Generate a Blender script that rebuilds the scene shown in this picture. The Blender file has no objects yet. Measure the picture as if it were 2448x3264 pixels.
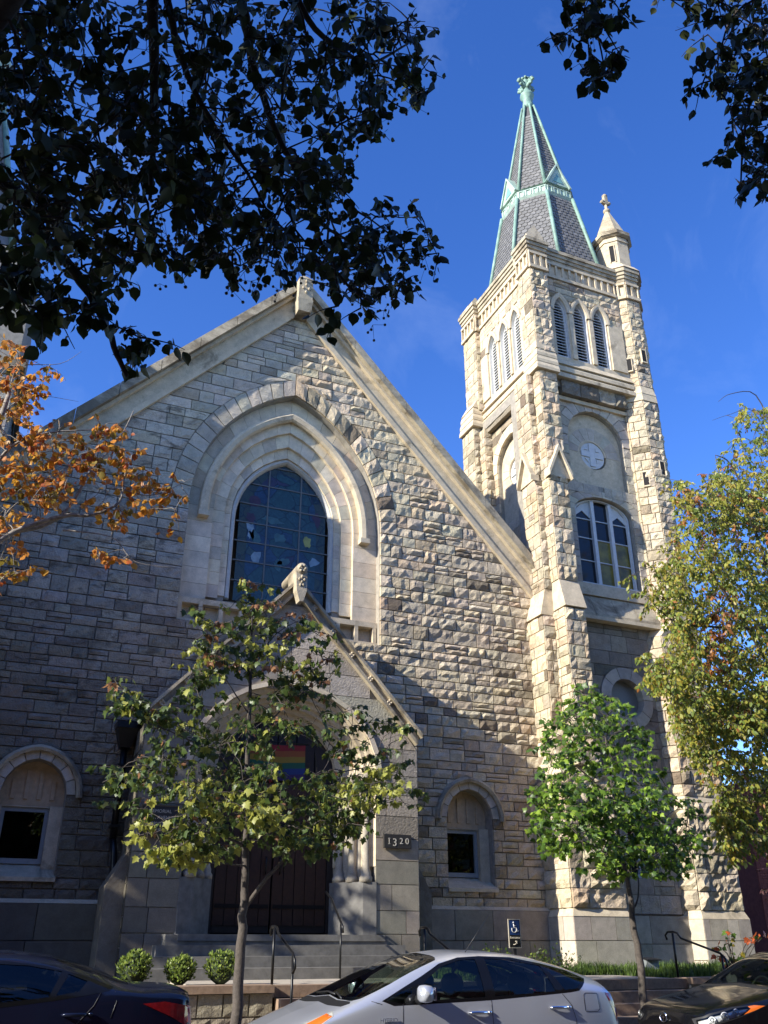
import bpy, math, random
import numpy as np
from mathutils import Vector, Matrix, geometry

SC = bpy.context.scene
COL = SC.collection
rnd = random.Random(11)
V = Vector

# ---------------------------------------------------------------- camera, sky, sun, exposure
FPX, PITCH, YAW, EYE = 2800.0, math.radians(26.2), math.radians(23.3), 1.55
cam_d = bpy.data.cameras.new('camera'); cam = bpy.data.objects.new('camera', cam_d); COL.objects.link(cam)
cam_d.sensor_width = 36.0; cam_d.sensor_fit = 'AUTO'; cam_d.lens = FPX / 3264.0 * 36.0
cam_d.clip_start = 0.05; cam_d.clip_end = 3000
FW = V((math.sin(YAW) * math.cos(PITCH), math.cos(YAW) * math.cos(PITCH), math.sin(PITCH)))
RT = V((math.cos(YAW), -math.sin(YAW), 0)); UP = RT.cross(FW)
CAMP = V((0, 0, EYE)); cam.location = CAMP
cam.rotation_euler = Matrix((RT, UP, -FW)).transposed().to_euler()
SC.camera = cam
SC.render.resolution_x, SC.render.resolution_y = 768, 1024
SC.view_settings.view_transform = 'Standard'; SC.view_settings.look = 'None'
SC.view_settings.exposure = 1.12; SC.view_settings.gamma = 1.0
SC.cycles.max_bounces = 8; SC.cycles.transparent_max_bounces = 12; SC.cycles.use_denoising = True
SUN_TO = V((-1.0, -0.2, 0.552)).normalized()
SUN_EL = math.asin(SUN_TO.z); SUN_AZ = math.atan2(SUN_TO.x, SUN_TO.y)
W = bpy.data.worlds.new('World'); SC.world = W; W.use_nodes = True
wn, wl = W.node_tree.nodes, W.node_tree.links
bg = wn['Background']; sky = wn.new('ShaderNodeTexSky'); sky.sky_type = 'NISHITA'; sky.sun_disc = False
sky.sun_elevation = SUN_EL; sky.sun_rotation = SUN_AZ % (2 * math.pi)
sky.air_density = 0.85; sky.dust_density = 0.15; sky.ozone_density = 2.6; sky.altitude = 200
bg.inputs['Strength'].default_value = 0.15
# thin cirrus wisps: a faint streaky veil over the blue, the same all round the sky
tc = wn.new('ShaderNodeTexCoord'); mp = wn.new('ShaderNodeMapping'); mp.inputs['Scale'].default_value = (2.2, 2.6, 1.1)
mp.inputs['Rotation'].default_value = (0.5, 0.35, 0.6); mp.inputs['Location'].default_value = (0.35, 0.1, 0.2)
nz = wn.new('ShaderNodeTexNoise'); nz.inputs['Scale'].default_value = 2.3; nz.inputs['Detail'].default_value = 9
nz.inputs['Roughness'].default_value = 0.62; nz.inputs['Distortion'].default_value = 0.7
rp = wn.new('ShaderNodeValToRGB'); rp.color_ramp.elements[0].position = 0.50; rp.color_ramp.elements[1].position = 0.85
rp.color_ramp.elements[1].color = (0.07, 0.07, 0.07, 1)
mx = wn.new('ShaderNodeMixRGB'); mx.inputs[2].default_value = (5.2, 6.0, 7.4, 1)
wl.new(tc.outputs['Generated'], mp.inputs[0]); wl.new(mp.outputs[0], nz.inputs['Vector']); wl.new(nz.outputs['Fac'], rp.inputs[0])
wl.new(rp.outputs[0], mx.inputs[0])
hs = wn.new('ShaderNodeHueSaturation'); hs.inputs['Saturation'].default_value = 1.27; hs.inputs['Hue'].default_value = 0.517
wl.new(sky.outputs[0], hs.inputs['Color']); wl.new(hs.outputs[0], mx.inputs[1]); wl.new(mx.outputs[0], bg.inputs['Color'])
sun_d = bpy.data.lights.new('sun', 'SUN'); sun = bpy.data.objects.new('sun', sun_d); COL.objects.link(sun)
sun_d.energy = 4.3; sun_d.angle = math.radians(0.5); sun_d.color = (1.0, 0.945, 0.84)
sun.rotation_euler = (-SUN_TO).to_track_quat('-Z', 'Y').to_euler(); sun.location = (-20, -4, 30)

# ---------------------------------------------------------------- pixel helpers (photograph pixels -> points in the place)
def ray(x, y): return FW + RT * ((x - 1224) / FPX) - UP * ((y - 1632) / FPX)
def uy(x, y, Y): d = ray(x, y); return CAMP + d * (Y / d.y)
def uz(x, y, Z): d = ray(x, y); return CAMP + d * ((Z - EYE) / d.z)
def proj(p):
    q = p - CAMP; z = q.dot(FW)
    if z < 0.1: return None
    return (1224 + FPX * q.dot(RT) / z, 1632 - FPX * q.dot(UP) / z, z)

# ---------------------------------------------------------------- materials
MATS = {}
def nt(name):
    m = bpy.data.materials.new(name); m.use_nodes = True
    return m, m.node_tree.nodes, m.node_tree.links, m.node_tree.nodes['Principled BSDF']
def noise(n, l, scale, detail=4, rough=0.6, coord=None, dist=0.0):
    t = n.new('ShaderNodeTexNoise'); t.inputs['Scale'].default_value = scale; t.inputs['Detail'].default_value = detail
    t.inputs['Roughness'].default_value = rough; t.inputs['Distortion'].default_value = dist
    if coord is not None: l.new(coord, t.inputs['Vector'])
    return t
def ramp(n, l, src, stops):
    r = n.new('ShaderNodeValToRGB'); e = r.color_ramp.elements
    while len(e) < len(stops): e.new(0.5)
    for k, (p, c) in enumerate(stops):
        e[k].position = p; e[k].color = (c[0], c[1], c[2], 1) if not isinstance(c, (int, float)) else (c, c, c, 1)
    l.new(src, r.inputs[0]); return r
def mixc(n, l, a, b, fac, mode='MIX'):
    m = n.new('ShaderNodeMixRGB'); m.blend_type = mode
    for i, s in ((0, fac), (1, a), (2, b)):
        if isinstance(s, (int, float)): m.inputs[i].default_value = s
        elif isinstance(s, tuple): m.inputs[i].default_value = (*s, 1)
        else: l.new(s, m.inputs[i])
    return m
def bump(n, l, b, src, strength, dist):
    k = n.new('ShaderNodeBump'); k.inputs['Strength'].default_value = strength; k.inputs['Distance'].default_value = dist
    l.new(src, k.inputs['Height']); 
    l.new(k.outputs[0], b.inputs['Normal']); return k
def stone_mat(name, bscale=22, bstr=0.7, bdist=0.02, stain=0.56, tinted=True, col=(0.4, 0.35, 0.27), rough=0.9, soot=0.0):
    m, n, l, b = nt(name); g = n.new('ShaderNodeNewGeometry'); P = g.outputs['Position']
    if tinted:
        a = n.new('ShaderNodeAttribute'); a.attribute_name = 'tint'; base = a.outputs['Color']
    else: base = col
    n1 = noise(n, l, 5.0, 6, 0.65, P); r1 = ramp(n, l, n1.outputs['Fac'], [(0.25, 0.72), (0.75, 1.16)])
    c1 = mixc(n, l, base, r1.outputs[0], 1.0, 'MULTIPLY')
    n3 = noise(n, l, 60, 3, 0.7, P); r3 = ramp(n, l, n3.outputs['Fac'], [(0.3, 0.82), (0.7, 1.1)])
    c2 = mixc(n, l, c1.outputs[0], r3.outputs[0], 1.0, 'MULTIPLY')
    n2 = noise(n, l, 1.15, 10, 0.72, P, 0.6); r2 = ramp(n, l, n2.outputs['Fac'], [(stain, 0.0), (stain + 0.14, 0.8)])
    c3 = mixc(n, l, c2.outputs[0], (0.085, 0.072, 0.055), r2.outputs[0])
    if soot:
        mpg = n.new('ShaderNodeMapping'); mpg.inputs['Scale'].default_value = (1.0, 1.0, 2.6); l.new(P, mpg.inputs[0])
        n5 = noise(n, l, 2.3, 9, 0.7, mpg.outputs[0], 0.8); r5 = ramp(n, l, n5.outputs['Fac'], [(0.52, 0.0), (0.64, soot)]); c3 = mixc(n, l, c3.outputs[0], (0.055, 0.048, 0.04), r5.outputs[0])
    c4 = mixc(n, l, c3.outputs[0], (1.46, 1.37, 1.20), 1.0, 'MULTIPLY'); l.new(c4.outputs[0], b.inputs['Base Color']); b.inputs['Roughness'].default_value = rough
    b.inputs['Specular IOR Level'].default_value = 0.25
    nb = noise(n, l, bscale, 8, 0.65, P); bump(n, l, b, nb.outputs['Fac'], bstr, bdist)
    MATS[name] = m; return m
def simple(name, col, rough=0.6, metal=0.0, nscale=0, namp=0.25, bstr=0, spec=0.5, coat=0.0, bdist=0.01, ndet=5):
    m, n, l, b = nt(name); b.inputs['Roughness'].default_value = rough; b.inputs['Metallic'].default_value = metal
    b.inputs['Specular IOR Level'].default_value = spec; b.inputs['Coat Weight'].default_value = coat; b.inputs['Coat Roughness'].default_value = 0.03
    if nscale:
        g = n.new('ShaderNodeNewGeometry'); nn = noise(n, l, nscale, ndet, 0.65, g.outputs['Position'])
        r = ramp(n, l, nn.outputs['Fac'], [(0.25, 1 - namp), (0.75, 1 + namp)])
        c = mixc(n, l, tuple(col), r.outputs[0], 1.0, 'MULTIPLY'); l.new(c.outputs[0], b.inputs['Base Color'])
        if bstr: bump(n, l, b, nn.outputs['Fac'], bstr, bdist)
    else: b.inputs['Base Color'].default_value = (*col, 1)
    MATS[name] = m; return m
def leaf_mat(name, col, trans=0.35, rough=0.45, tcol=None):
    m, n, l, b = nt(name); out = n['Material Output']
    oi = n.new('ShaderNodeNewGeometry'); nn = noise(n, l, 9, 3, 0.6, oi.outputs['Position'])
    r = ramp(n, l, nn.outputs['Fac'], [(0.3, 0.7), (0.7, 1.25)])
    c = mixc(n, l, tuple(col), r.outputs[0], 1.0, 'MULTIPLY'); l.new(c.outputs[0], b.inputs['Base Color'])
    b.inputs['Roughness'].default_value = rough; b.inputs['Specular IOR Level'].default_value = 0.35
    t = n.new('ShaderNodeBsdfTranslucent'); t.inputs[0].default_value = (*(tcol or tuple(min(1, v * 1.5) for v in col)), 1)
    mxs = n.new('ShaderNodeMixShader'); mxs.inputs[0].default_value = trans
    l.new(b.outputs[0], mxs.inputs[1]); l.new(t.outputs[0], mxs.inputs[2]); l.new(mxs.outputs[0], out.inputs[0])
    MATS[name] = m; return m
def glass_mat(name, tint, refl=(1, 1, 1), ior=1.5, base=None):
    m, n, l, b = nt(name); out = n['Material Output']; n.remove(b)
    fr = n.new('ShaderNodeFresnel'); fr.inputs[0].default_value = ior
    gl = n.new('ShaderNodeBsdfGlossy'); gl.inputs['Roughness'].default_value = 0.01; gl.inputs[0].default_value = (*refl, 1)
    tr = n.new('ShaderNodeBsdfTransparent'); tr.inputs[0].default_value = (*tint, 1)
    mm = n.new('ShaderNodeMixShader'); l.new(fr.outputs[0], mm.inputs[0]); l.new(tr.outputs[0], mm.inputs[1]); l.new(gl.outputs[0], mm.inputs[2])
    l.new(mm.outputs[0], out.inputs[0]); MATS[name] = m; return m

M_ROCK = stone_mat('rough_limestone', 27, 1.0, 0.03, 0.57)
M_DRESS = stone_mat('dressed_limestone', 40, 0.35, 0.01, 0.64)
M_PEB = stone_mat('pecked_limestone', 26, 1.0, 0.035, 0.70)
M_TRIM = stone_mat('carved_limestone', 45, 0.3, 0.008, 0.56, False, (0.42, 0.375, 0.30))
M_COPE = stone_mat('weathered_coping', 30, 0.5, 0.015, 0.47, False, (0.34, 0.31, 0.25))
M_MORT = simple('mortar', (0.30, 0.27, 0.22), 0.95, 0, 8, 0.3)
M_DARK = simple('dark_interior', (0.012, 0.011, 0.011), 0.9)
M_SLATE = simple('slate', (0.145, 0.142, 0.135), 0.6, 0, 7, 0.4, 0.3)
M_SLATE2 = simple('pale_slate', (0.19, 0.185, 0.175), 0.5, 0, 9, 0.35, 0.3)
M_ROOF = simple('roof_slate', (0.07, 0.068, 0.07), 0.7, 0, 5, 0.4, 0.3)
M_COPPER = simple('verdigris_copper', (0.19, 0.31, 0.25), 0.6, 0, 3.0, 0.40, 0.15)
M_COPPER2 = simple('pale_verdigris', (0.36, 0.47, 0.395), 0.65, 0, 4.0, 0.35, 0.15)
M_WHITE = simple('white_paint', (0.58, 0.58, 0.56), 0.5, 0, 14, 0.12, 0.1)
M_GREYP = simple('grey_paint', (0.27, 0.295, 0.30), 0.5, 0, 14, 0.12)
M_WOOD = simple('door_wood', (0.045, 0.018, 0.009), 0.45, 0, 12, 0.4, 0.3)
M_WOODD = simple('dark_door_wood', (0.022, 0.014, 0.010), 0.5, 0, 12, 0.4)
M_IRON = simple('black_iron', (0.012, 0.012, 0.013), 0.35, 0.4)
M_BROWNP = simple('brown_downspout', (0.075, 0.045, 0.033), 0.45, 0.2, 6, 0.3)
M_CONC = simple('concrete', (0.40, 0.35, 0.28), 0.9, 0, 9, 0.22, 0.3)
M_STEP = simple('brownstone_step', (0.27, 0.185, 0.125), 0.9, 0, 14, 0.3, 0.4)
M_PSTEP = simple('grey_step_stone', (0.155, 0.148, 0.135), 0.9, 0, 6, 0.35, 0.4)
M_ASPH = simple('asphalt', (0.05, 0.05, 0.052), 0.9, 0, 60, 0.4, 0.6)
M_SOIL = simple('soil', (0.055, 0.040, 0.028), 0.95, 0, 12, 0.4, 0.6)
M_BARK = simple('bark', (0.075, 0.062, 0.052), 0.9, 0, 26, 0.45, 0.7)
M_BARKD = simple('dark_bark', (0.045, 0.036, 0.030), 0.9, 0, 22, 0.5, 0.7)
M_PALEBARK = simple('pale_bark', (0.23, 0.20, 0.165), 0.85, 0, 16, 0.6, 0.5)
M_BRICK = simple('red_brick', (0.30, 0.075, 0.045), 0.9, 0, 9, 0.3, 0.3)
M_BLACK = simple('black_plastic', (0.014, 0.014, 0.015), 0.45)
M_RUB = simple('tyre_rubber', (0.02, 0.02, 0.02), 0.8)
M_CHROME = simple('chrome', (0.8, 0.8, 0.82), 0.12, 1.0)
M_GLASSD = glass_mat('dark_window_glass', (0.40, 0.43, 0.39), (0.75, 0.8, 0.8))
M_CARGL = glass_mat('car_glass', (0.50, 0.58, 0.52))
M_CARGLD = glass_mat('tinted_car_glass', (0.16, 0.19, 0.20))
M_LENS = glass_mat('clear_lens', (0.85, 0.87, 0.88))

# ---------------------------------------------------------------- mesh building
class MB:
    def __init__(s): s.v = []; s.f = []; s.m = []; s.t = []; s.sm = []
    def add(s, vs, fs, mi=0, tint=None, smooth=False):
        o = len(s.v); s.v.extend(tuple(p) for p in vs)
        for f in fs:
            s.f.append(tuple(i + o for i in f)); s.m.append(mi); s.t.append(tint); s.sm.append(smooth)
        return s
    def box(s, x0, x1, y0, y1, z0, z1, mi=0, tint=None):
        vs = [(x, y, z) for z in (z0, z1) for y in (y0, y1) for x in (x0, x1)]
        return s.add(vs, [(0, 2, 3, 1), (4, 5, 7, 6), (0, 1, 5, 4), (2, 6, 7, 3), (0, 4, 6, 2), (1, 3, 7, 5)], mi, tint)
    def fbox(s, fr, a0, a1, b0, b1, d0, d1, mi=0, tint=None):      # box in a wall frame, d outwards
        vs = [fr.P(a, b, d) for d in (d0, d1) for b in (b0, b1) for a in (a0, a1)]
        return s.add(vs, [(0, 2, 3, 1), (4, 5, 7, 6), (0, 1, 5, 4), (2, 6, 7, 3), (0, 4, 6, 2), (1, 3, 7, 5)], mi, tint)
    def prism(s, fr, poly, d0, d1, mi=0, tint=None):
        n = len(poly); vs = [fr.P(a, b, d0) for a, b in poly] + [fr.P(a, b, d1) for a, b in poly]
        fs = [tuple(range(n - 1, -1, -1)), tuple(range(n, 2 * n))] + [(i, (i + 1) % n, n + (i + 1) % n, n + i) for i in range(n)]
        return s.add(vs, fs, mi, tint)
    def hull(s, lo, hi, mi=0, tint=None):                          # two rings of 3D points (bottom, top) -> closed solid
        n = len(lo)
        return s.add(list(lo) + list(hi), [tuple(range(n - 1, -1, -1)), tuple(range(n, 2 * n))] + [(i, (i + 1) % n, n + (i + 1) % n, n + i) for i in range(n)], mi, tint)
    def tube(s, pts, rad, n=6, mi=0, caps=True, tint=None):
        pts = [V(p) for p in pts]
        if not isinstance(rad, (list, tuple)): rad = [rad] * len(pts)
        rings = []; prev = None
        for i, p in enumerate(pts):
            t = (pts[min(i + 1, len(pts) - 1)] - pts[max(i - 1, 0)])
            if t.length < 1e-9: t = V((0, 0, 1))
            t.normalize()
            a = prev if prev is not None else (V((0, 0, 1)) if abs(t.z) < 0.9 else V((1, 0, 0)))
            a = a - t * a.dot(t)
            if a.length < 1e-6: a = V((0, 1, 0)) - t * t.y
            a.normalize(); b = t.cross(a); prev = a
            rings.append([p + (a * math.cos(2 * math.pi * k / n) + b * math.sin(2 * math.pi * k / n)) * rad[i] for k in range(n)])
        vs = [q for r in rings for q in r]; fs = []
        for i in range(len(pts) - 1):
            for k in range(n):
                fs.append((i * n + k, i * n + (k + 1) % n, (i + 1) * n + (k + 1) % n, (i + 1) * n + k))
        if caps: fs += [tuple(range(n - 1, -1, -1)), tuple((len(pts) - 1) * n + k for k in range(n))]
        return s.add(vs, fs, mi, tint, True)
    def lathe(s, c, prof, n=12, mi=0, ph=0.0, smooth=True):        # prof (r, z) about a vertical axis at c
        c = V(c); vs = []; fs = []
        for r, z in prof:
            for k in range(n):
                a = ph + 2 * math.pi * k / n; vs.append(c + V((r * math.cos(a), r * math.sin(a), z)))
        for i in range(len(prof) - 1):
            for k in range(n): fs.append((i * n + k, i * n + (k + 1) % n, (i + 1) * n + (k + 1) % n, (i + 1) * n + k))
        fs += [tuple(range(n - 1, -1, -1)), tuple((len(prof) - 1) * n + k for k in range(n))]
        return s.add(vs, fs, mi, None, smooth)
    def build(s, name, mats, parent=None, kind=None, origin=None, hidden=False):
        if not isinstance(mats, (list, tuple)): mats = [mats]
        o = V(origin) if origin is not None else V((0, 0, 0))
        base = world_of(parent) if parent is not None else V((0, 0, 0))
        if origin is None: o = base
        me = bpy.data.meshes.new(name)
        me.from_pydata([(x - o.x, y - o.y, z - o.z) for x, y, z in s.v], [], s.f)
        for m in mats: me.materials.append(m)
        if any(s.m): me.polygons.foreach_set('material_index', s.m)
        if any(s.sm): me.polygons.foreach_set('use_smooth', s.sm)
        if any(t is not None for t in s.t):
            at = me.attributes.new('tint', 'FLOAT_COLOR', 'FACE')
            at.data.foreach_set('color', [c for t in s.t for c in ((*t, 1.0) if t is not None else (0.35, 0.31, 0.24, 1.0))])
        me.update()
        ob = bpy.data.objects.new(name, me); COL.objects.link(ob)
        if parent is not None: ob.parent = parent
        ob.location = o - base
        WORLD[ob.name] = o
        if kind: ob['kind'] = kind
        return ob
WORLD = {}
def world_of(o): return WORLD.get(o.name, V((0, 0, 0)))
def thing(name, label, cat, loc=(0, 0, 0), group=None):
    o = bpy.data.objects.new(name, None); COL.objects.link(o); o.location = loc; WORLD[o.name] = V(loc)
    o.empty_display_size = 0.2
    o['label'] = label; o['category'] = cat
    if group: o['group'] = group
    return o
def tag(o, label, cat, group=None):
    o['label'] = label; o['category'] = cat
    if group: o['group'] = group
    return o
class Fr:                                                          # a wall frame: a along, b up, d out
    def __init__(s, o, u, n=None, v=(0, 0, 1)):
        s.o = V(o); s.u = V(u).normalized(); s.v = V(v).normalized(); s.n = s.u.cross(s.v) if n is None else V(n)
    def P(s, a, b, d=0.0): return s.o + s.u * a + s.v * b + s.n * d
def edge(p0, p1): return Fr((p0[0], p0[1], 0), (p1[0] - p0[0], p1[1] - p0[1], 0)), math.hypot(p1[0] - p0[0], p1[1] - p0[1])
def inset(poly, d):
    n = len(poly); out = []
    for i in range(n):
        p, q, r = V(poly[i - 1]), V(poly[i]), V(poly[(i + 1) % n])
        e1 = (q - p).normalized(); e2 = (r - q).normalized()
        n1 = V((-e1.y, e1.x)); n2 = V((-e2.y, e2.x)); b = n1 + n2
        out.append(tuple(q + b * (d / max(0.2, 1 + n1.dot(n2)))))
    return out
def rect(x0, x1, y0, y1): return [(x0, y0), (x1, y0), (x1, y1), (x0, y1)]
def octa(cx, cy, a):
    R = a / math.cos(math.pi / 8)
    return [(cx + R * math.cos(math.radians(-112.5 + 45 * k)), cy + R * math.sin(math.radians(-112.5 + 45 * k))) for k in range(8)]
def solid(mb, plan, z0, z1, plan2=None, mi=0):
    plan2 = plan2 or plan
    return mb.hull([(x, y, z0) for x, y in plan], [(x, y, z1) for x, y in plan2], mi)

# ---------------------------------------------------------------- pointed arches
def arch_pt(cx, s, e, w, k):                                        # k -1 (left spring) .. 0 (apex) .. 1 (right spring)
    q = 1.0
    if isinstance(e, tuple): e, q = e
    r = w + e; th = math.acos(max(-1, min(1, e / r))) * (1 - abs(k))
    sg = 1 if k >= 0 else -1
    return (cx + sg * (-e + r * math.cos(th)), s + q * r * math.sin(th))
def arch_e(w, h):                                                   # flat arches: a pointed arch squashed in height
    if h > w: return (h * h - w * w) / (2 * w)
    e = 0.06 * w; return (e, h / math.sqrt(w * w + 2 * w * e))
def arch_poly(cx, s, e, w, base, n=10):                             # counter-clockwise seen from outside
    pts = [(cx - w, base), (cx + w, base)]
    pts += [arch_pt(cx, s, e, w, k / n) for k in range(n, -n - 1, -1)]
    return pts
def arch_half(s, e, w, b):                                          # half-width of the opening at height b, or None
    if b <= s: return w
    if isinstance(e, tuple): b = s + (b - s) / e[1]; e = e[0]
    q = (w + e) ** 2 - (b - s) ** 2
    if q <= 0: return None
    x = math.sqrt(q) - e
    return x if x > 0.01 else None
def sweep(mb, fr, cx, s, e, base, prof, n=12, mi=0, closed=False, tint=None):
    ks = [i / n for i in range(-n, n + 1)]; rows = []
    for w, d in prof:
        pl = [(cx - w, base)] + [arch_pt(cx, s, e, w, k) for k in ks] + [(cx + w, base)]
        rows.append([fr.P(a, b, d) for a, b in pl])
    m = len(rows[0]); vs = [p for r in rows for p in r]; fs = []
    R = len(rows)
    for i in range(R if closed else R - 1):
        j = (i + 1) % R
        for k in range(m - 1): fs.append((i * m + k, i * m + k + 1, j * m + k + 1, j * m + k))
    if closed:
        fs.append(tuple(i * m for i in range(R))); fs.append(tuple(i * m + m - 1 for i in range(R - 1, -1, -1)))
    mb.add(vs, fs, mi, tint); return mb
def slab(mb, fr, outer, holes, d0, d1, mi=0):                       # wall slab with holes: front at d0, reveals back to d1
    loops = [[V((a, b, 0)) for a, b in outer]] + [[V((a, b, 0)) for a, b in h] for h in holes]
    flat = [p for L in loops for p in L]; tr = geometry.tessellate_polygon(loops)
    for d, flip in ((d0, False), (d1, True)):
        vs = [fr.P(p.x, p.y, d) for p in flat]; fs = []
        for t in tr:
            A, B, C_ = (flat[i] for i in t); ccw = (B - A).cross(C_ - A).z > 0
            fs.append(tuple(t) if ccw != flip else tuple(reversed(t)))
        mb.add(vs, fs, mi)
    for L in loops:
        n = len(L)
        for i in range(n):
            p, q = L[i], L[(i + 1) % n]
            mb.add([fr.P(p.x, p.y, d0), fr.P(q.x, q.y, d0), fr.P(q.x, q.y, d1), fr.P(p.x, p.y, d1)], [(0, 1, 2, 3)], mi)
    return mb

# ---------------------------------------------------------------- masonry: every stone its own little block
PAL = {
 'warm': [((0.43, 0.365, 0.265), 5), ((0.39, 0.34, 0.26), 5), ((0.46, 0.40, 0.30), 4), ((0.35, 0.31, 0.245), 3), ((0.41, 0.325, 0.225), 2), ((0.26, 0.22, 0.165), 1), ((0.17, 0.14, 0.105), 0.5)],
 'grey': [((0.37, 0.345, 0.30), 5), ((0.33, 0.31, 0.275), 5), ((0.40, 0.37, 0.32), 4), ((0.29, 0.265, 0.23), 2), ((0.36, 0.32, 0.25), 2), ((0.22, 0.20, 0.17), 0.7)],
 'pale': [((0.50, 0.44, 0.34), 5), ((0.53, 0.47, 0.37), 4), ((0.47, 0.41, 0.32), 4), ((0.50, 0.42, 0.31), 2), ((0.38, 0.345, 0.285), 1)],
 'ashlar': [((0.36, 0.335, 0.295), 5), ((0.33, 0.31, 0.275), 4), ((0.39, 0.36, 0.31), 4), ((0.30, 0.28, 0.25), 2)],
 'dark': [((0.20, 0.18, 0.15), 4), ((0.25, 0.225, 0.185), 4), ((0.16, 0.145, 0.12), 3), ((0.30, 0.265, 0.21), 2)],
}
def pick(r, pal):
    tot = sum(w for _, w in pal); x = r.random() * tot
    for c, w in pal:
        x -= w
        if x <= 0: break
    k = r.uniform(0.88, 1.12); g = (c[0] + c[1] + c[2]) / 3; return tuple((v * .82 + g * .18) * k * r.uniform(0.97, 1.03) for v in c)
STYLE = {  # bulge, jitter, edge, cell, material
 'rock': (0.043, 0.022, 0.003, 0.105, 0), 'boulder': (0.085, 0.036, 0.012, 0.10, 0), 'hewn': (0.022, 0.012, 0.008, 0.15, 0),
 'smooth': (0.004, 0.002, 0.003, 0.5, 1), 'peck': (0.010, 0.004, 0.005, 0.35, 2)}
MSTONE = [M_ROCK, M_DRESS, M_PEB, stone_mat('sooty_limestone', 27, 1.0, 0.035, 0.54, soot=0.75)]
class Mason:
    def __init__(s, seed): s.r = random.Random(seed); s.st = []
    def stone(s, fr, fn, wid, hgt, style='rock', pal='warm', name='stone', d=0.0, depth=0.07, gap=0.007, tint=None, cells=None):
        r = s.r; bul, jit, edg, cell, mi = STYLE[style]
        nx = max(1, min(7, round(wid / cell))); ny = max(1, min(4, round(hgt / cell)))
        if bul > 0.02: nx = max(2, nx); ny = max(2, ny)
        if cells: nx, ny = cells
        if style == 'rock': gap = 0.011
        gu = min(0.2, gap / max(wid, 0.03)); gv = min(0.2, gap / max(hgt, 0.03))
        tx, ty = r.uniform(-1, 1), r.uniform(-1, 1); lift = r.uniform(0.35, 1.15)
        if bul > 0.02 and r.random() < 0.18: lift *= 0.25
        vs = []; 
        for j in range(ny + 1):
            for i in range(nx + 1):
                u, v = i / nx, j / ny
                a, b = fn(gu + u * (1 - 2 * gu), gv + v * (1 - 2 * gv))
                if 0 < i < nx and 0 < j < ny:
                    dd = bul * lift * (1 + 0.45 * (tx * (u - .5) + ty * (v - .5))) + r.uniform(-jit, jit)
                    a += r.uniform(-.18, .18) * wid / nx if bul > 0.01 else 0; b += r.uniform(-.18, .18) * hgt / ny if bul > 0.01 else 0
                else: dd = edg + (r.uniform(0, bul * 0.35) if bul > 0.01 else 0)
                vs.append(fr.P(a, b, d + dd))
        W_ = nx + 1; fs = [(j * W_ + i, j * W_ + i + 1, (j + 1) * W_ + i + 1, (j + 1) * W_ + i) for j in range(ny) for i in range(nx)]
        ring = [i for i in range(nx + 1)] + [j * W_ + nx for j in range(1, ny + 1)] + [ny * W_ + i for i in range(nx - 1, -1, -1)] + [j * W_ for j in range(ny - 1, 0, -1)]
        o = len(vs); k = len(ring)
        for q in ring:
            p = V(vs[q]); vs.append(p - fr.n * ((p - fr.o).dot(fr.n) - d + depth))
        for q in range(k): fs.append((ring[q], o + q, o + (q + 1) % k, ring[(q + 1) % k]))
        c = sum((V(p) for p in vs[:o]), V((0, 0, 0))) / o
        q = proj(c); sc = 0.0
        if q and -60 < q[0] < 2508 and -60 < q[1] < 3324:
            vd = (CAMP - c).normalized(); sc = max(0.0, fr.n.dot(vd)) * wid * hgt / (q[2] * q[2])
        s.st.append((sc, name, vs, fs, tint or pick(r, PAL[pal]), mi, c))
    def rects(s, fr, a0, a1, b0, b1, **k):
        s.stone(fr, lambda u, v: (a0 + (a1 - a0) * u, b0 + (b1 - b0) * v), a1 - a0, b1 - b0, **k)
    def quad(s, fr, p0, q0, p1, q1, b0, b1, **k):                   # bottom p0..q0, top p1..q1
        w = max(q0 - p0, q1 - p1)
        s.stone(fr, lambda u, v: ((p0 + (q0 - p0) * u) * (1 - v) + (p1 + (q1 - p1) * u) * v, b0 + (b1 - b0) * v), w, b1 - b0, **k)
    def wall(s, fr, iv, b0, b1, hr=(0.19, 0.34), wr=(0.28, 0.72), crit=(), split=0.22, **k):
        r = s.r; bs = [b0]; stops = sorted(c for c in crit if b0 < c < b1) + [b1]
        for c in stops:
            span = c - bs[-1]; n = max(1, round(span / r.uniform(*hr))); hs = [r.uniform(*hr) for _ in range(n)]; t = sum(hs); b = bs[-1]
            for h in hs: b += h * span / t; bs.append(b)
        for j in range(len(bs) - 1):
            lo, hi = bs[j], bs[j + 1]; e = (hi - lo) * 0.02
            A, B = iv(lo + e), iv(hi - e)
            if len(A) != len(B): A = B = iv((lo + hi) / 2)
            for (p0, q0), (p1, q1) in zip(A, B):
                L, H = max(p0, p1), min(q0, q1)
                if max(q0 - p0, q1 - p1) < 0.05: continue
                xs = []
                if H - L > wr[0] * 1.3:
                    x = L + r.uniform(0.4, 1.0) * r.uniform(*wr)
                    while x < H - wr[0] * 0.55:
                        xs.append(x); x += r.uniform(*wr)
                bl = [p0] + xs; br = xs + [q0]; tl = [p1] + xs; tr_ = xs + [q1]
                for i in range(len(bl)):
                    if xs and 0 < i < len(bl) - 1 and r.random() < split and hi - lo > 0.2:
                        m = lo + (hi - lo) * r.uniform(0.4, 0.6)
                        s.quad(fr, bl[i], br[i], bl[i], br[i], lo, m, **k); s.quad(fr, bl[i], br[i], bl[i], br[i], m, hi, **k)
                    else: s.quad(fr, bl[i], br[i], tl[i], tr_[i], lo, hi, **k)
    def face(s, p0, p1, z0, z1, **k):
        fr, L = edge(p0, p1); s.wall(fr, lambda b: [(0, L)], z0, z1, **k)
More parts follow.
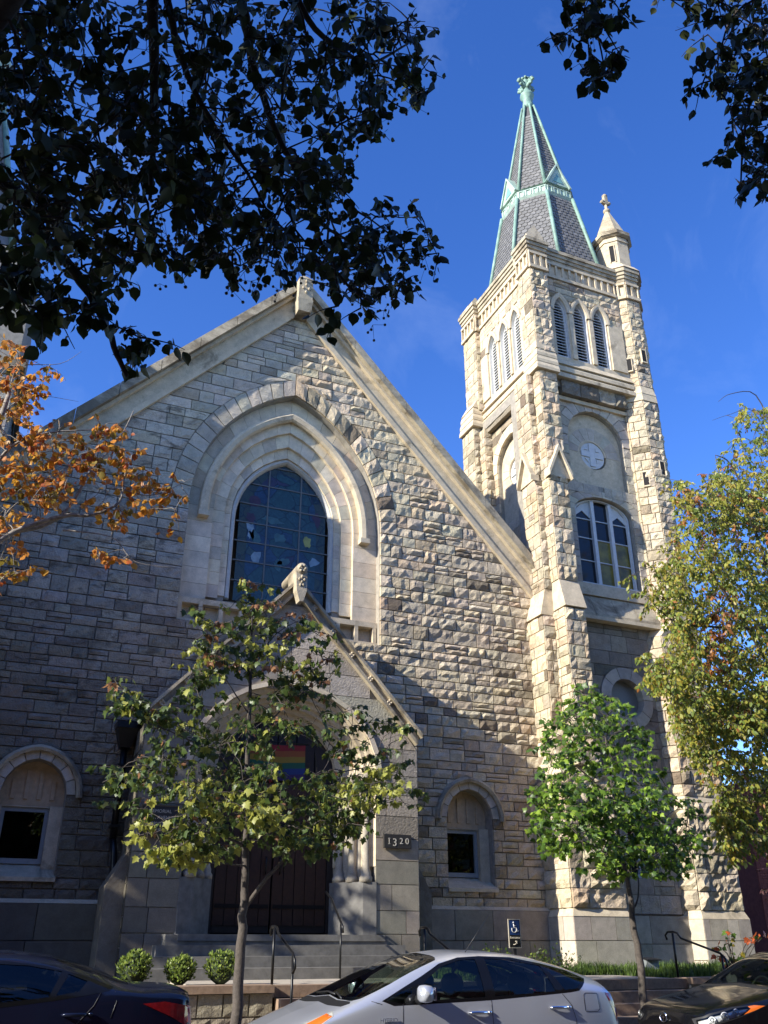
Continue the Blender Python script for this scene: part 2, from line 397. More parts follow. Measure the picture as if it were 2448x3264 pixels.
    def arch(s, fr, cx, sp, e, w0, w1, n, d=0.0, name='voussoir', e1=None, **k):
        e0 = e; e1 = e if e1 is None else e1
        for sg in (-1, 1):
            for i in range(n):
                ka, kb = (sg * (1 - i / n), sg * (1 - (i + 1) / n))
                if sg < 0: fn = lambda u, v, ka=ka, kb=kb: tuple(x * (1 - u) + y * u for x, y in zip(arch_pt(cx, sp, e1, w1, ka + (kb - ka) * v), arch_pt(cx, sp, e0, w0, ka + (kb - ka) * v)))
                else: fn = lambda u, v, ka=ka, kb=kb: tuple(x * (1 - u) + y * u for x, y in zip(arch_pt(cx, sp, e0, w0, ka + (kb - ka) * v), arch_pt(cx, sp, e1, w1, ka + (kb - ka) * v)))
                ee = e0[0] if isinstance(e0, tuple) else e0; hgt = (w0 + ee) * math.acos(max(-1, min(1, ee / (w0 + ee)))) / n
                s.stone(fr, fn, w1 - w0, abs(hgt), name=name, d=d, **k)
    def finish(s, parent, limit=300):
        by = {}
        for t in s.st: by.setdefault(t[1], []).append(t)
        for name, L in by.items():
            L.sort(key=lambda t: -t[0]); rest = MB()
            for k, (sc, nm, vs, fs, tint, mi, c) in enumerate(L):
                if k < limit and sc > 0:
                    mb = MB(); mb.add(vs, fs, 0, tint); mb.build(nm, MSTONE[mi], parent, origin=c)
                else: rest.add(vs, fs, mi, tint)
            if rest.v: rest.build('masonry' if name == 'stone' else name + '_courses', MSTONE, parent, 'stuff')
        s.st = []
def sub(ivs, h0, h1):
    out = []
    for a, b in ivs:
        if h1 <= a or h0 >= b: out.append((a, b)); continue
        if h0 > a: out.append((a, h0))
        if h1 < b: out.append((h1, b))
    return out

# ================================================================ ground, street, terraces
G = 1.04                                                             # church forecourt level
def struct(name, mb, mats):
    o = mb.build(name, mats); o['kind'] = 'structure'; return o
struct('ground', MB().box(-900, 900, 18.2, 1500, 0.6, G - 0.02), M_SOIL)
struct('road', MB().box(-900, 900, -900, 11.2, -0.3, 0.0), M_ASPH)
struct('kerb', MB().box(-60, 60, 11.2, 11.36, -0.3, 0.15), M_CONC)
struct('pavement', MB().box(-60, 60, 11.362, 13.02, -0.3, 0.16), M_CONC)
mb = MB()
mb.box(-30, 3.9, 13.3, 18.2, -0.2, G - 0.03); mb.box(7.3, 7.95, 13.3, 18.2, -0.2, G - 0.03); mb.box(11.1, 40, 13.3, 18.2, -0.2, G - 0.03)
mb.box(3.9, 7.3, 15.6, 18.2, -0.2, G - 0.03); mb.box(7.95, 11.1, 15.2, 18.2, -0.2, G - 0.03)
struct('planting_bed', mb, M_SOIL)
struct('forecourt_path', MB().box(3.0, 7.3, 13.12, 15.62, 0.9, G), M_CONC)
struct('side_path', MB().box(7.95, 11.1, 13.12, 15.22, 0.9, G), M_CONC)

def flight(label, x0, x1, ytop, n, rise, tread, mats):
    t = thing('stone_steps', label, 'steps', ((x0 + x1) / 2, ytop, 0.16))
    for i in range(1, n):
        z = G - rise * i; MB().box(x0 + 0.002, x1 - 0.002, ytop - tread * i - 0.02, ytop - tread * (i - 1) + 0.02, 0.1, z).build('step', mats, t)
    MB().box(x0, x1, ytop - 0.015, ytop + 0.30, G - rise + 0.01, G + 0.004).build('step', mats, t)
    return t
flight('brownstone steps rising to the church door path, left of the silver car', 4.02, 7.3, 13.12, 6, 0.15, 0.30, M_STEP)
t = flight('brownstone steps rising to the grass, between silver and black cars', 7.95, 11.08, 13.12, 6, 0.15, 0.32, M_STEP)

# ---- retaining walls of dark rough stone
for x0, x1, lab in ((-9, 3.98, 'dark rough stone retaining wall behind the navy car, below round bushes'), (11.12, 26, 'low stone retaining wall under grass behind the black car')):
    t = thing('retaining_wall', lab, 'wall', ((x0 + x1) / 2, 13.15, 0.16))
    w = MB().box(x0, x1, 13.06, 13.34, 0.05, G - 0.07).build('wall', M_MORT, t)
    mm = Mason(5); mm.face((x0, 13.04), (x1, 13.04), 0.16, G - 0.08, style='rock', pal='dark', hr=(.22, .34), wr=(.3, .7)); mm.finish(w, 60)
    MB().box(x0 - 0.02, x1, 12.98, 13.42, G - 0.078, G + 0.015).build('coping', M_STEP, t)

# ================================================================ church front (gabled nave end)
CX = 5.31
church = thing('church', 'gabled grey limestone church front with large pointed stained glass window', 'church', (CX, 18, G))
FRT = Fr((0, 18, 0), (1, 0, 0))
RAKE_A, RAKE_S = 16.55, 1.075                                        # underside of the gable mouldings
def rake(b, a=RAKE_A): return max(0.0, (a - b) / RAKE_S)
NE = arch_e(2.34, 3.39); NS, NB = 10.6, 7.75                         # big niche
SW = [(9.82, 'right'), (0.72, 'left')]; SWE = arch_e(0.57, 0.62); SWS, SWB = 4.05, 2.62
def main_iv(b):
    h = rake(b); iv = [(max(CX - h, -2.6), min(CX + h, 11.95))]
    if NB <= b:
        ww = arch_half(NS, NE, 2.34 + (0.45 if b > NS else 0), b)
        if ww: iv = sub(iv, CX - ww, CX + ww)
    for c, _ in SW:
        if SWB - 0.02 <= b:
            ww = arch_half(SWS, SWE, 0.57 + (0.17 if b > SWS else 0), b)
            if ww: iv = sub(iv, c - ww, c + ww)
    if b < 8.5:                                                       # behind the porch
        hp = 2.75 if b < 5.4 else max(0.0, (8.35 - b) / 1.07)
        if hp > 0.05: iv = sub(iv, 5.2 - hp, 5.2 + hp)
    return [q for q in iv if q[1] - q[0] > 0.04]
holes = [arch_poly(CX, NS, NE, 2.34, NB)] + [arch_poly(c, SWS, SWE, 0.57, SWB) for c, _ in SW]
outer = [(-2.6, 0.9), (11.95, 0.9), (11.95, 9.4), (CX, 16.6), (-2.6, 8.1)]
mb = MB(); slab(mb, FRT, outer, holes, -0.045, -0.32); mb.fbox(FRT, -2.6, 11.95, 0.9, 2.1, -0.6, -0.33); cwall = mb.build('front_wall', M_MORT, church)
ma = Mason(21)
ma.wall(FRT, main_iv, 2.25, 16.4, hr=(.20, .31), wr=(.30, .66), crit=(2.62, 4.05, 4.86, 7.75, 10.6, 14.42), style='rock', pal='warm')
# the left half is smoother and greyer; fz paints shade into its low stones
for k, s_ in enumerate(ma.st):
    if s_[6].x < 5.4:
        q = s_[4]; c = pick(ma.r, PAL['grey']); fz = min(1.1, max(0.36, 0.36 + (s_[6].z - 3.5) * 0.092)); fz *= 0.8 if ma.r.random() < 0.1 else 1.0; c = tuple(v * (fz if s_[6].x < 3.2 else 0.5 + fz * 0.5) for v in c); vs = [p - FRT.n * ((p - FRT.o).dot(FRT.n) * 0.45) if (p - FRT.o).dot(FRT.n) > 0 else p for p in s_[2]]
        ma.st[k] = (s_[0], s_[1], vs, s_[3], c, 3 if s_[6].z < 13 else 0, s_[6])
ma.arch(FRT, CX, NS, NE, 2.345, 2.79, 14, style='rock', pal='warm', d=0.01)
for k, s_ in enumerate(ma.st):
    if s_[1] == 'voussoir' and s_[6].x < CX: ma.st[k] = (s_[0], s_[1], [p - FRT.n * ((p - FRT.o).dot(FRT.n) * 0.6) if (p - FRT.o).dot(FRT.n) > 0 else p for p in s_[2]], s_[3], pick(ma.r, PAL['ashlar']), s_[5], s_[6])
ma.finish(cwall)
mp_ = Mason(22)                                                       # plinth courses
for x0, x1 in ((-2.6, 2.42), (7.98, 11.72)):
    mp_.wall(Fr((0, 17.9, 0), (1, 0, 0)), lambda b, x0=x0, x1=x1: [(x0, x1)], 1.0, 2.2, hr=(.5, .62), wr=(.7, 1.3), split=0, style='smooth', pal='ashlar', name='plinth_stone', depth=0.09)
mp_.st = [s_[:4] + (tuple(v * (0.28 if s_[6].x < 2.5 else 0.66) for v in s_[4]),) + s_[5:] for s_ in mp_.st]; mp_.finish(cwall)  # low shade painted into the plinth tint, deepest at the left
mb = MB()
for x0, x1 in ((-2.6, 2.42), (7.98, 11.72)): mb.hull([(x0, 17.895, 2.2), (x1, 17.895, 2.2), (x1, 18.02, 2.2), (x0, 18.02, 2.2)], [(x0, 17.97, 2.27), (x1, 17.97, 2.27), (x1, 18.02, 2.27), (x0, 18.02, 2.27)])
mb.build('plinth_cap', M_TRIM, church)

M_SOOT = stone_mat('sooty_coping', 30, 0.5, 0.015, 0.40, False, (0.30, 0.28, 0.235))
# gable copings: block by block, each side its own part
for sg, nm in ((-1, 'L'), (1, 'R')):
    cop = None
    run0, run1 = (0.0, 6.75)
    # moulded band under the coping
    mb = MB()
    def rk(x, lift): return RAKE_A + lift - RAKE_S * x
    for (l0, l1, d) in ((-0.02, 0.17, 0.10), (0.171, 0.62, 0.04), (0.621, 0.74, 0.16)):
        x1 = 6.7 if sg > 0 else 7.6
        lo = [(CX, 18 - d, rk(0, l0)), (CX + sg * x1, 18 - d, rk(x1, l0)), (CX + sg * x1, 18.06, rk(x1, l0)), (CX, 18.06, rk(0, l0))]
        hi = [(x, y, z + (l1 - l0)) for x, y, z in lo]
        if sg < 0: lo.reverse(); hi.reverse()
        mb.hull(lo, hi, 0)
    cop = mb.build('gable_coping', M_TRIM, church)
    n = 9; x1 = 6.7 if sg > 0 else 7.6
    for i in range(n):
        a, b = x1 * i / n + (0.006), x1 * (i + 1) / n - 0.006
        lo = [(CX + sg * a, 17.70, rk(a, 0.745)), (CX + sg * b, 17.70, rk(b, 0.745)), (CX + sg * b, 18.42, rk(b, 0.745)), (CX + sg * a, 18.42, rk(a, 0.745))]
        if sg < 0: lo.reverse()
        hi = [(x, y + (0.03 if y < 18 else -0.03), z + 0.33) for x, y, z in lo]
        MB().hull(lo, hi).build('coping_stone', M_COPE if sg > 0 else M_SOOT, cop)
mb = MB(); mb.hull([(CX - .17, 17.55, 16.35), (CX + .17, 17.55, 16.35), (CX + .17, 18.1, 16.35), (CX - .17, 18.1, 16.35)], [(CX - .21, 17.5, 16.72), (CX + .21, 17.5, 16.72), (CX + .21, 18.1, 16.72), (CX - .21, 18.1, 16.72)])
mb.hull([(CX - .19, 17.52, 16.72), (CX + .19, 17.52, 16.72), (CX + .19, 18.3, 16.72), (CX - .19, 18.3, 16.72)], [(CX - .19, 17.52, 17.4), (CX + .19, 17.52, 17.4), (CX + .19, 18.3, 17.4), (CX - .19, 18.3, 17.4)])
mb.hull([(CX - .20, 17.51, 17.4), (CX + .20, 17.51, 17.4), (CX + .20, 18.35, 17.4), (CX - .20, 18.35, 17.4)], [(CX - .05, 17.6, 17.55), (CX + .05, 17.6, 17.55), (CX + .05, 18.3, 17.55), (CX - .05, 18.3, 17.55)])
for dx, dz in ((0, .14), (-.08, .02), (.08, .02), (0, -.1), (0, .26)): mb.lathe((CX + dx, 17.5, 17.05 + dz), [(0.01, -.05), (.035, 0), (.01, .05)], 6)
mb.build('apex_stone', M_COPE, church)

# big window niche: recessed plane, moulding, stepped orders, stained glass
mb = MB(); slab(mb, FRT, arch_poly(CX, NS, NE, 2.36, NB - 0.02), [arch_poly(CX, NS, .6, 1.30, NB + 0.7)], -0.45, -0.75)
niche = mb.build('window_niche', M_MORT, church)
mo = Mason(31)
def jambs(w0, w1, d, b0, n, pal='pale', style='smooth'):
    h = (NS - b0) / n
    for sg in (-1, 1):
        for i in range(n):
            a0, a1 = sorted((CX + sg * w0, CX + sg * w1)); mo.rects(FRT, a0, a1, b0 + h * i, b0 + h * (i + 1), d=d, style=style, pal=pal, name='niche_stone', depth=0.04, gap=.0035)
jambs(1.73, 2.345, -0.255, 8.32, 6); mo.arch(FRT, CX, NS, .85, 1.73, 2.345, 9, e1=NE, d=-0.255, style='smooth', pal='pale', name='niche_stone', depth=0.04, gap=.0035)
jambs(1.45, 1.74, -0.335, 8.45, 7); mo.arch(FRT, CX, NS, .75, 1.45, 1.74, 8, e1=.85, d=-0.335, style='smooth', pal='pale', name='niche_stone', depth=0.12, gap=.0035)
jambs(1.285, 1.46, -0.415, 8.55, 6); mo.arch(FRT, CX, NS, .6, 1.285, 1.46, 7, e1=.75, d=-0.415, style='smooth', pal='pale', name='niche_stone', depth=0.22, gap=.0035)
mo.finish(niche)
mb = MB(); sweep(mb, FRT, CX, NS, .75, 8.5, [(1.455, -0.34), (1.44, -0.42)]); sweep(mb, FRT, CX, NS, .85, 8.32, [(1.735, -0.255), (1.725, -0.34)])
mb.build('moulded_jamb', M_TRIM, niche)
mb = MB(); sweep(mb, FRT, CX, 10.6, 1.05, 10.42, [(1.88, -0.25), (1.86, -0.14), (1.90, -0.09), (2.00, -0.07), (2.07, -0.11), (2.10, -0.25)])
for sg in (-1, 1): mb.fbox(FRT, CX + sg * 1.98 - 0.12, CX + sg * 1.98 + 0.12, 10.30, 10.425, -0.25, -0.06)
mb.build('hood_mould', M_TRIM, church)
mb = MB()                                                             # sill and blind panel band under the window
mb.hull([FRT.P(CX - 1.6, 8.3, -0.9), FRT.P(CX - 1.6, 8.3, -0.3), FRT.P(CX + 1.6, 8.3, -0.3), FRT.P(CX + 1.6, 8.3, -0.9)], [FRT.P(CX - 1.6, 8.62, -0.9), FRT.P(CX - 1.6, 8.36, -0.3), FRT.P(CX + 1.6, 8.36, -0.3), FRT.P(CX + 1.6, 8.62, -0.9)])
mb.fbox(FRT, CX - 2.33, CX + 2.33, 8.2, 8.325, -0.6, -0.16); mb.fbox(FRT, CX - 2.33, CX + 2.33, 7.76, 7.84, -0.6, -0.16); mb.fbox(FRT, CX - 2.33, CX + 2.33, 7.84, 8.2, -0.6, -0.36)
x = CX - 2.33
while x < CX + 2.35: mb.fbox(FRT, x, x + 0.09, 7.84, 8.2, -0.36, -0.162); x += 0.4555
mb.build('panel_band', M_TRIM, church)

CX = 5.345
WS, WE = 10.6, 0.6
win = MB(); sweep(win, FRT, CX, WS, WE, 8.55, [(1.31, -0.50), (1.29, -0.47), (1.225, -0.47), (1.19, -0.53), (1.17, -0.62), (1.30, -0.64)], 14, closed=True)
win = win.build('window_frame', simple('grey_window_frame', (0.50, 0.49, 0.45), .6, 0, 14, .15), church)
def stained(name, hue, seed, dark=1.0):
    m, n, l, b = nt(name); g = n.new('ShaderNodeNewGeometry'); P = g.outputs['Position']
    wv = noise(n, l, 1.3, 3, 0.5, P); off = mixc(n, l, P, wv.outputs['Color'], 0.35, 'ADD')
    vo = n.new('ShaderNodeTexVoronoi'); vo.inputs['Scale'].default_value = 2.3; l.new(off.outputs[0], vo.inputs['Vector'])
    st = hue; r = n.new('ShaderNodeValToRGB'); r.color_ramp.interpolation = 'CONSTANT'
    e = r.color_ramp.elements
    while len(e) < len(st): e.new(0.5)
    for k, c in enumerate(st): e[k].position = k / len(st); e[k].color = (*[v * dark for v in c], 1)
    sep = n.new('ShaderNodeSeparateColor'); l.new(vo.outputs['Color'], sep.inputs[0]); l.new(sep.outputs[0], r.inputs[0])
    n2 = noise(n, l, 9, 4, 0.6, P, 1.5); r2 = ramp(n, l, n2.outputs['Fac'], [(0.3, 0.6), (0.7, 1.4)])
    c = mixc(n, l, r.outputs[0], r2.outputs[0], 1.0, 'MULTIPLY')
    ve = n.new('ShaderNodeTexVoronoi'); ve.feature = 'DISTANCE_TO_EDGE'; ve.inputs['Scale'].default_value = 2.3; l.new(off.outputs[0], ve.inputs['Vector'])
    r3 = ramp(n, l, ve.outputs['Distance'], [(0.0, 0.15), (0.035, 1.0)]); c2 = mixc(n, l, c.outputs[0], r3.outputs[0], 1.0, 'MULTIPLY')
    l.new(c2.outputs[0], b.inputs['Base Color']); b.inputs['Roughness'].default_value = 0.12; b.inputs['Specular IOR Level'].default_value = 0.6
    bump(n, l, b, n2.outputs['Fac'], 0.15, 0.01); MATS[name] = m; return m
SG_EDGE = stained('stained_glass_border', [(0.022, 0.036, 0.022), (0.034, 0.042, 0.018), (0.018, 0.034, 0.032), (0.03, 0.036, 0.016)], 1)
SG_MID = stained('stained_glass_picture', [(0.014, 0.040, 0.060), (0.012, 0.030, 0.065), (0.020, 0.055, 0.060), (0.030, 0.022, 0.045), (0.018, 0.050, 0.050), (0.016, 0.038, 0.070), (0.028, 0.050, 0.045)], 2)
M_BAR = simple('saddle_bar', (0.13, 0.13, 0.12), .6)
# panes in a grid of saddle bars
vx = [-1.19, -0.40, 0.42, 1.19]; hz = [8.55, 9.05, 9.55, 10.05, 10.55, 11.05, 11.6, 12.15, 12.85]
def arch_clip(x0, x1, z0, z1, w, n=8):
    pts = []
    def top(x):
        q = (w + WE) ** 2 - (abs(x) + WE) ** 2
        return WS + math.sqrt(q) if q > 0 else WS
    lo = []; hi = []
    for i in range(n + 1):
        x = x0 + (x1 - x0) * i / n; t = min(z1, top(x)) if abs(x) < w else z0
        if t > z0 + 0.004: lo.append((CX + x, z0)); hi.append((CX + x, t))
    return lo + hi[::-1] if len(lo) > 1 else None
for i in range(3):
    for j in range(len(hz) - 1):
        p = arch_clip(max(-1.178, vx[i] + 0.012), min(1.178, vx[i + 1] - 0.012), hz[j] + 0.012, hz[j + 1] - 0.012, 1.178)
        if p: MB().prism(FRT, p, -0.615, -0.605).build('pane', SG_EDGE, win)
# inner picture: rounded field and brighter glass shapes set into the panes
pic = [(CX + a, b) for a, b in [(-0.86, 8.6), (0.86, 8.6)] + [(0.86 * math.cos(math.radians(t)), 10.75 + 1.25 * math.sin(math.radians(t))) for t in range(0, 181, 12)]]
for i in range(3):
    for j in range(len(hz) - 1):
        lo, hi_ = max(-0.86, vx[i] + 0.012), min(0.86, vx[i + 1] - 0.012); z0, z1 = hz[j] + 0.012, hz[j + 1] - 0.012; up = []; dn = []
        for k in range(9):
            x = lo + (hi_ - lo) * k / 8; t = 10.75 + 1.25 * math.sqrt(max(0, 1 - (x / 0.86) ** 2)); t = min(t, z1)
            if t > z0 + 0.004: dn.append((CX + x, z0)); up.append((CX + x, t))
        if len(dn) > 1: MB().prism(FRT, dn + up[::-1], -0.604, -0.598).build('pane', SG_MID, win)
GW = simple('milky_glass', (0.20, 0.27, 0.31), 0.2, 0, 8, 0.35); GY = simple('yellow_glass', (0.32, 0.31, 0.07), 0.2, 0, 8, 0.35); GP = simple('plum_glass', (0.05, 0.018, 0.032), 0.2, 0, 8, 0.4); GA = simple('aqua_glass', (0.05, 0.11, 0.11), 0.2, 0, 7, 0.4)
def blob(fx, fy, rx, rz_, m, seed, rot=0.0):
    c = uy(fx, fy, 18.6); r = random.Random(seed); pts = []
    for k in range(11):
        a = 2 * math.pi * k / 11; q = r.uniform(0.55, 1.1); x, z = rx * q * math.cos(a), rz_ * q * math.sin(a)
        pts.append((c.x + x * math.cos(rot) - z * math.sin(rot), c.z + x * math.sin(rot) + z * math.cos(rot)))
    MB().prism(FRT, pts, -0.597, -0.592).build('glass_figure', m, win)
for k, a in enumerate([(800, 1690, .10, .26, GW, .3), (815, 1712, .14, .2, GA, .2), (797, 1705, .06, .14, GW, 0), (980, 1730, .12, .2, GY, .1), (812, 1775, .16, .2, GW, -.4), (885, 1800, .15, .22, GA, 0), (1000, 1795, .15, .13, GW, .2), (812, 1600, .2, .22, GP, 0), (800, 1650, .15, .15, GP, 0), (890, 1715, .22, .14, GA, .3), (1010, 1660, .12, .25, GP, .2), (905, 1790, .2, .1, GA, .4), (870, 1660, .3, .1, GA, -.1)]):
    blob(*a[:5], 40 + k, a[5])
for x in vx[1:3]:
    h = math.sqrt((1.16 + WE) ** 2 - (abs(x) + WE) ** 2); MB().fbox(FRT, CX + x - 0.016, CX + x + 0.016, 8.55, WS + h, -0.61, -0.575).build('glazing_bar', M_BAR, win)
for z in hz[1:-1]:
    h = arch_half(WS, WE, 1.16, z); MB().fbox(FRT, CX - h, CX + h, z - 0.014, z + 0.014, -0.608, -0.578).build('glazing_bar', M_BAR, win)

M_BLIND = simple('dim_blind', (0.075, 0.08, 0.07), .9, 0, 5, .5)
M_TAN = simple('tan_sandstone', (0.50, 0.37, 0.23), .9, 0, 10, .2, .3)
MB().box(-2.3, 11.9, 19.0, 44, 0.8, 8.3).build('nave_core', M_DARK, church)
CX = 5.31
# small pointed side windows
for c, sd in SW:
    fr = FRT; fb = MB()
    sf = MB(); sf.fbox(fr, c - 0.8, c + 0.8, SWB - .2, 4.95, -0.75, -0.60); sf = sf.build('side_window', M_BLIND, church)
    mb = MB(); p = arch_poly(c, SWS, SWE, 0.63, 3.86); slab(mb, fr, p, [], -0.325, -0.42)
    for k in range(4): xx = c - 0.39 + 0.235 * k; mb.fbox(fr, xx, xx + 0.07, 3.98, 4.38 + (0.12 if k in (1, 2) else -0.05), -0.325, -0.295)
    mb.build('tympanum_panel', M_TAN, sf)
    mb = MB(); a0, a1, b0, b1 = c - 0.50, c + 0.34, 2.86, 3.84
    for q in ((a0, a0 + .07, b0, b1), (a1 - .07, a1, b0, b1), (a0 + .07, a1 - .07, b1 - .08, b1), (a0 + .07, a1 - .07, b0, b0 + .09)): mb.fbox(fr, *q, -0.42, -0.34)
    mb.build('sash', M_GREYP, sf)
    MB().fbox(fr, a0 + .07, a1 - .07, b0 + .09, b1 - .08, -0.40, -0.39).build('pane', M_GLASSD, sf)
    mb = MB(); mb.fbox(fr, a1, c + 0.57, 2.62, 3.86, -0.44, -0.22); mb.fbox(fr, c - 0.57, a0, 2.62, 3.86, -0.44, -0.30); mb.fbox(fr, a0, a1, b1, 3.86, -0.44, -0.30)
    mb.build('stone_mullion', M_TRIM, sf)
    mb = MB(); mb.hull([fr.P(c - .6, 2.55, -0.4), fr.P(c - .6, 2.55, 0.07), fr.P(c + .6, 2.55, 0.07), fr.P(c + .6, 2.55, -0.4)], [fr.P(c - .6, 2.86, -0.4), fr.P(c - .6, 2.62, 0.07), fr.P(c + .6, 2.62, 0.07), fr.P(c + .6, 2.86, -0.4)])
    mb.build('window_sill', M_TRIM, sf)
    mo = Mason(50); mo.arch(fr, c, SWS, SWE, 0.572, 0.745, 4, d=0.015, style='smooth', pal='ashlar'); mo.finish(sf)
    mb = MB(); sweep(mb, fr, c, SWS - 0.03, SWE, SWS - 0.05, [(0.75, 0.0), (0.745, 0.10), (0.80, 0.13), (0.85, 0.09), (0.87, 0.0)], 8); mb.build('hood_mould', M_COPE, sf)

# nave roof behind the gable
mb = MB()
for sg in (-1, 1):
    lo = [(CX, 18.35, 17.35), (CX + sg * 9.5, 18.35, 17.35 - 9.5 * RAKE_S), (CX + sg * 9.5, 45, 17.35 - 9.5 * RAKE_S), (CX, 45, 17.35)]
    if sg < 0: lo.reverse()
    mb.hull([(x, y, z - 0.3) for x, y, z in lo], lo)
mb.box(-4, 15, 44.5, 45, 0.5, 7)
mb.build('nave_roof', M_ROOF, church)

# ================================================================ entrance porch
PX = 5.2
porch = thing('church_porch', 'gabled stone entrance porch with deep pointed doorway behind the young maple', 'porch', (PX, 16.8, G))
PF = Fr((0, 16.8, 0), (1, 0, 0))
PE = arch_e(1.86, 1.62); PS, PB = 4.62, 1.72
def porch_iv(b):
    h = min(2.78, max(0, (8.2 - b) / 1.07)); iv = [(PX - h, PX + h)]
    ww = arch_half(PS, PE, 1.86 + (0.12 if b > PS else 0), b)
    if ww: iv = sub(iv, PX - ww, PX + ww)
    return [q for q in iv if q[1] - q[0] > 0.05]
mb = MB(); slab(mb, PF, [(PX - 2.78, 0.95), (PX + 2.78, 0.95), (PX + 2.78, 5.28), (PX, 8.25), (PX - 2.78, 5.28)], [arch_poly(PX, PS, PE, 1.86, 0.97)], -0.04, -0.25)
mb.box(PX - 2.74, PX - 2.5, 16.845, 18.0, 0.95, 5.3); mb.box(PX + 2.5, PX + 2.74, 16.845, 18.0, 0.95, 5.3)
pw = mb.build('porch_wall', M_MORT, porch)
pm = Mason(61)
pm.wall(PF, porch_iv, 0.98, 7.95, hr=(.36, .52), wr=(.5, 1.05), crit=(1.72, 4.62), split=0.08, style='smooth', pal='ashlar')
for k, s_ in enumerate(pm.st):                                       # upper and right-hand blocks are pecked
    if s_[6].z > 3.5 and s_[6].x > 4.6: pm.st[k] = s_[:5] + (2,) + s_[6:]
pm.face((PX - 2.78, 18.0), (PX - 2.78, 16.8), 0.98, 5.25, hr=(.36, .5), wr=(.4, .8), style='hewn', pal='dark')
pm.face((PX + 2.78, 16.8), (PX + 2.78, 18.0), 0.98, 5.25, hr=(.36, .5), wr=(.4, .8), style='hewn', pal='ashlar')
pm.st = [s_[:4] + (tuple(v * min(1.0, (0.42 if s_[6].x < 5 else 0.64) + max(0, s_[6].z - 4) * .08) for v in s_[4]),) + s_[5:] for s_ in pm.st]; pm.finish(pw)  # porch shade painted into the stone tint, deepest low and left
M_FOOT = stone_mat('stained_foot_stone', 30, .5, .02, .47, False, (0.15, 0.14, 0.125))
for sg in (-1, 1):                                                   # battered buttress feet at the porch corners
    x = PX + sg * 2.78; a, b = sorted((x, x + sg * 0.34)); c, d = sorted((x, x + sg * 0.03))
    mb = MB().box(a, b, 16.95, 17.75, 0.95, 2.45); mb.hull([(a, 16.95, 2.45), (b, 16.95, 2.45), (b, 17.75, 2.45), (a, 17.75, 2.45)], [(c, 16.95, 3.0), (d, 16.95, 3.0), (d, 17.75, 3.0), (c, 17.75, 3.0)])
    mb.build('buttress_foot', M_FOOT, porch)
for sg in (-1, 1):
    mb = MB()
    def pk(x, l): return 8.22 + l - 1.07 * x
    for l0, l1, d, x1 in ((-.03, .06, .12, 2.74), (.061, .215, .07, 2.79), (.216, .30, .18, 2.84)):
        lo = [(PX, 16.8 - d, pk(0, l0)), (PX + sg * x1, 16.8 - d, pk(x1, l0)), (PX + sg * x1, 17.05, pk(x1, l0)), (PX, 17.05, pk(0, l0))]
        if sg < 0: lo.reverse()
        mb.hull(lo, [(x, y, z + l1 - l0) for x, y, z in lo])
    rc = mb.build('gable_coping', M_COPE, porch)
    for k in range(6):                                               # carved square rosettes along the hollow moulding
        x = 0.40 + 0.43 * k; cz = pk(x, 0.138); r_ = MB(); f2 = Fr((PX + sg * x, 16.72, cz), (sg * 1, 0, -1.07) if sg > 0 else (1, 0, 1.07), n=V((0, -1, 0)), v=(1.07 * sg, 0, 1))
        r_.fbox(f2, -.055, .055, -.055, .055, 0, 0.03)
        for u_, v_ in ((-.03, -.03), (.03, -.03), (-.03, .03), (.03, .03)): r_.lathe(f2.P(u_, v_, 0.03), [(0.022, -.02), (.022, .006), (.006, .014)], 6)
        r_.build('rosette', M_TRIM, rc)
    lo = [(PX, 17.05, pk(0, .17)), (PX + sg * 2.84, 17.05, pk(2.84, .17)), (PX + sg * 2.84, 18.0, pk(2.84, .17)), (PX, 18.0, pk(0, .17))]
    if sg < 0: lo.reverse()
    MB().hull(lo, [(x, y, z + 0.12) for x, y, z in lo]).build('porch_roof', M_ROOF, porch)
mb = MB(); mb.tube([(PX, 17.5, 8.66), (PX, 16.42, 8.66)], 0.125, 14); fin = mb
fin.hull([(PX - .04, 16.40, 7.92), (PX + .04, 16.40, 7.92), (PX + .04, 16.62, 7.92), (PX - .04, 16.62, 7.92)], [(PX - .11, 16.40, 8.16), (PX + .11, 16.40, 8.16), (PX + .11, 16.62, 8.16), (PX - .11, 16.62, 8.16)])
fin.hull([(PX - .11, 16.40, 8.16), (PX + .11, 16.40, 8.16), (PX + .11, 17.0, 8.16), (PX - .11, 17.0, 8.16)], [(PX - .125, 16.44, 8.6), (PX + .125, 16.44, 8.6), (PX + .125, 17.0, 8.6), (PX - .125, 17.0, 8.6)])
for dx, dz in ((0, 0), (-.055, .05), (.055, .05), (0, .11), (-.03, -.08), (.03, -.08)): fin.lathe((PX + dx, 16.41, 8.36 + dz), [(.01, -.04), (.032, 0), (.01, .04)], 6)
for k in range(6): a = k * math.pi / 3; fin.lathe((PX + .065 * math.cos(a), 16.40, 8.66 + .065 * math.sin(a)), [(.01, -.03), (.036, 0), (.01, .03)], 6)
fin.build('gable_finial', M_COPE, porch)
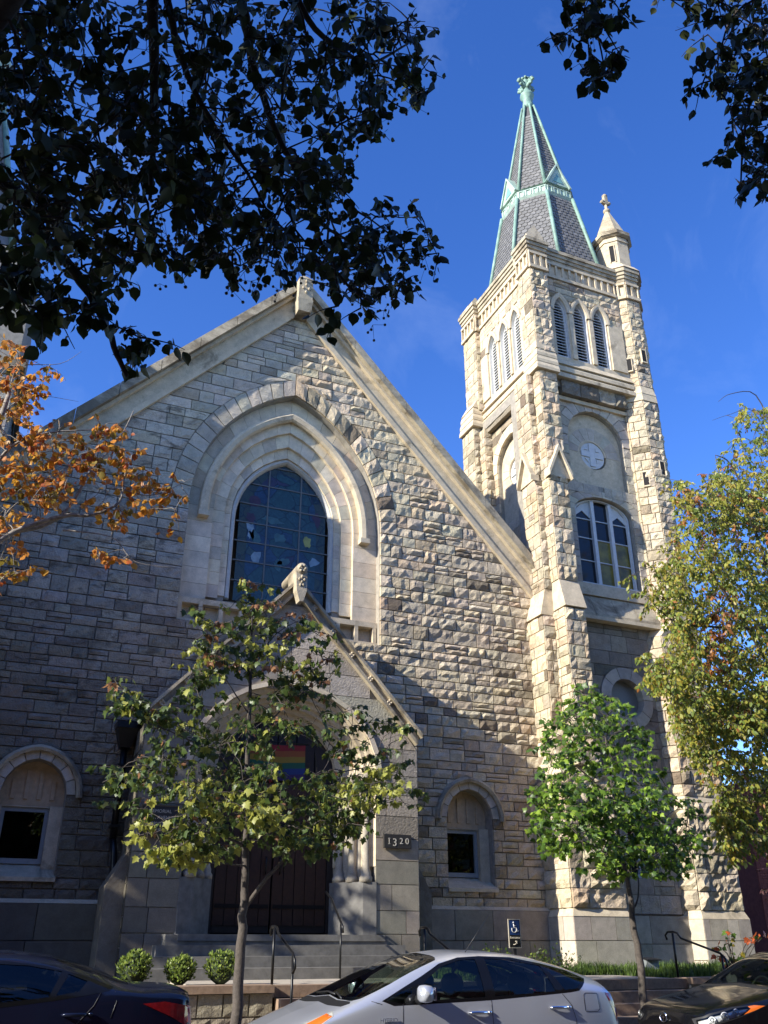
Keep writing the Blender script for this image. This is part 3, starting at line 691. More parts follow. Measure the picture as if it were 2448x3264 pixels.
# doorway orders
M_COLG = stone_mat('grey_column_stone', 40, .3, .01, .52, False, (0.27, 0.255, 0.23))
mo = Mason(63); mo.arch(PF, PX, PS, PE, 1.865, 1.985, 7, d=0.05, style='smooth', pal='pale', depth=0.1); mo.finish(porch)
mb = MB(); sweep(mb, PF, PX, PS, PE, 2.9, [(1.86, 0.0), (1.84, -0.06), (1.76, -0.10), (1.74, -0.16), (1.66, -0.17)], 10); mb.build('arch_moulding', M_TRIM, porch)
mb = MB(); sweep(mb, PF, PX, PS, PE, 2.9, [(1.66, -0.17), (1.65, -0.26), (1.56, -0.30), (1.54, -0.38), (1.46, -0.39)], 10); mb.build('arch_moulding', M_TRIM, porch)
mb = MB(); sweep(mb, PF, PX, PS, PE, 2.9, [(1.46, -0.39), (1.45, -0.48), (1.36, -0.52), (1.34, -0.62), (1.24, -0.64), (1.22, -0.80)], 10); mb.build('arch_moulding', M_TRIM, porch)
for sg in (-1, 1):
    for w, d in ((1.70, -0.11), (1.50, -0.33), (1.31, -0.55)):
        c = PF.P(PX + sg * w, 0, d); mb = MB(); mb.lathe((c.x, c.y, 0), [(.13, 2.62), (.13, 2.70), (.10, 2.74), (.10, 2.80), (.075, 2.86), (.075, 4.38), (.095, 4.42), (.12, 4.6), (.13, 4.62)], 12)
        mb.build('column', M_COLG, porch)
    mb = MB(); px = lambda w: PX + sg * w
    pl = [(px(1.87), 16.78), (px(1.62), 16.84), (px(1.42), 17.06), (px(1.2), 17.28), (px(1.16), 17.62), (px(2.0), 17.62), (px(2.0), 16.9)]
    if sg > 0: pl.reverse()
    solid(mb, pl, 1.70, 2.62); mb.build('column_plinth', M_PSTEP, porch)
    mb = MB(); solid(mb, [(px(1.87), 16.96), (px(1.62), 17.05), (px(1.42), 17.25), (px(1.26), 17.48), (px(1.2), 17.62), (px(2.0), 17.62)][::(1 if sg < 0 else -1)], 2.62, 4.7); mb.build('jamb', M_COLG, porch)
# doors
ds = MB().box(PX - 1.24, PX + 1.24, 17.66, 17.75, 1.70, 6.4); ds.build('door_recess', M_DARK, porch)
for sg in (-1, 1):
    a, b = sorted((PX + sg * 0.012, PX + sg * 1.10)); d = MB().box(a, b, 17.52, 17.58, 1.74, 4.2).build('door', M_WOODD, porch)
    for k in range(5): w = (b - a) / 5; MB().box(a + w * k + .008, a + w * (k + 1) - .008, 17.495, 17.522, 1.86, 4.1).build('plank', M_WOOD, d)
    for z in (2.15, 3.6): MB().box(a + .03, b - .03, 17.475, 17.497, z, z + .07).build('strap_hinge', M_IRON, d)
    MB().tube([(PX + sg * .14, 17.46, 2.75), (PX + sg * .14, 17.43, 2.80), (PX + sg * .14, 17.43, 3.0), (PX + sg * .14, 17.46, 3.05)], 0.018, 6).build('handle', M_IRON, d)
    MB().box(*sorted((PX + sg * 1.11, PX + sg * 1.24)), 17.5, 17.6, 1.72, 4.3).build('door_post', M_WOODD, porch)
tr_ = MB().box(PX - 1.24, PX + 1.24, 17.47, 17.62, 4.2, 4.42).build('transom_beam', M_WOOD, porch)
for k in range(6):
    a = PX - 1.2 + 0.4 * k; MB().box(a + .012, a + .388, 17.54, 17.58, 4.42, 6.1).build('plank', M_WOODD, tr_)
# steps of the porch
for i in range(4):
    z = 1.70 - 0.165 * i; w = (2.1, 2.3, 2.45, 2.6)[i]
    MB().box(PX - w, PX + w - 0.15, 16.45 - 0.36 * i, 17.6 if i == 0 else 16.44 - 0.36 * (i - 1) + 0.03, G - 0.02, z).build('step', M_PSTEP, porch)
MB().box(PX - 1.9, PX + 1.9, 16.43, 17.66, 1.6, 1.704).build('threshold', M_PSTEP, porch)

# things fixed to the porch
def text(name, body, size, loc, rot, mat, parent, ext=0.003, align='CENTER'):
    cu = bpy.data.curves.new(name, 'FONT'); cu.body = body; cu.size = size; cu.extrude = ext; cu.align_x = align; cu.align_y = 'CENTER'; cu.resolution_u = 3
    tmp = bpy.data.objects.new(name, cu); me = bpy.data.meshes.new_from_object(tmp); bpy.data.objects.remove(tmp); bpy.data.curves.remove(cu); me.materials.clear(); me.materials.append(mat)
    o = bpy.data.objects.new(name, me); COL.objects.link(o); o.parent = parent; o.location = V(loc) - world_of(parent); o.rotation_euler = rot; WORLD[o.name] = V(loc); return o
M_PLATE = simple('slate_plate', (0.03, 0.027, 0.024), 0.5); M_LETTER = simple('pale_letter', (0.52, 0.48, 0.40), 0.5)
M_SIGNBLUE = simple('sign_blue', (0.01, 0.042, 0.15), 0.5); M_SIGNBLK = simple('sign_black', (0.015, 0.014, 0.012), 0.4); M_CREAM = simple('sign_cream', (0.6, 0.54, 0.42), 0.5)
RX = (math.pi / 2, 0, 0)
t = thing('house_number_sign', 'dark slate plate reading 1320 beside the church door', 'sign', (7.51, 16.75, 3.24))
MB().box(7.21, 7.79, 16.725, 16.785, 3.235, 3.49).build('plate', M_PLATE, t)
for ch, dx, dz, s in (('1', 7.315, 3.362, 0.155), ('3', 7.435, 3.335, 0.205), ('2', 7.575, 3.365, 0.16), ('0', 7.70, 3.365, 0.165)): text('digit', ch, s, (dx, 16.722, dz), RX, M_LETTER, t)
mb = MB().box(7.292, 7.338, 16.719, 16.7235, 3.306, 3.314); mb.box(7.292, 7.338, 16.719, 16.7235, 3.408, 3.416); mb.build('serif', M_LETTER, t)
t = thing('church_name_plaque', 'dark bronze plaque with the church name, half hidden by maple leaves', 'plaque', (2.84, 16.75, 3.3))
MB().box(2.52, 3.17, 16.735, 16.785, 3.28, 3.78).build('plate', M_PLATE, t); mb = MB()
for q in ((2.505, 2.53, 3.265, 3.795), (3.16, 3.185, 3.265, 3.795), (2.53, 3.16, 3.265, 3.285), (2.53, 3.16, 3.775, 3.795)): mb.box(q[0], q[1], 16.725, 16.785, q[2], q[3])
mb.build('rim', simple('bronze', (0.16, 0.12, 0.07), 0.4, 0.6), t)
for k, s in enumerate(('MEMORIAL', 'PARK AVENUE', 'PRESBYTERIAN', 'CHURCH')): text('lettering', s, 0.082, (2.845, 16.732, 3.69 - 0.108 * k), RX, M_LETTER, t)
t = thing('rainbow_flag', 'rainbow striped flag hanging over the church doors', 'flag', (5.12, 17.3, 4.5))
for k, c in enumerate(((0.22, 0.016, 0.020), (0.25, 0.075, 0.022), (0.24, 0.16, 0.022), (0.01, 0.085, 0.05), (0.012, 0.032, 0.15), (0.028, 0.014, 0.08))):  # stripe colours dimmed to put the porch shade into the cloth
    fb = MB(); z1 = 5.20 - 0.115 * k; z0 = z1 - 0.115; vs = []; nn = 14
    for i in range(nn + 1):
        u = i / nn; x = 4.5 + 1.24 * u
        for z in (z0, z1): vs.append((x, 17.38 + 0.02 * math.sin(u * 11 + z * 3) + 0.015 * math.sin(u * 23), z - 0.04 * math.sin(u * math.pi)))
    fb.add(vs, [(2 * i, 2 * i + 2, 2 * i + 3, 2 * i + 1) for i in range(nn)], 0, None, True); fb.build('stripe', simple('flag_cloth_%d' % k, c, 0.8), t)
MB().tube([(4.45, 17.38, 5.215), (5.8, 17.38, 5.215)], 0.012, 6).build('rod', M_IRON, t)
MB().tube([(4.49, 17.37, 5.23), (4.49, 17.37, 4.5)], 0.008, 6).build('hem_cord', M_WHITE, t)
for xx, lab in ((8.16, 'brown downspout with dark head box at right edge of the porch'), (2.22, 'dark stained downspout at left edge of the porch')):
    t = thing('downspout', lab, 'downspout', (xx, 17.86, 1.3)); mt = M_BROWNP if xx > 5 else M_IRON
    MB().tube([(xx, 17.86, 5.0), (xx, 17.86, 3.3)], 0.065, 8).build('pipe', mt, t)
    mb = MB(); mb.hull([(xx - .1, 17.74, 4.95), (xx + .1, 17.74, 4.95), (xx + .1, 17.98, 4.95), (xx - .1, 17.98, 4.95)], [(xx - .2, 17.6, 5.3), (xx + .2, 17.6, 5.3), (xx + .2, 17.98, 5.3), (xx - .2, 17.98, 5.3)]); mb.box(xx - .22, xx + .22, 17.58, 17.985, 5.3, 5.42); mb.build('head_box', mt, t)
    mb = MB(); mb.tube([(xx, 17.86, 3.3), (xx + .05, 17.8, 3.05), (xx + .1, 17.76, 2.5), (xx + .1, 17.76, 1.1)], 0.06, 8); mb.build('lower_pipe', mt, t)
    for z in (4.6, 3.5): MB().box(xx - .09, xx + .09, 17.78, 17.985, z, z + .05).build('bracket', mt, t)

# ================================================================ bell tower
TX0, TX1, TY0, TY1 = 12.06, 16.3, 17.0, 21.25
tower = thing('bell_tower', 'tall square limestone bell tower with louvred belfry and green copper slate spire', 'tower', (14.2, 19.1, G))
core = MB(); TM = Mason(77)
def seg(plan, z0, z1, faces, style='rock', pal='warm', hr=(.22, .36), wr=(.28, .6), name='stone', mb=None, **k):
    solid(mb or core, inset(plan, 0.04), z0, z1)
    for i in faces: TM.face(plan[i], plan[(i + 1) % len(plan)], z0, z1, style=style, pal=pal, hr=hr, wr=wr, name=name, **k)
trim = MB()
def cap(pl0, z0, pl1, z1, lip=0.0, mb=None): solid(mb or trim, pl0, z0, z1, pl1)
# bottom of the front-left corner: plinth, massive block, then paired buttresses
seg(rect(11.60, 13.08, 16.95, 18.6), 0.9, 1.62, (0, 3), 'smooth', 'ashlar', (.4, .7), (.7, 1.0), 'plinth_stone', split=0); seg(rect(11.60, 13.08, 16.95, 18.6), 1.62, 2.08, (0, 3), 'smooth', 'ashlar', (.45, .5), (.4, .7), 'plinth_stone', split=0)
cap(rect(11.59, 13.09, 16.94, 18.6), 2.08, rect(11.67, 13.01, 17.03, 18.6), 2.24)
seg(rect(11.66, 13.02, 17.02, 18.6), 2.24, 5.0, (0, 3), 'boulder', 'warm', (.36, .46), (.45, .8), split=0)
cap(rect(11.64, 13.04, 17.0, 18.6), 5.0, rect(11.74, 12.70, 17.30, 18.4), 5.55)
seg(rect(11.73, 12.09, 17.33, 18.05), 5.2, 8.85, (0, 3), 'rock', 'warm', (.24, .34), (.2, .45)); seg(rect(12.06, 12.66, 16.86, 17.5), 5.2, 8.95, (0, 3), 'rock', 'warm', (.24, .36), (.2, .42))
cap(rect(11.66, 12.10, 17.31, 18.07), 8.85, rect(11.86, 12.10, 17.34, 18.05), 9.55); cap(rect(12.05, 12.68, 16.80, 17.5), 8.98, rect(12.07, 12.65, 17.0, 17.5), 9.72)
seg(rect(11.86, 12.09, 17.33, 18.0), 9.55, 16.05, (0, 3), 'rock', 'warm', (.24, .36), (.2, .45)); seg(rect(12.06, 12.65, 17.0, 17.5), 9.72, 16.12, (0, 3), 'rock', 'warm', (.24, .38), (.2, .42))
solid(core, rect(12.08, 12.7, 17.36, 18.6), 5.0, 16.2)
solid(trim, rect(12.62, 12.74, 17.22, 17.5), 9.0, 15.6); solid(trim, rect(12.64, 12.76, 17.25, 17.5), 2.3, 9.0)
# small gablets on the buttresses
for (fr, c, w) in ((Fr((12.06, 17.0, 0), (1, 0, 0)), 0.3, 0.36), (Fr((11.86, 18.0, 0), (0, -1, 0)), 0.33, 0.36)):
    for sg in (-1, 1):
        a = [(c, 13.62), (c + sg * w, 12.78), (c + sg * w, 12.62), (c, 13.44)]
        trim.prism(fr, a if sg < 0 else a[::-1], -0.1, 0.16)
    trim.prism(fr, [(c - w, 12.66), (c + w, 12.66), (c, 13.4)], -0.1, 0.05)
# left (street-side) face of the tower: recessed wall, far buttress
LF = Fr((12.32, 0, 0), (0, -1, 0))                                   # a = -y
LC = -19.08; LE = arch_e(0.86, 0.9)
def left_iv(b):
    iv = [(-20.45, -18.0)]; ww = arch_half(14.25, LE, 0.86 + 0.32, b) if b > 14.25 else (0.86 if b > 12.4 else None)
    return sub(iv, LC - ww, LC + ww) if ww else iv
mb = MB(); slab(mb, LF, [(-20.6, 1), (-17.6, 1), (-17.6, 16.3), (-20.6, 16.3)], [arch_poly(LC, 14.25, LE, 0.86, 12.4)], -0.04, -0.4); mb.fbox(LF, -20.4, -17.8, 11.9, 15.6, -0.5, -0.28)
lw = mb.build('side_wall', M_MORT, tower)
TM.wall(LF, left_iv, 8.6, 15.72, crit=(12.4, 14.25, 15.5), style='hewn', pal='warm')
TM.arch(LF, LC, 14.25, LE, 0.865, 1.18, 5, d=0.03, style='smooth', pal='pale')
seg(rect(11.86, 12.3, 20.45, 21.2), 8.0, 16.05, (0, 3), 'rock', 'warm', (.25, .38), (.2, .5)); seg(rect(12.06, 12.4, 20.15, 20.5), 8.0, 15.9, (0, 3), 'rock', 'warm', (.25, .38), (.2, .4))
TM.rects(LF, -20.3, -18.05, 15.74, 16.16, d=0.16, style='rock', pal='dark', depth=0.4)
# front face of the tower
TF = Fr((0, 17.45, 0), (1, 0, 0)); FC = 14.08; FE = arch_e(0.94, 0.96); BWE = arch_e(0.95, 0.5)
def front_iv(b):
    iv = [(12.66, 15.42)]
    if 12.95 <= b:
        ww = arch_half(14.42, FE, 0.94 + (0.36 if b > 14.42 else 0), b)
        return sub(iv, FC - ww, FC + ww) if ww else iv
    if 9.95 <= b <= 12.95:
        ww = arch_half(12.1, BWE, 0.95 + (0.40 if b > 12.1 else 0), b)
        if ww: iv = sub(iv, FC - ww, FC + ww)
    if abs(b - 7.02) < 0.80: h = math.sqrt(0.64 - (b - 7.02) ** 2); iv = sub(iv, FC - h, FC + h)
    if 2.9 < b < 4.1: iv = sub(iv, 13.62, 14.42)
    return iv
circ = lambda r, cz, n=24: [(FC + r * math.cos(2 * math.pi * k / n), cz + r * math.sin(2 * math.pi * k / n)) for k in range(n)]
mb = MB(); slab(mb, TF, [(12.5, 0.9), (15.6, 0.9), (15.6, 16.3), (12.5, 16.3)], [arch_poly(FC, 14.42, FE, 0.94, 12.98), arch_poly(FC, 12.1, BWE, 0.95, 9.95), circ(0.79, 7.02), [(13.62, 2.9), (14.42, 2.9), (14.42, 4.1), (13.62, 4.1)]], -0.05, -0.4)
mb.fbox(TF, 12.6, 15.5, 12.7, 15.8, -0.55, -0.28)
fw = mb.build('front_wall', M_MORT, tower)
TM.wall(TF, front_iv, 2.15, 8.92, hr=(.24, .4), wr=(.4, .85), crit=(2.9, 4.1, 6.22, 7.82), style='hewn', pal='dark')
for k, s_ in enumerate(TM.st):
    if s_[6].z < 5.2 and abs(s_[6].y - 17.45) < 0.1: TM.st[k] = s_[:4] + (pick(TM.r, PAL['ashlar']),) + s_[5:]
TM.wall(TF, lambda b: [(13.08, 15.25)], 1.0, 2.12, hr=(.5, .6), wr=(.7, 1.2), split=0, style='smooth', pal='ashlar', name='plinth_stone', d=0.1, depth=0.15)
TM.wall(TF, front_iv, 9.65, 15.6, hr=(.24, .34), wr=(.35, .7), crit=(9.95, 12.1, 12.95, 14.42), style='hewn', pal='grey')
TM.arch(TF, FC, 14.42, FE, 0.945, 1.30, 6, d=0.03, style='smooth', pal='ashlar'); TM.arch(TF, FC, 12.1, BWE, 0.955, 1.34, 5, d=0.0, style='smooth', pal='ashlar')
for a0, a1 in ((12.95, 13.6), (13.6, 14.25), (14.25, 14.82), (14.82, 15.2)): TM.rects(TF, a0, a1, 15.66, 16.14, d=0.20, style='boulder', pal='dark', depth=0.5)
trim.fbox(TF, 12.75, 15.35, 15.52, 15.64, -0.3, 0.10)
mb = MB()                                                             # weathered sill slabs
for a0, a1 in ((12.7, 13.28), (13.29, 13.95), (13.96, 14.62), (14.63, 15.3)):
    mb.hull([TF.P(a0, 9.0, 0), TF.P(a1, 9.0, 0), TF.P(a1, 9.0, 0.2), TF.P(a0, 9.0, 0.2)][::-1], [TF.P(a0, 9.62, -0.02), TF.P(a1, 9.62, -0.02), TF.P(a1, 9.08, 0.2), TF.P(a0, 9.08, 0.2)][::-1])
mb.build('sill_slabs', M_COPE, tower)
trim.fbox(TF, 12.7, 15.35, 8.9, 8.995, -0.1, 0.24); trim.fbox(TF, 12.68, 15.35, 9.64, 9.96, -0.2, 0.03)
def roundel(fr, ca, cz, r, d):
    mb = MB(); n = 24; P = [(ca + r * math.cos(2 * math.pi * k / n), cz + r * math.sin(2 * math.pi * k / n)) for k in range(n)]
    mb.prism(fr, P, d, d + 0.02)
    o = mb.build('roundel', M_WHITE, tower)
    mb = MB(); q = r * 0.86; a = 0.085
    for z0, z1, x0, x1 in ((-q, q, -a, a), (-a, a, -q, -a - .003), (-a, a, a + .003, q)): mb.fbox(fr, ca + x0, ca + x1, cz + z0, cz + z1, d + 0.02, d + 0.055)
    for sx in (-1, 1):
        for sz in (-1, 1): mb.prism(fr, [(ca + sx * .14, cz + sz * .14), (ca + sx * r * .6, cz + sz * .14), (ca + sx * .14, cz + sz * r * .6)][::sx * sz], d + 0.02, d + 0.05)
    mb.build('cross', M_WHITE, o)
    mb = MB(); sweep(mb, fr, ca, cz, 0.0001, cz, [(r, d), (r, d + .05), (r + .05, d + .05), (r + .05, d)], 10); mb.build('rim', M_TRIM, o)
for s_ in range(5):
    pass
mb = MB(); slab(mb, TF, arch_poly(FC, 14.42, FE, 0.95, 12.96), [[(FC + .44 * math.cos(2 * math.pi * k / 24), 14.02 + .44 * math.sin(2 * math.pi * k / 24)) for k in range(24)]], -0.16, -0.3); mb.build('niche_panel', MATS['carved_limestone'], tower)
rn = Mason(7)
for k in range(9):
    a0, a1 = math.radians(20 * k), math.radians(20 * (k + 1))
    rn.stone(TF, lambda u, v, a0=a0, a1=a1: (FC + (.45 + .44 * u) * math.cos(a0 + (a1 - a0) * v), 14.04 + (.45 + .44 * u) * math.sin(a0 + (a1 - a0) * v)), .44, .25, style='smooth', pal='ashlar', name='niche_stone', d=-0.155, depth=0.03, cells=(1, 2))
for k in range(9):
    a0, a1 = math.radians(20 * k), math.radians(20 * (k + 1))
    rn.stone(LF, lambda u, v, a0=a0, a1=a1: (LC + (.46 + .36 * u) * math.cos(a0 + (a1 - a0) * v), 13.98 + (.46 + .36 * u) * math.sin(a0 + (a1 - a0) * v)), .36, .25, style='smooth', pal='pale', name='niche_stone', d=-0.13, depth=0.03, cells=(1, 2))
rn.finish(fw)
roundel(TF, FC - 0.05, 14.04, 0.43, -0.20)
mb = MB(); slab(mb, LF, arch_poly(LC, 14.25, LE, 0.87, 12.38), [[(LC + .45 * math.cos(2 * math.pi * k / 24), 13.98 + .45 * math.sin(2 * math.pi * k / 24)) for k in range(24)]], -0.14, -0.3); mb.build('niche_panel', MATS['carved_limestone'], tower)
roundel(LF, LC, 13.98, 0.44, -0.20)
# big three-light window
mb = MB(); sweep(mb, TF, FC, 12.1, BWE, 9.96, [(0.94, -0.18), (0.90, -0.13), (0.85, -0.13), (0.83, -0.2), (0.94, -0.24)], 10, closed=True); mb.fbox(TF, FC - .94, FC + .94, 9.96, 10.06, -0.24, -0.12)
bw = mb.build('arched_window', M_WHITE, tower)
MB().prism(TF, arch_poly(FC, 12.1, BWE, 0.9, 10.0), -0.34, -0.33).build('blind', simple('window_back', (0.012, 0.012, 0.012), 0.6), bw)
lx = [FC - .84, FC - .34, FC - .24, FC + .24, FC + .34, FC + .84]
for k in (1, 3): MB().fbox(TF, lx[k], lx[k + 1], 10.06, 12.5, -0.22, -0.12).build('mullion', M_WHITE, bw)
AMB = simple('amber_glass', (0.20, 0.15, 0.02), 0.25, 0, 2.5, 0.7); BLK = simple('dark_glass', (0.012, 0.014, 0.017), 0.08)
for k in range(3):
    a0, a1 = lx[2 * k], lx[2 * k + 1]; m_ = (a0 + a1) / 2; tz = 12.05 if k != 1 else 12.35; hz_ = [10.06, 10.72, 11.38, 11.95, tz + .15]
    for j in range(4):
        z0, z1 = hz_[j] + .015, hz_[j + 1] - .015; mt = AMB if (k > 0 and j < 2) and not (k == 2 and j == 1 and False) else BLK
        if j == 3:
            if k != 1: p = [(a0, z0), (a1, z0), (a1, z0 + .04), (m_, z1 + .03), (a0, z0 + .04)]
            else: p = [(a0, z0), (a1, z0), (a1, z1 - .02), (m_, z1 + .03), (a0, z1 - .02)]
        else: p = [(a0, z0), (a1, z0), (a1, z1), (a0, z1)]
        MB().prism(TF, p, -0.235, -0.225).build('pane', mt, bw)
        if j: MB().fbox(TF, a0, a1, z0 - .028, z0 - .002, -0.235, -0.195).build('glazing_bar', M_WHITE, bw)
    if k != 1:
        for q in ((a0, m_), (m_, a1)):
            p = [(q[0], 12.02), (q[1], 12.02), (q[1], 12.55), (q[0], 12.55)]
            lo = 12.0 if q[0] == a0 else 12.2; hi_ = 12.2 if q[0] == a0 else 12.0
            top = lambda x: 12.1 + BWE[1] * math.sqrt(max(0, (0.85 + BWE[0]) ** 2 - (abs(x - FC) + BWE[0]) ** 2))
            P = [(q[0], lo), (q[1], hi_), (q[1], max(hi_ + .01, top(q[1]))), (q[0], max(lo + .01, top(q[0])))]
            MB().prism(TF, P, -0.232, -0.20).build('spandrel', M_WHITE, bw)
# round window
mb = MB(); mb.prism(TF, circ(0.6, 7.02), -0.22, -0.2); ow = mb.build('round_window', simple('dull_glass', (0.22, 0.21, 0.18), 0.45), tower)
mo = Mason(8)
for k in range(10):
    a0, a1 = 2 * math.pi * k / 10, 2 * math.pi * (k + 1) / 10
    mo.stone(TF, lambda u, v, a0=a0, a1=a1: (FC + (.48 + .30 * u) * math.cos(a0 + (a1 - a0) * v), 7.02 + (.48 + .30 * u) * math.sin(a0 + (a1 - a0) * v)), .3, .4, style='smooth', pal='ashlar', name='voussoir', d=0.03, depth=0.25, cells=(1, 4))
mo.finish(ow)
# low window in the tower front
lwn = MB().fbox(TF, 13.62, 14.42, 2.9, 4.1, -0.38, -0.34).build('low_window', M_DARK, tower)
mb = MB()
for q in ((13.62, 13.70, 2.9, 4.1), (14.34, 14.42, 2.9, 4.1), (13.7, 14.34, 4.02, 4.1), (13.7, 14.34, 2.9, 2.99), (13.99, 14.05, 2.99, 4.02)): mb.fbox(TF, *q, -0.3, -0.2)
mb.build('window_frame', M_WHITE, lwn); MB().fbox(TF, 13.7, 14.34, 2.99, 4.02, -0.27, -0.26).build('pane', M_GLASSD, lwn)
# stair turret, octagonal, on the right front corner
TC = (15.88, 17.6)
ob_ = lambda a: octa(*TC, a)
base = [(14.86, 17.5), (15.13, 17.08), (16.5, 17.08), (16.5, 18.2), (14.86, 18.2)]
seg(base, 0.9, 1.62, (0, 1, 2), 'smooth', 'ashlar', (.4, .7), (.4, .8), 'plinth_stone', split=0); seg(base, 1.62, 2.06, (0, 1, 2), 'smooth', 'ashlar', (.4, .5), (.3, .6), 'plinth_stone', split=0)
b2 = [(14.92, 17.52), (15.17, 17.15), (16.42, 17.15), (16.42, 18.2), (14.92, 18.2)]
cap([(p[0] - .01 if p[0] < 15 else p[0], p[1]) for p in base], 2.06, b2, 2.24)
seg(b2, 2.24, 4.6, (0, 1, 2), 'boulder', 'warm', (.36, .46), (.35, .75), split=0)
cap([(14.9, 17.5), (15.15, 17.12), (16.45, 17.12), (16.45, 18.2), (14.9, 18.2)], 4.6, b2, 4.72)
seg(b2, 4.72, 8.7, (0, 1, 2), 'rock', 'warm', (.26, .36), (.25, .5))
oc = ob_(0.60); cap(b2[:1] + b2[1:], 8.7, [(15.1, 17.52), (15.5, 17.05), (16.3, 17.05), (16.3, 18.2), (15.1, 18.2)], 9.1)
for z0, z1, a in ((9.1, 15.95, 0.60), (16.5, 19.75, 0.56)): seg(ob_(a), z0, z1, (7, 0, 1, 6), 'rock', 'pale' if False else 'warm', (.24, .36), (.2, .5))
TF7 = [edge(ob_(0.6)[7], ob_(0.6)[0])[0], edge(ob_(0.6)[0], ob_(0.6)[1])[0]]
slit = MB()
for fr, a, b in ((TF7[0], 0.19, 17.05), (TF7[1], 0.22, 17.4), (TF7[0], 0.19, 13.15), (TF7[1], 0.25, 13.5), (TF7[0], 0.2, 10.2), (TF7[1], 0.22, 10.6)):
    h = 0.42
    for q in ((a - .02, a, b, b + h), (a + .15, a + .17, b, b + h), (a - .02, a + .17, b + h, b + h + .05), (a - .02, a + .17, b - .04, b)): trim.fbox(fr, *q, -0.04, 0.035)
    MB().fbox(fr, a, a + .15, b, b + h, 0.0, 0.028).build('slit_window', M_DARK, tower)
cap(ob_(.64), 15.95, ob_(.62), 16.2); cap(ob_(.63), 16.2, ob_(.56), 16.5)
# belfry string courses and sills, stepped
for z, d in ((16.12, .06), (16.36, .03)):
    solid(trim, [(12.66, 17.45 - .30 - d), (15.5, 17.45 - .30 - d), (15.5, 17.6), (12.66, 17.6)], z, z + .12); cap([(12.66, 17.15 - d), (15.5, 17.15 - d), (15.5, 17.6), (12.66, 17.6)], z + .12, [(12.66, 17.2), (15.5, 17.2), (15.5, 17.6), (12.66, 17.6)], z + .24)
    solid(trim, [(12.2 - d, 17.6), (12.6, 17.6), (12.6, 20.4), (12.2 - d, 20.4)], z, z + .12); cap([(12.2 - d, 17.6), (12.6, 17.6), (12.6, 20.4), (12.2 - d, 20.4)], z + .12, [(12.22, 17.6), (12.6, 17.6), (12.6, 20.4), (12.22, 20.4)], z + .24)
cap([(12.66, 17.12), (15.5, 17.12), (15.5, 17.6), (12.66, 17.6)], 16.6, [(12.66, 17.3), (15.5, 17.3), (15.5, 17.6), (12.66, 17.6)], 16.98); cap([(12.13, 17.6), (12.6, 17.6), (12.6, 20.4), (12.13, 20.4)], 16.6, [(12.32, 17.6), (12.6, 17.6), (12.6, 20.4), (12.32, 20.4)], 16.98)
for x0, x1, y0, y1 in ((12.04, 12.67, 16.98, 17.64), (11.86, 12.62, 20.42, 21.22)):
    for z, d in ((16.05, .10), (16.30, .065), (16.55, .03)): solid(trim, rect(x0 - d, x1 + .02, y0 - d, y1), z, z + .10); cap(rect(x0 - d, x1 + .02, y0 - d, y1), z + .10, rect(x0 - d + .05, x1 + .02, y0 - d + .05, y1), z + .25)
    cap(rect(x0 - .01, x1, y0 - .01, y1), 16.8, rect(max(x0 + .02, 12.07), x1 - .16, y0 + .025, y1), 17.2)
solid(core, rect(12.12, 16.2, 17.3, 21.2), 15.9, 16.2)
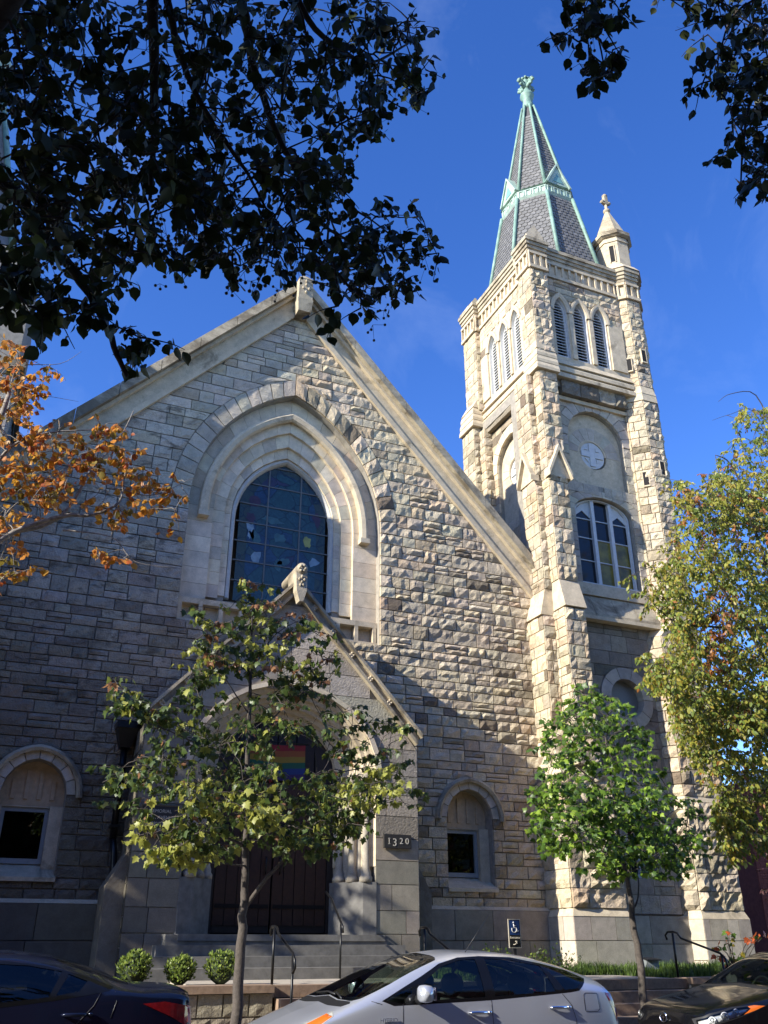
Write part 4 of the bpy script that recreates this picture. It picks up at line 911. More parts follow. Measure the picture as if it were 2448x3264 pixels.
# belfry piers and walls
seg(rect(12.06, 12.68, 17.0, 17.64), 16.7, 19.75, (0, 3), 'rock', 'warm', (.26, .38), (.22, .45)); seg(rect(12.06, 12.6, 20.36, 21.18), 16.7, 19.75, (0, 3), 'rock', 'warm', (.26, .38), (.22, .5))
BF = Fr((0, 17.2, 0), (1, 0, 0)); BL = Fr((12.22, 0, 0), (0, -1, 0)); BE = arch_e(0.225, 0.5)
FW_ = [13.17, 13.88, 14.59]; LW_ = [-18.24, -18.93, -19.63]
for fr, cs, lo, hi_, nm in ((BF, FW_, 12.6, 15.5, 'front'), (BL, LW_, -20.45, -17.5, 'side')):
    mb = MB(); slab(mb, fr, [(lo, 16.5), (hi_, 16.5), (hi_, 19.9), (lo, 19.9)], [arch_poly(c, 18.62, BE, 0.225, 16.95) for c in cs], -0.02, -0.3); mb.build('belfry_wall', MATS['carved_limestone'], tower)
    def biv(b, cs=cs, lo=lo, hi_=hi_):
        iv = [(lo + .08, hi_ - .1)]
        for c in cs:
            ww = 0.36 if b < 18.62 else arch_half(18.62, BE, 0.225 + .17, b)
            if ww: iv = sub(iv, c - ww, c + ww)
        return [q for q in iv if q[1] - q[0] > .03]
    TM.wall(fr, biv, 18.62, 19.78, hr=(.22, .34), wr=(.3, .6), crit=(19.3,), style='hewn' if nm == 'side' else 'rock', pal='warm')
    for c in cs:
        w_ = MB(); sweep(w_, fr, c, 18.62, BE, 16.95, [(0.223, -0.02), (0.223, -0.12), (0.18, -0.12), (0.18, -0.2)], 8); w_.fbox(fr, c - .2, c + .2, 16.95, 17.03, -0.2, -0.08)
        w_ = w_.build('belfry_window', M_WHITE, tower)
        z = 17.06
        while z < 19.1:
            h = arch_half(18.62, BE, 0.18, z + .02)
            if h and h > .03:
                s_ = MB(); s_.hull([fr.P(c - h, z + .06, -.22), fr.P(c + h, z + .06, -.22), fr.P(c + h, z - .035, -.10), fr.P(c - h, z - .035, -.10)][::-1], [fr.P(c - h, z + .08, -.22), fr.P(c + h, z + .08, -.22), fr.P(c + h, z - .012, -.10), fr.P(c - h, z - .012, -.10)][::-1]); s_.build('slat', M_WHITE, w_)
            z += 0.108
        MB().fbox(fr, c - .24, c + .24, 16.9, 19.15, -0.5, -0.42).build('back_board', M_DARK, w_)
        mb = MB(); sweep(mb, fr, c, 18.62, BE, 18.6, [(0.225, -0.02), (0.23, 0.03), (0.30, 0.05), (0.36, 0.05), (0.37, -0.02)], 8); mb.build('hood_mould', M_TRIM, w_)
    for k in range(len(cs) + 1):
        xs = sorted(cs); a = (xs[k - 1] + .225 if k > 0 else lo + .08), (xs[k] - .225 if k < len(xs) else hi_ - .1)
        trim.fbox(fr, a[0] + (.06 if k > 0 else 0), a[1] - (.06 if k < len(xs) else 0), 16.95, 18.62, -0.1, 0.03)
solid(core, rect(13.0, 16.2, 17.9, 21.1), 16.2, 19.9); solid(core, rect(15.4, 16.25, 17.7, 21.2), 8.0, 19.9); solid(core, rect(12.6, 16.2, 18.3, 21.2), 0.9, 16.0)
TM.face((16.3, 18.2), (16.3, 21.2), 1.0, 19.7, style='hewn', pal='warm', hr=(.4, .5), wr=(.8, 1.2)); solid(core, rect(16.0, 16.27, 18.0, 21.22), 0.9, 19.8)
# frieze of little sunk panels, then the cornice
def frieze(p0, p1, z0, z1, d=0.0):
    fr, L = edge(p0, p1); n = max(2, round(L / .235)); w = L / n
    trim.fbox(fr, .0, L, z0, z0 + .11, -.09, d + .06); trim.fbox(fr, .0, L, z1 - .09, z1, -.09, d + .05); trim.fbox(fr, .05, L - .05, z0 + .11, z1 - .09, -.09, d - .03)
    for k in range(n + 1):
        a = max(0, w * k - .035); b = min(L, w * k + .035); trim.fbox(fr, a, b, z0 + .11, z1 - .09, -.05, d + .035)
frieze((12.69, 17.2), (15.35, 17.2), 19.80, 20.42); frieze((12.22, 20.34), (12.22, 17.65), 19.80, 20.42)
for pl in (rect(12.05, 12.69, 16.99, 17.65), rect(12.05, 12.62, 20.34, 21.2)): frieze(pl[0], pl[1], 19.76, 20.40, .01); frieze(pl[3], pl[0], 19.76, 20.40, .01)
for pl in (rect(12.05, 12.69, 16.99, 17.65), rect(12.05, 12.62, 20.34, 21.2)): solid(core, inset(pl, .06), 19.7, 20.5)
o6 = ob_(.585); [frieze(o6[k], o6[(k + 1) % 8], 19.76, 20.40) for k in (6, 7, 0, 1, 2)]; solid(core, ob_(.55), 16.5, 21.2)
cor = MB()
for z, d in ((20.42, .015), (20.54, .05), (20.66, .09), (20.78, .13)):
    solid(cor, [(12.1, 17.2 - d), (15.9, 17.2 - d), (15.9, 17.9), (12.1, 17.9)], z, z + .121); solid(cor, [(12.22 - d, 17.25), (12.9, 17.25), (12.9, 21), (12.22 - d, 21)], z + .0005, z + .1205)
    for r_ in ((12.06, 12.68, 17.0, 17.64), (12.06, 12.6, 20.36, 21.18)): solid(cor, rect(r_[0] - d, r_[1] + d * .6, r_[2] - d, r_[3] + d * .6), z - .02, z + .105)
    solid(cor, ob_(.585 + d), z + .02, z + .145)
solid(cor, rect(12.3, 16.3, 17.3, 21.2), 20.3, 20.9)
cor.build('cornice', M_COPE, tower)
for x, y, w in ((12.30, 17.2, .3), (12.28, 20.9, .3)):                 # little gabled pinnacles on the corners
    pb = MB(); pb.box(x - w, x + w, y - w, y + w, 20.88, 21.0); pb.hull([(x - w, y - w, 21.0), (x + w, y - w, 21.0), (x + w, y + w, 21.0), (x - w, y + w, 21.0)], [(x - .02, y - w, 21.42), (x + .02, y - w, 21.42), (x + .02, y + w, 21.42), (x - .02, y + w, 21.42)])
    pb.build('pinnacle', M_TRIM, tower)
trim.build('stone_trim', M_TRIM, tower)
cw = core.build('tower_core', M_MORT, tower); TM.finish(cw)
# turret top
tt = MB(); solid(tt, ob_(.74), 20.95, 21.18, ob_(.60)); solid(tt, ob_(.50), 21.18, 22.46); solid(tt, ob_(.53), 22.24, 22.32)
tt = tt.build('turret_lantern', M_TRIM, tower)
for k in (7,):
    fr, L = edge(ob_(.5)[k], ob_(.5)[(k + 1) % 8]); MB().fbox(fr, L / 2 - .07, L / 2 + .07, 21.42, 22.05, -0.1, 0.012).build('slit_window', M_DARK, tt)
    mb = MB(); [mb.fbox(fr, *q, -.05, .035) for q in ((L / 2 - .1, L / 2 - .07, 21.38, 22.09), (L / 2 + .07, L / 2 + .1, 21.38, 22.09), (L / 2 - .07, L / 2 + .07, 22.05, 22.09))]; mb.build('slit_surround', M_TRIM, tt)
mb = MB(); solid(mb, ob_(.54), 22.44, 22.5, ob_(.61)); solid(mb, ob_(.62), 22.5, 22.64); mb.build('turret_eave', M_COPE, tt)
mb = MB(); solid(mb, ob_(.53), 22.62, 24.02, ob_(.06)); mb.build('turret_cone', M_COPE, tt)
mb = MB(); mb.lathe((*TC, 0), [(.05, 23.95), (.12, 24.03), (.12, 24.09), (.05, 24.14), (.05, 24.4)], 8)
mb.hull([(TC[0] - .12, TC[1] - .05, 24.38), (TC[0] + .12, TC[1] - .05, 24.38), (TC[0] + .12, TC[1] + .05, 24.38), (TC[0] - .12, TC[1] + .05, 24.38)], [(TC[0] - .15, TC[1] - .05, 24.52), (TC[0] + .15, TC[1] - .05, 24.52), (TC[0] + .15, TC[1] + .05, 24.52), (TC[0] - .15, TC[1] + .05, 24.52)])
mb.box(TC[0] - .07, TC[0] + .07, TC[1] - .06, TC[1] + .06, 24.36, 24.72); mb.lathe((*TC, 24.76), [(.03, -.08), (.1, 0), (.03, .09)], 8); [mb.lathe((TC[0] + s * .13, TC[1], 24.46), [(.03, -.07), (.085, 0), (.03, .07)], 8) for s in (-1, 1)]
mb.build('turret_finial', M_COPE, tt)

# ---- spire: octagon of slates between copper ribs
SXC, SYC = 14.2, 19.12
so = lambda a: octa(SXC, SYC, a)
def ap(z): return 1.80 - (z - 20.9) * 0.1745
spire = MB(); solid(spire, so(ap(20.9) - .05), 20.9, 24.35, so(ap(24.35) - .05)); solid(spire, so(1.10 - .05), 24.6, 30.05, so(0.16)); spire = spire.build('spire', M_ROOF, tower)
SL = []
def slates(z0, z1, a0, a1, rows):
    for k in range(8):
        for j in range(rows):
            t0, t1 = j / rows, (j + 1.32) / rows
            A, B = so(a0 + (a1 - a0) * t0 + .028), so(a0 + (a1 - a0) * min(1, t1) + .006); zA, zB = z0 + (z1 - z0) * t0, z0 + (z1 - z0) * min(1, t1)
            p, q = V((*A[k], zA)), V((*A[(k + 1) % 8], zA)); r, s = V((*B[k], zB)), V((*B[(k + 1) % 8], zB))
            L = (q - p).length; n = max(1, round(L / .20)); off = 0.5 if j % 2 else 0.0
            i = -off
            while i < n:
                u0, u1 = max(0, i / n) + .006, min(1, (i + 1) / n) - .006; i += 1
                if u1 - u0 < .02: continue
                ch = min(.35, .055 / max(.05, (u1 - u0) * L)); du = (u1 - u0) * ch
                d = p.lerp(q, u0 + du), p.lerp(q, u1 - du), p.lerp(q, u1).lerp(r.lerp(s, u1), .2), r.lerp(s, u1), r.lerp(s, u0), p.lerp(q, u0).lerp(r.lerp(s, u0), .2)
                SL.append((d, k))
slates(20.93, 24.33, ap(20.93), ap(24.33), 21); slates(24.95, 29.3, 1.06, 0.30, 27)
stx = MB(); ci = []
for d, k in SL:
    c = sum(d, V((0, 0, 0))) / 6; n = (d[1] - d[0]).cross(d[3] - d[1]).normalized(); q = proj(c); vis = n.dot((CAMP - c).normalized())
    ci.append((vis * (d[1] - d[0]).length / (q[2] if q else 99) if vis > 0.05 else 0, d, n, c))
ci.sort(key=lambda t: -t[0])
for i, (sc, d, n, c) in enumerate(ci):
    vs = list(d) + [p - n * .014 for p in d]; fs = [(0, 1, 2, 3, 4, 5), (0, 6, 7, 1), (1, 7, 8, 2), (5, 11, 6, 0)]
    if i < 300 and sc > 0: MB().add(vs, fs).build('slate', M_SLATE2 if (i * 7919) % 5 == 0 else M_SLATE, spire, origin=c)
    else: stx.add(vs, fs, 1 if (i * 7919) % 5 == 0 else 0)
stx.build('slate_courses', [M_SLATE, M_SLATE2], spire, 'stuff')
for k in range(8):
    A, B, C_, D = so(ap(20.9) + .04)[k], so(ap(24.35) + .04)[k], so(1.12)[k], so(.22)[k]
    MB().tube([(*A, 20.85), (*B, 24.4)], [.07, .065], 6).build('rib', M_COPPER, tower); MB().tube([(*C_, 24.85), (*D, 30.0)], [.065, .045], 6).build('rib', M_COPPER, tower)
bd = MB(); solid(bd, so(1.20), 24.32, 24.42, so(1.26)); solid(bd, so(1.20), 24.42, 24.78); solid(bd, so(1.25), 24.78, 24.9, so(1.13))
bd = bd.build('copper_band', M_COPPER2, tower)
o2 = so(1.20)
for k in range(8):
    fr, L = edge(o2[k], o2[(k + 1) % 8]); mb = MB()
    for i in range(4): a = L * (i + .18) / 4; [mb.fbox(fr, *q, 0.0, .03) for q in ((a, a + .03, 24.48, 24.72), (a + .16, a + .19, 24.48, 24.72), (a + .03, a + .16, 24.69, 24.72))]
    mb.build('band_panel', M_COPPER2, bd)
    if k % 2 == 0:                                                     # copper gablets on the four main faces
        g = MB(); g.prism(fr, [(.02, 24.9), (L - .02, 24.9), (L / 2, 25.75)], -.35, 0.02)
        for sg in (-1, 1):
            e0, e1 = (L / 2 - sg * (L / 2 + .02), 24.86), (L / 2, 25.86); e2, e3 = (L / 2, 25.76), (L / 2 - sg * (L / 2 - .06), 24.86); P = [e0, e3, e2, e1]
            g.prism(fr, P if sg > 0 else P[::-1], -.40, .08)
        g.build('gablet', M_COPPER2, tower)
        MB().prism(fr, [(L / 2 - .2, 25.0), (L / 2 + .2, 25.0), (L / 2, 25.42)], .02, .035).build('gablet_panel', simple('blue_copper', (0.16, 0.34, 0.34), .6) if 'blue_copper' not in MATS else MATS['blue_copper'], tower)
for k in range(1, 8, 2):                                               # slated dormers at the diagonal feet
    fr, L = edge(so(ap(20.9))[k], so(ap(20.9))[(k + 1) % 8]); g = MB(); c = L / 2
    g.hull([fr.P(c - .6, 20.88, -.02), fr.P(c + .6, 20.88, -.02), fr.P(c, 20.88, .85)][::-1], [fr.P(c - .01, 22.15, -.30), fr.P(c + .01, 22.15, -.30), fr.P(c, 22.12, -.27)][::-1]); g.build('dormer', M_SLATE, tower)
    for a in (c - .6, c + .6): MB().tube([fr.P(a, 20.9, .0), fr.P(c, 22.18, -.27)], .05, 5).build('dormer_flashing', M_COPPER2, tower)
fn = MB(); fn.lathe((SXC, SYC, 0), [(.21, 29.9), (.22, 30.15), (.17, 30.5), (.27, 30.62), (.27, 30.76), (.16, 30.9), (.11, 31.0), (.10, 31.3), (.15, 31.45), (.08, 31.65), (.03, 31.85)], 8)
for k in range(4):
    a = k * math.pi / 2 + .2; c = V((SXC + .27 * math.cos(a), SYC + .27 * math.sin(a), 31.32)); fn.tube([(SXC, SYC, 31.1), c], [.1, .07], 6)
    for dx, dz in ((0, 0), (.06, .1), (-.06, .1), (.1, 0), (0, -.09)): fn.lathe(c + V((dx * math.cos(a), dx * math.sin(a), dz)), [(.02, -.08), (.085, 0), (.02, .08)], 6)
for k in range(6): a = k * 1.05; fn.lathe((SXC + .12 * math.cos(a), SYC + .12 * math.sin(a), 31.66), [(.02, -.07), (.07, 0), (.02, .07)], 6)
fn.build('spire_finial', M_COPPER, tower)

# ================================================================ left corner tower, mostly off the left edge of the picture
lt = thing('corner_tower', 'stone corner tower behind orange leaves at the left end of the church', 'tower', (-3.2, 18.7, G))
lm = Mason(91); lc = MB()
pl = rect(-5.4, -1.02, 16.72, 21.0)
solid(lc, inset(pl, .04), 0.9, 15.2)
lm.face(pl[0], pl[1], 2.2, 12.0, style='hewn', pal='grey', hr=(.3, .45), wr=(.4, .9)); lm.face(pl[1], pl[2], 2.2, 12.0, style='hewn', pal='grey', hr=(.3, .45), wr=(.4, .9))
lb = MB(); solid(lb, inset(pl, -.05), 12.0, 12.18); solid(lb, inset(pl, -.14), 12.18, 12.36); solid(lb, inset(pl, -.1), 12.36, 12.5, inset(pl, .3)); lb.build('string_course', M_COPE, lt)
p2 = rect(-5.0, -1.72, 17.1, 20.6); solid(lc, inset(p2, .04), 12.3, 15.6); lm.face(p2[0], p2[1], 12.5, 14.7, style='smooth', pal='dark', hr=(.35, .5), wr=(.5, .9)); lm.face(p2[1], p2[2], 12.5, 14.7, style='smooth', pal='ashlar', hr=(.35, .5), wr=(.5, .9))  # dark palette paints shade onto the upper front face
lb = MB(); solid(lb, inset(p2, -.06), 14.7, 14.9); solid(lb, inset(p2, -.18), 14.9, 15.2); solid(lb, inset(p2, -.1), 15.2, 15.7, inset(p2, .2))
for sx in (-1.5,):
    fr, L = edge(p2[0], p2[1]); lb.fbox(fr, L - 1.2, L - .1, 14.45, 14.53, -.05, .05); lb.fbox(fr, L - 1.2, L - 1.14, 12.9, 14.45, -.05, .05); lb.fbox(fr, L - .16, L - .1, 12.9, 14.45, -.05, .05)
lb.build('cornice', M_COPE, lt)
lcw = lc.build('tower_wall', M_MORT, lt); lm.finish(lcw, 120)
sp = MB(); oo = lambda a: octa(-3.25, 18.85, a); solid(sp, oo(1.6), 15.6, 22.4, oo(.15)); sp.build('spire', M_SLATE, lt)
for k in range(8): MB().tube([(*oo(1.62)[k], 15.6), (*oo(.18)[k], 22.4)], .08, 5).build('rib', M_COPPER, lt)
mb = MB(); mb.lathe((-3.25, 18.85, 0), [(.2, 22.2), (.28, 22.5), (.15, 22.8), (.3, 23.1), (.1, 23.5)], 8); mb.build('spire_finial', M_COPPER2, lt)

# ================================================================ red brick row house far right
bh = thing('brick_house', 'red brick house with white cornice and windows glimpsed behind the yellow tree', 'house', (27, 24, 0.6))
hw = MB().box(23.85, 33, 24.04, 34, 0.4, 6.6).build('wall', M_BRICK, bh); HB = Mason(101)
HF = Fr((1.1, 24, 0), (1, 0, 0))
def hiv(b):
    iv = [(22.75, 27.5)]
    for c in (23.95, 25.6):
        for z0, z1 in ((1.5, 3.2), (4.2, 5.9)):
            if z0 < b < z1: iv = sub(iv, c - .42, c + .42)
    return iv
HB.wall(HF, hiv, 0.6, 6.55, hr=(.075, .085), wr=(.2, .24), crit=(1.5, 3.2, 4.2, 5.9), split=0, style='smooth', name='brick', depth=0.05, gap=0.006, tint=(0.33, 0.085, 0.05))
MSAVE = MSTONE[:]; MSTONE[1] = M_BRICK; HB.finish(hw, 40); MSTONE[:] = MSAVE
for c in (23.95, 25.6):
    for z0, z1 in ((1.5, 3.2), (4.2, 5.9)):
        mb = MB()
        for q in ((c - .42, c - .34, z0, z1), (c + .34, c + .42, z0, z1), (c - .34, c + .34, z1 - .08, z1), (c - .34, c + .34, z0, z0 + .08), (c - .34, c + .34, (z0 + z1) / 2 - .03, (z0 + z1) / 2 + .03)): mb.fbox(HF, *q, -.02, .03)
        w_ = mb.build('window', M_WHITE, bh); MB().fbox(HF, c - .34, c + .34, z0 + .08, z1 - .08, -.02, -.005).build('pane', BLK, w_)
mb = MB(); mb.fbox(HF, 22.6, 33, 6.55, 6.95, -.2, .3); mb.fbox(HF, 22.7, 33, 6.4, 6.549, -.1, .15); mb.build('cornice', M_WHITE, bh)

# unseen brick row houses opposite, added to cut skylight low on the church; mirrored in the cars
for x0, x1, h, lab in ((-34, -12, 11.5, 'unseen brick row house added left of the viewer to cut skylight'), (-11.9, 9, 12.5, 'unseen brick row house added behind the viewer to cut skylight'), (9.1, 34, 11.8, 'unseen brick row house added right of the viewer to cut skylight')):
    t = thing('added_row_house', lab, 'house', ((x0 + x1) / 2, -6, 0)); HR = Fr((x1, -6.0, 0), (-1, 0, 0)); L = x1 - x0; hs_ = []; n = int(L / 2.4); w = L / n
    for k in range(n):
        for z in (1.6, 5.0, 8.3): hs_.append([(w * k + .7, z), (w * k + 1.7, z), (w * k + 1.7, z + 1.9), (w * k + .7, z + 1.9)])
    mb = MB(); slab(mb, HR, [(0, 0), (L, 0), (L, h), (0, h)], hs_, 0, -.2); mb.box(x0, x1, -16, -6.25, 0, h); mb.build('wall', M_BRICK, t); mb = MB(); mb.fbox(HR, 0, L, h, h + .6, -.4, .4); mb.build('cornice', M_WHITE, t)
    for q in hs_: f = MB().fbox(HR, q[0][0], q[1][0], q[0][1], q[2][1], -.16, -.12).build('window', BLK, t)
struct('far_pavement', MB().box(-60, 60, -5.9, -1.2, -0.2, 0.02), M_CONC)

# ================================================================ cars
def pchip(xs, ys):
    xs = list(map(float, xs)); ys = list(map(float, ys)); n = len(xs)
    h = [xs[i + 1] - xs[i] for i in range(n - 1)]; d = [(ys[i + 1] - ys[i]) / h[i] for i in range(n - 1)]; m = [d[0]] + [0] * (n - 2) + [d[-1]]
    for i in range(1, n - 1):
        if d[i - 1] * d[i] > 0: w1, w2 = 2 * h[i] + h[i - 1], h[i] + 2 * h[i - 1]; m[i] = (w1 + w2) / (w1 / d[i - 1] + w2 / d[i])
    def f(x):
        if x <= xs[0]: return ys[0]
        if x >= xs[-1]: return ys[-1]
        i = 0
        while x > xs[i + 1]: i += 1
        t = (x - xs[i]) / h[i]; a, b = 1 - t, t
        return ys[i] * a * a * (1 + 2 * t) + ys[i + 1] * t * t * (3 - 2 * t) + h[i] * a * t * (m[i] * a - m[i + 1] * t)
    return f
def pip(p, poly):
    x, y = p; c = False; n = len(poly)
    for i in range(n):
        (x0, y0), (x1, y1) = poly[i - 1], poly[i]
        if (y0 > y) != (y1 > y) and x < (x1 - x0) * (y - y0) / (y1 - y0) + x0: c = not c
    return c
def densify(poly, st=0.07):
    out = []
    for i in range(len(poly)):
        p, q = poly[i], poly[(i + 1) % len(poly)]; n = max(1, int(math.dist(p, q) / st))
        out += [(p[0] + (q[0] - p[0]) * k / n, p[1] + (q[1] - p[1]) * k / n) for k in range(n)]
    return out
def shrink(poly, d):                                                   # inwards offset of a simple polygon (ccw or cw)
    A = sum(poly[i - 1][0] * poly[i][1] - poly[i][0] * poly[i - 1][1] for i in range(len(poly)))
    P = poly if A > 0 else poly[::-1]
    return inset(P, d)
TS = 0.40                                                              # scale of the section parameter in the flat layout
class Body:
    def __init__(s, S):
        s.S = S; s.L = S['L']; s.fn = {k: pchip(*zip(*S[k])) for k in ('w', 'zt', 'zb', 'zr', 'wr', 'zs')}
    def pt(s, x, t):
        f = s.fn; w, zt, zb, zr, wr, zs = (f[k](x) for k in ('w', 'zt', 'zb', 'zr', 'wr', 'zs'))
        zr = min(zr, zt - .004); zb_ = min(zb, zr - .01); zm = zs + (zb_ - zs) * .55
        ys = [w * .95, w, w * .975, wr, wr * .72, 0.0]; zz = [zs, zm, zb_, zr, zr + (zt - zr) * .62, zt]
        # smooth through the six section points
        return V((x, pchip(range(6), ys)(t), pchip(range(6), zz)(t)))
    def t_of(s, x, z):                                                  # section parameter on the flank at height z
        lo, hi = 0.0, 3.4
        for _ in range(26):
            m = (lo + hi) / 2
            if s.pt(x, m).z < z: lo = m
            else: hi = m
        return (lo + hi) / 2
    def nrm(s, x, t):
        e = 1e-3; a = s.pt(x + e, t) - s.pt(x - e, t); b = s.pt(x, min(5, t + e)) - s.pt(x, max(0, t - e)); n = a.cross(b)
        n = n if n.length > 1e-12 else V((0, 0, 1)); n.normalize()
        if n.y < 0 and t < 4.5: n = -n
        if n.z < 0 and t >= 4.5: n = -n
        return n
def car(S, label, x0, yc, paint):
    B = Body(S); root = thing('parked_car', label, 'car', (x0, yc, 0.0), S.get('group'))
    OFF = V((x0, yc, 0))
    polys = []                                                          # (name, polygon in layout space, kind)
    for nm, kind, pl in S['regions']:
        if kind == 'side': q = [(x, B.t_of(x, z) * TS) for x, z in densify(pl, .06)]
        else: q = [(x, t * TS) for x, t in densify(pl, .12)]
        polys.append((nm, q))
    dom = []
    nx = int(B.L / 0.055); nt_ = 26; X = [B.L * i / nx for i in range(nx + 1)]
    pts = []
    for i, x in enumerate(X):
        for j in range(nt_ + 1):
            pts.append((x, 5.0 * TS * j / nt_))
    edges = []; keep = []
    allp = [p for _, q in polys for p in q]
    for p in pts:
        if 1e-6 < p[0] < B.L - 1e-6 and 1e-6 < p[1] < 5 * TS - 1e-6 and any((p[0] - a[0]) ** 2 + (p[1] - a[1]) ** 2 < 0.0003 for a in allp): continue
        keep.append(p)
    vs = [V(p) for p in keep]
    for _, q in polys:
        o = len(vs); vs += [V(p) for p in q]; edges += [(o + i, o + (i + 1) % len(q)) for i in range(len(q))]
    nv, ne, nf, *_ = geometry.delaunay_2d_cdt(vs, edges, [], 0, 1e-5)
    P3 = [B.pt(min(max(v.x, 0), B.L), min(max(v.y / TS, 0), 5)) for v in nv]
    N3 = [B.nrm(min(max(v.x, 0.002), B.L - .002), min(max(v.y / TS, 0), 5)) for v in nv]
    groups = {}
    for f in nf:
        c = (sum(nv[i].x for i in f) / len(f), sum(nv[i].y for i in f) / len(f)); nm = 'body'
        for n_, q in polys:
            if pip(c, q): nm = n_
        groups.setdefault(nm, []).append(f)
    def emit(name, faces, mats, parent, off=0.0, sides=(1, -1), kind=None):
        mb = MB()
        for sg in sides:
            ids = {}; loc = []
            fl = []
            for f in faces:
                g = []
                for i in f:
                    if i not in ids: ids[i] = len(loc); p = P3[i] + N3[i] * off; loc.append(V((p.x, p.y * sg, p.z)) + OFF)
                    g.append(ids[i])
                a, b, c = (V(loc[k]) for k in g[:3]); nn = (b - a).cross(c - a); ref = V((N3[f[0]].x, N3[f[0]].y * sg, N3[f[0]].z))
                fl.append(tuple(g) if nn.dot(ref) > 0 else tuple(reversed(g)))
            mb.add(loc, fl, 0, None, True)
        return mb.build(name, mats, parent, kind)
    body = emit('body', groups['body'], paint, root)
    if S['mat']['headlight'][0] is M_LENS:
        for sg in (-1, 1): emit('lamp_bowl', groups['headlight'], M_HEAD, root, -.035, (sg,))
    # end caps, floor pan and dark wheel wells
    mb = MB()
    for x in (0.0, B.L):
        ring = [B.pt(x, 5 * j / 40) for j in range(41)]; ring = [V((p.x, p.y, p.z)) for p in ring] + [V((p.x, -p.y, p.z)) for p in reversed(ring[:-1])]
        ring = [p + OFF for p in ring]; mb.add(ring, [tuple(range(len(ring))) if x else tuple(reversed(range(len(ring))))], 0, None, False)
    mb.build('end_panel', paint, body)
    mb = MB(); zs = B.fn['zs'](B.L / 2); mb.box(x0 + .15, x0 + B.L - .15, yc - .72, yc + .72, zs + .02, zs + .1); mb.box(x0 + S['wx'][0] - .4, x0 + S['wx'][0] + .42, yc - .70, yc + .70, zs + .1, .68); mb.box(x0 + S['wx'][1] - .42, x0 + S['wx'][1] + .4, yc - .68, yc + .68, zs + .1, .70)
    mb.build('floor_pan', M_BLACK, root)
    for nm in groups:
        base = nm.split(':')[0]
        if nm == 'body' or base == 'void': continue
        mt, off, central = S['mat'][base]
        if central: emit(base, groups[nm], mt, root if base != 'roof' else body, off)
        else:
            for sg in (-1, 1): emit(base, groups[nm], mt, root, off, (sg,))
    # shut lines
    for pl in S['seams']:
        for sg in (-1, 1):
            pp = densify_open([(x, z) for x, z in pl], .05); line = []
            for x, z in pp: t = B.t_of(x, z); p = B.pt(x, t) + B.nrm(x, t) * -0.0015; line.append(V((p.x, p.y * sg, p.z)) + OFF)
            MB().tube(line, .0042, 5).build('shut_line', M_BLACK, body)
    # wheels
    for wx in S['wx']:
        for sg in (-1, 1):
            y = yc + sg * (B.fn['w'](wx) - .13); w_ = MB(); prof = [(.20, -.1), (.29, -.105), (.312, -.07), (.315, 0), (.312, .07), (.29, .105), (.20, .1)]; n = 20; vs_ = []; fs_ = []
            for r, d in prof:
                for k in range(n): a = 2 * math.pi * k / n; vs_.append((x0 + wx + r * math.cos(a), y + d, .315 + r * math.sin(a)))
            for i in range(len(prof) - 1):
                for k in range(n): fs_.append((i * n + k, i * n + (k + 1) % n, (i + 1) * n + (k + 1) % n, (i + 1) * n + k))
            w_.add(vs_, fs_, 0, None, True); wh = w_.build('wheel', M_RUB, root)
            rm = MB(); rm.tube([(x0 + wx, y - .06, .315), (x0 + wx, y + .06, .315)], .2, 18)
            for k in range(5): a = k * 1.2566; rm.tube([(x0 + wx, y + sg * .075, .315), (x0 + wx + .19 * math.cos(a), y + sg * .07, .315 + .19 * math.sin(a))], .026, 5)
            rm.build('rim', simple('alloy', (.5, .5, .52), .3, 1.0) if 'alloy' not in MATS else MATS['alloy'], wh)
    # handles and mirrors
    for x, z in S['handles']:
        for sg in (-1, 1):
            t = B.t_of(x, z); p = B.pt(x, t); q = lambda dx, d, dz=0: V((x0 + x + dx, yc + sg * (p.y + d), z + dz))
            h = MB(); h.tube([q(-.11, .0), q(-.085, .03), q(0, .036), q(.085, .03), q(.11, 0)], [.010, .016, .017, .016, .010], 8); h.tube([q(.12, .005), q(.155, .012)], .014, 8); h.build('handle', S['hmat'], body)
            MB().lathe(q(-.02, -.004, -.0), [(.0, -.05), (.055, -.03), (.06, .02), (.03, .04)], 10).build('handle_recess', M_BLACK if S['hmat'] is M_CHROME else paint, body) if False else None
    mx_, mz = S['mirror']
    for sg in (-1, 1):
        t = B.t_of(mx_, mz - .05); y = B.pt(mx_, t).y; c = V((x0 + mx_ + .02, yc + sg * (y + .15), mz)); n, m = 12, 7; vs_ = []; fs_ = []
        for j in range(m + 1):
            for k in range(n):
                a = 2 * math.pi * k / n; u = -1 + 2 * j / m; r = (1 - abs(u) ** 3.0) ** .45 if abs(u) < 1 else .02
                ca, sa = math.cos(a), math.sin(a); ca = math.copysign(abs(ca) ** .6, ca); sa = math.copysign(abs(sa) ** .6, sa)
                vs_.append(c + V((.085 * ca * r * (.75 + .25 * (ca > 0)), sg * .115 * u, .082 * sa * r)))
        for j in range(m):
            for k in range(n): fs_.append((j * n + k, j * n + (k + 1) % n, (j + 1) * n + (k + 1) % n, (j + 1) * n + k))
        fs_ += [tuple(reversed(range(n))), tuple(m * n + k for k in range(n))]
        mb = MB(); mb.add(vs_, fs_, 0, None, True); mi = mb.build('mirror', paint, root)
        MB().tube([c + V((0, -sg * .16, -.06)), c + V((0, -sg * .06, -.05))], [.05, .035], 8).build('mirror_arm', M_BLACK, mi)
        MB().box(c.x + .078, c.x + .088, c.y - .09, c.y + .09, c.z - .06, c.z + .06).build('mirror_glass', M_CHROME, mi)
    # seats, dashboard, wheel
    zt = S['seat']
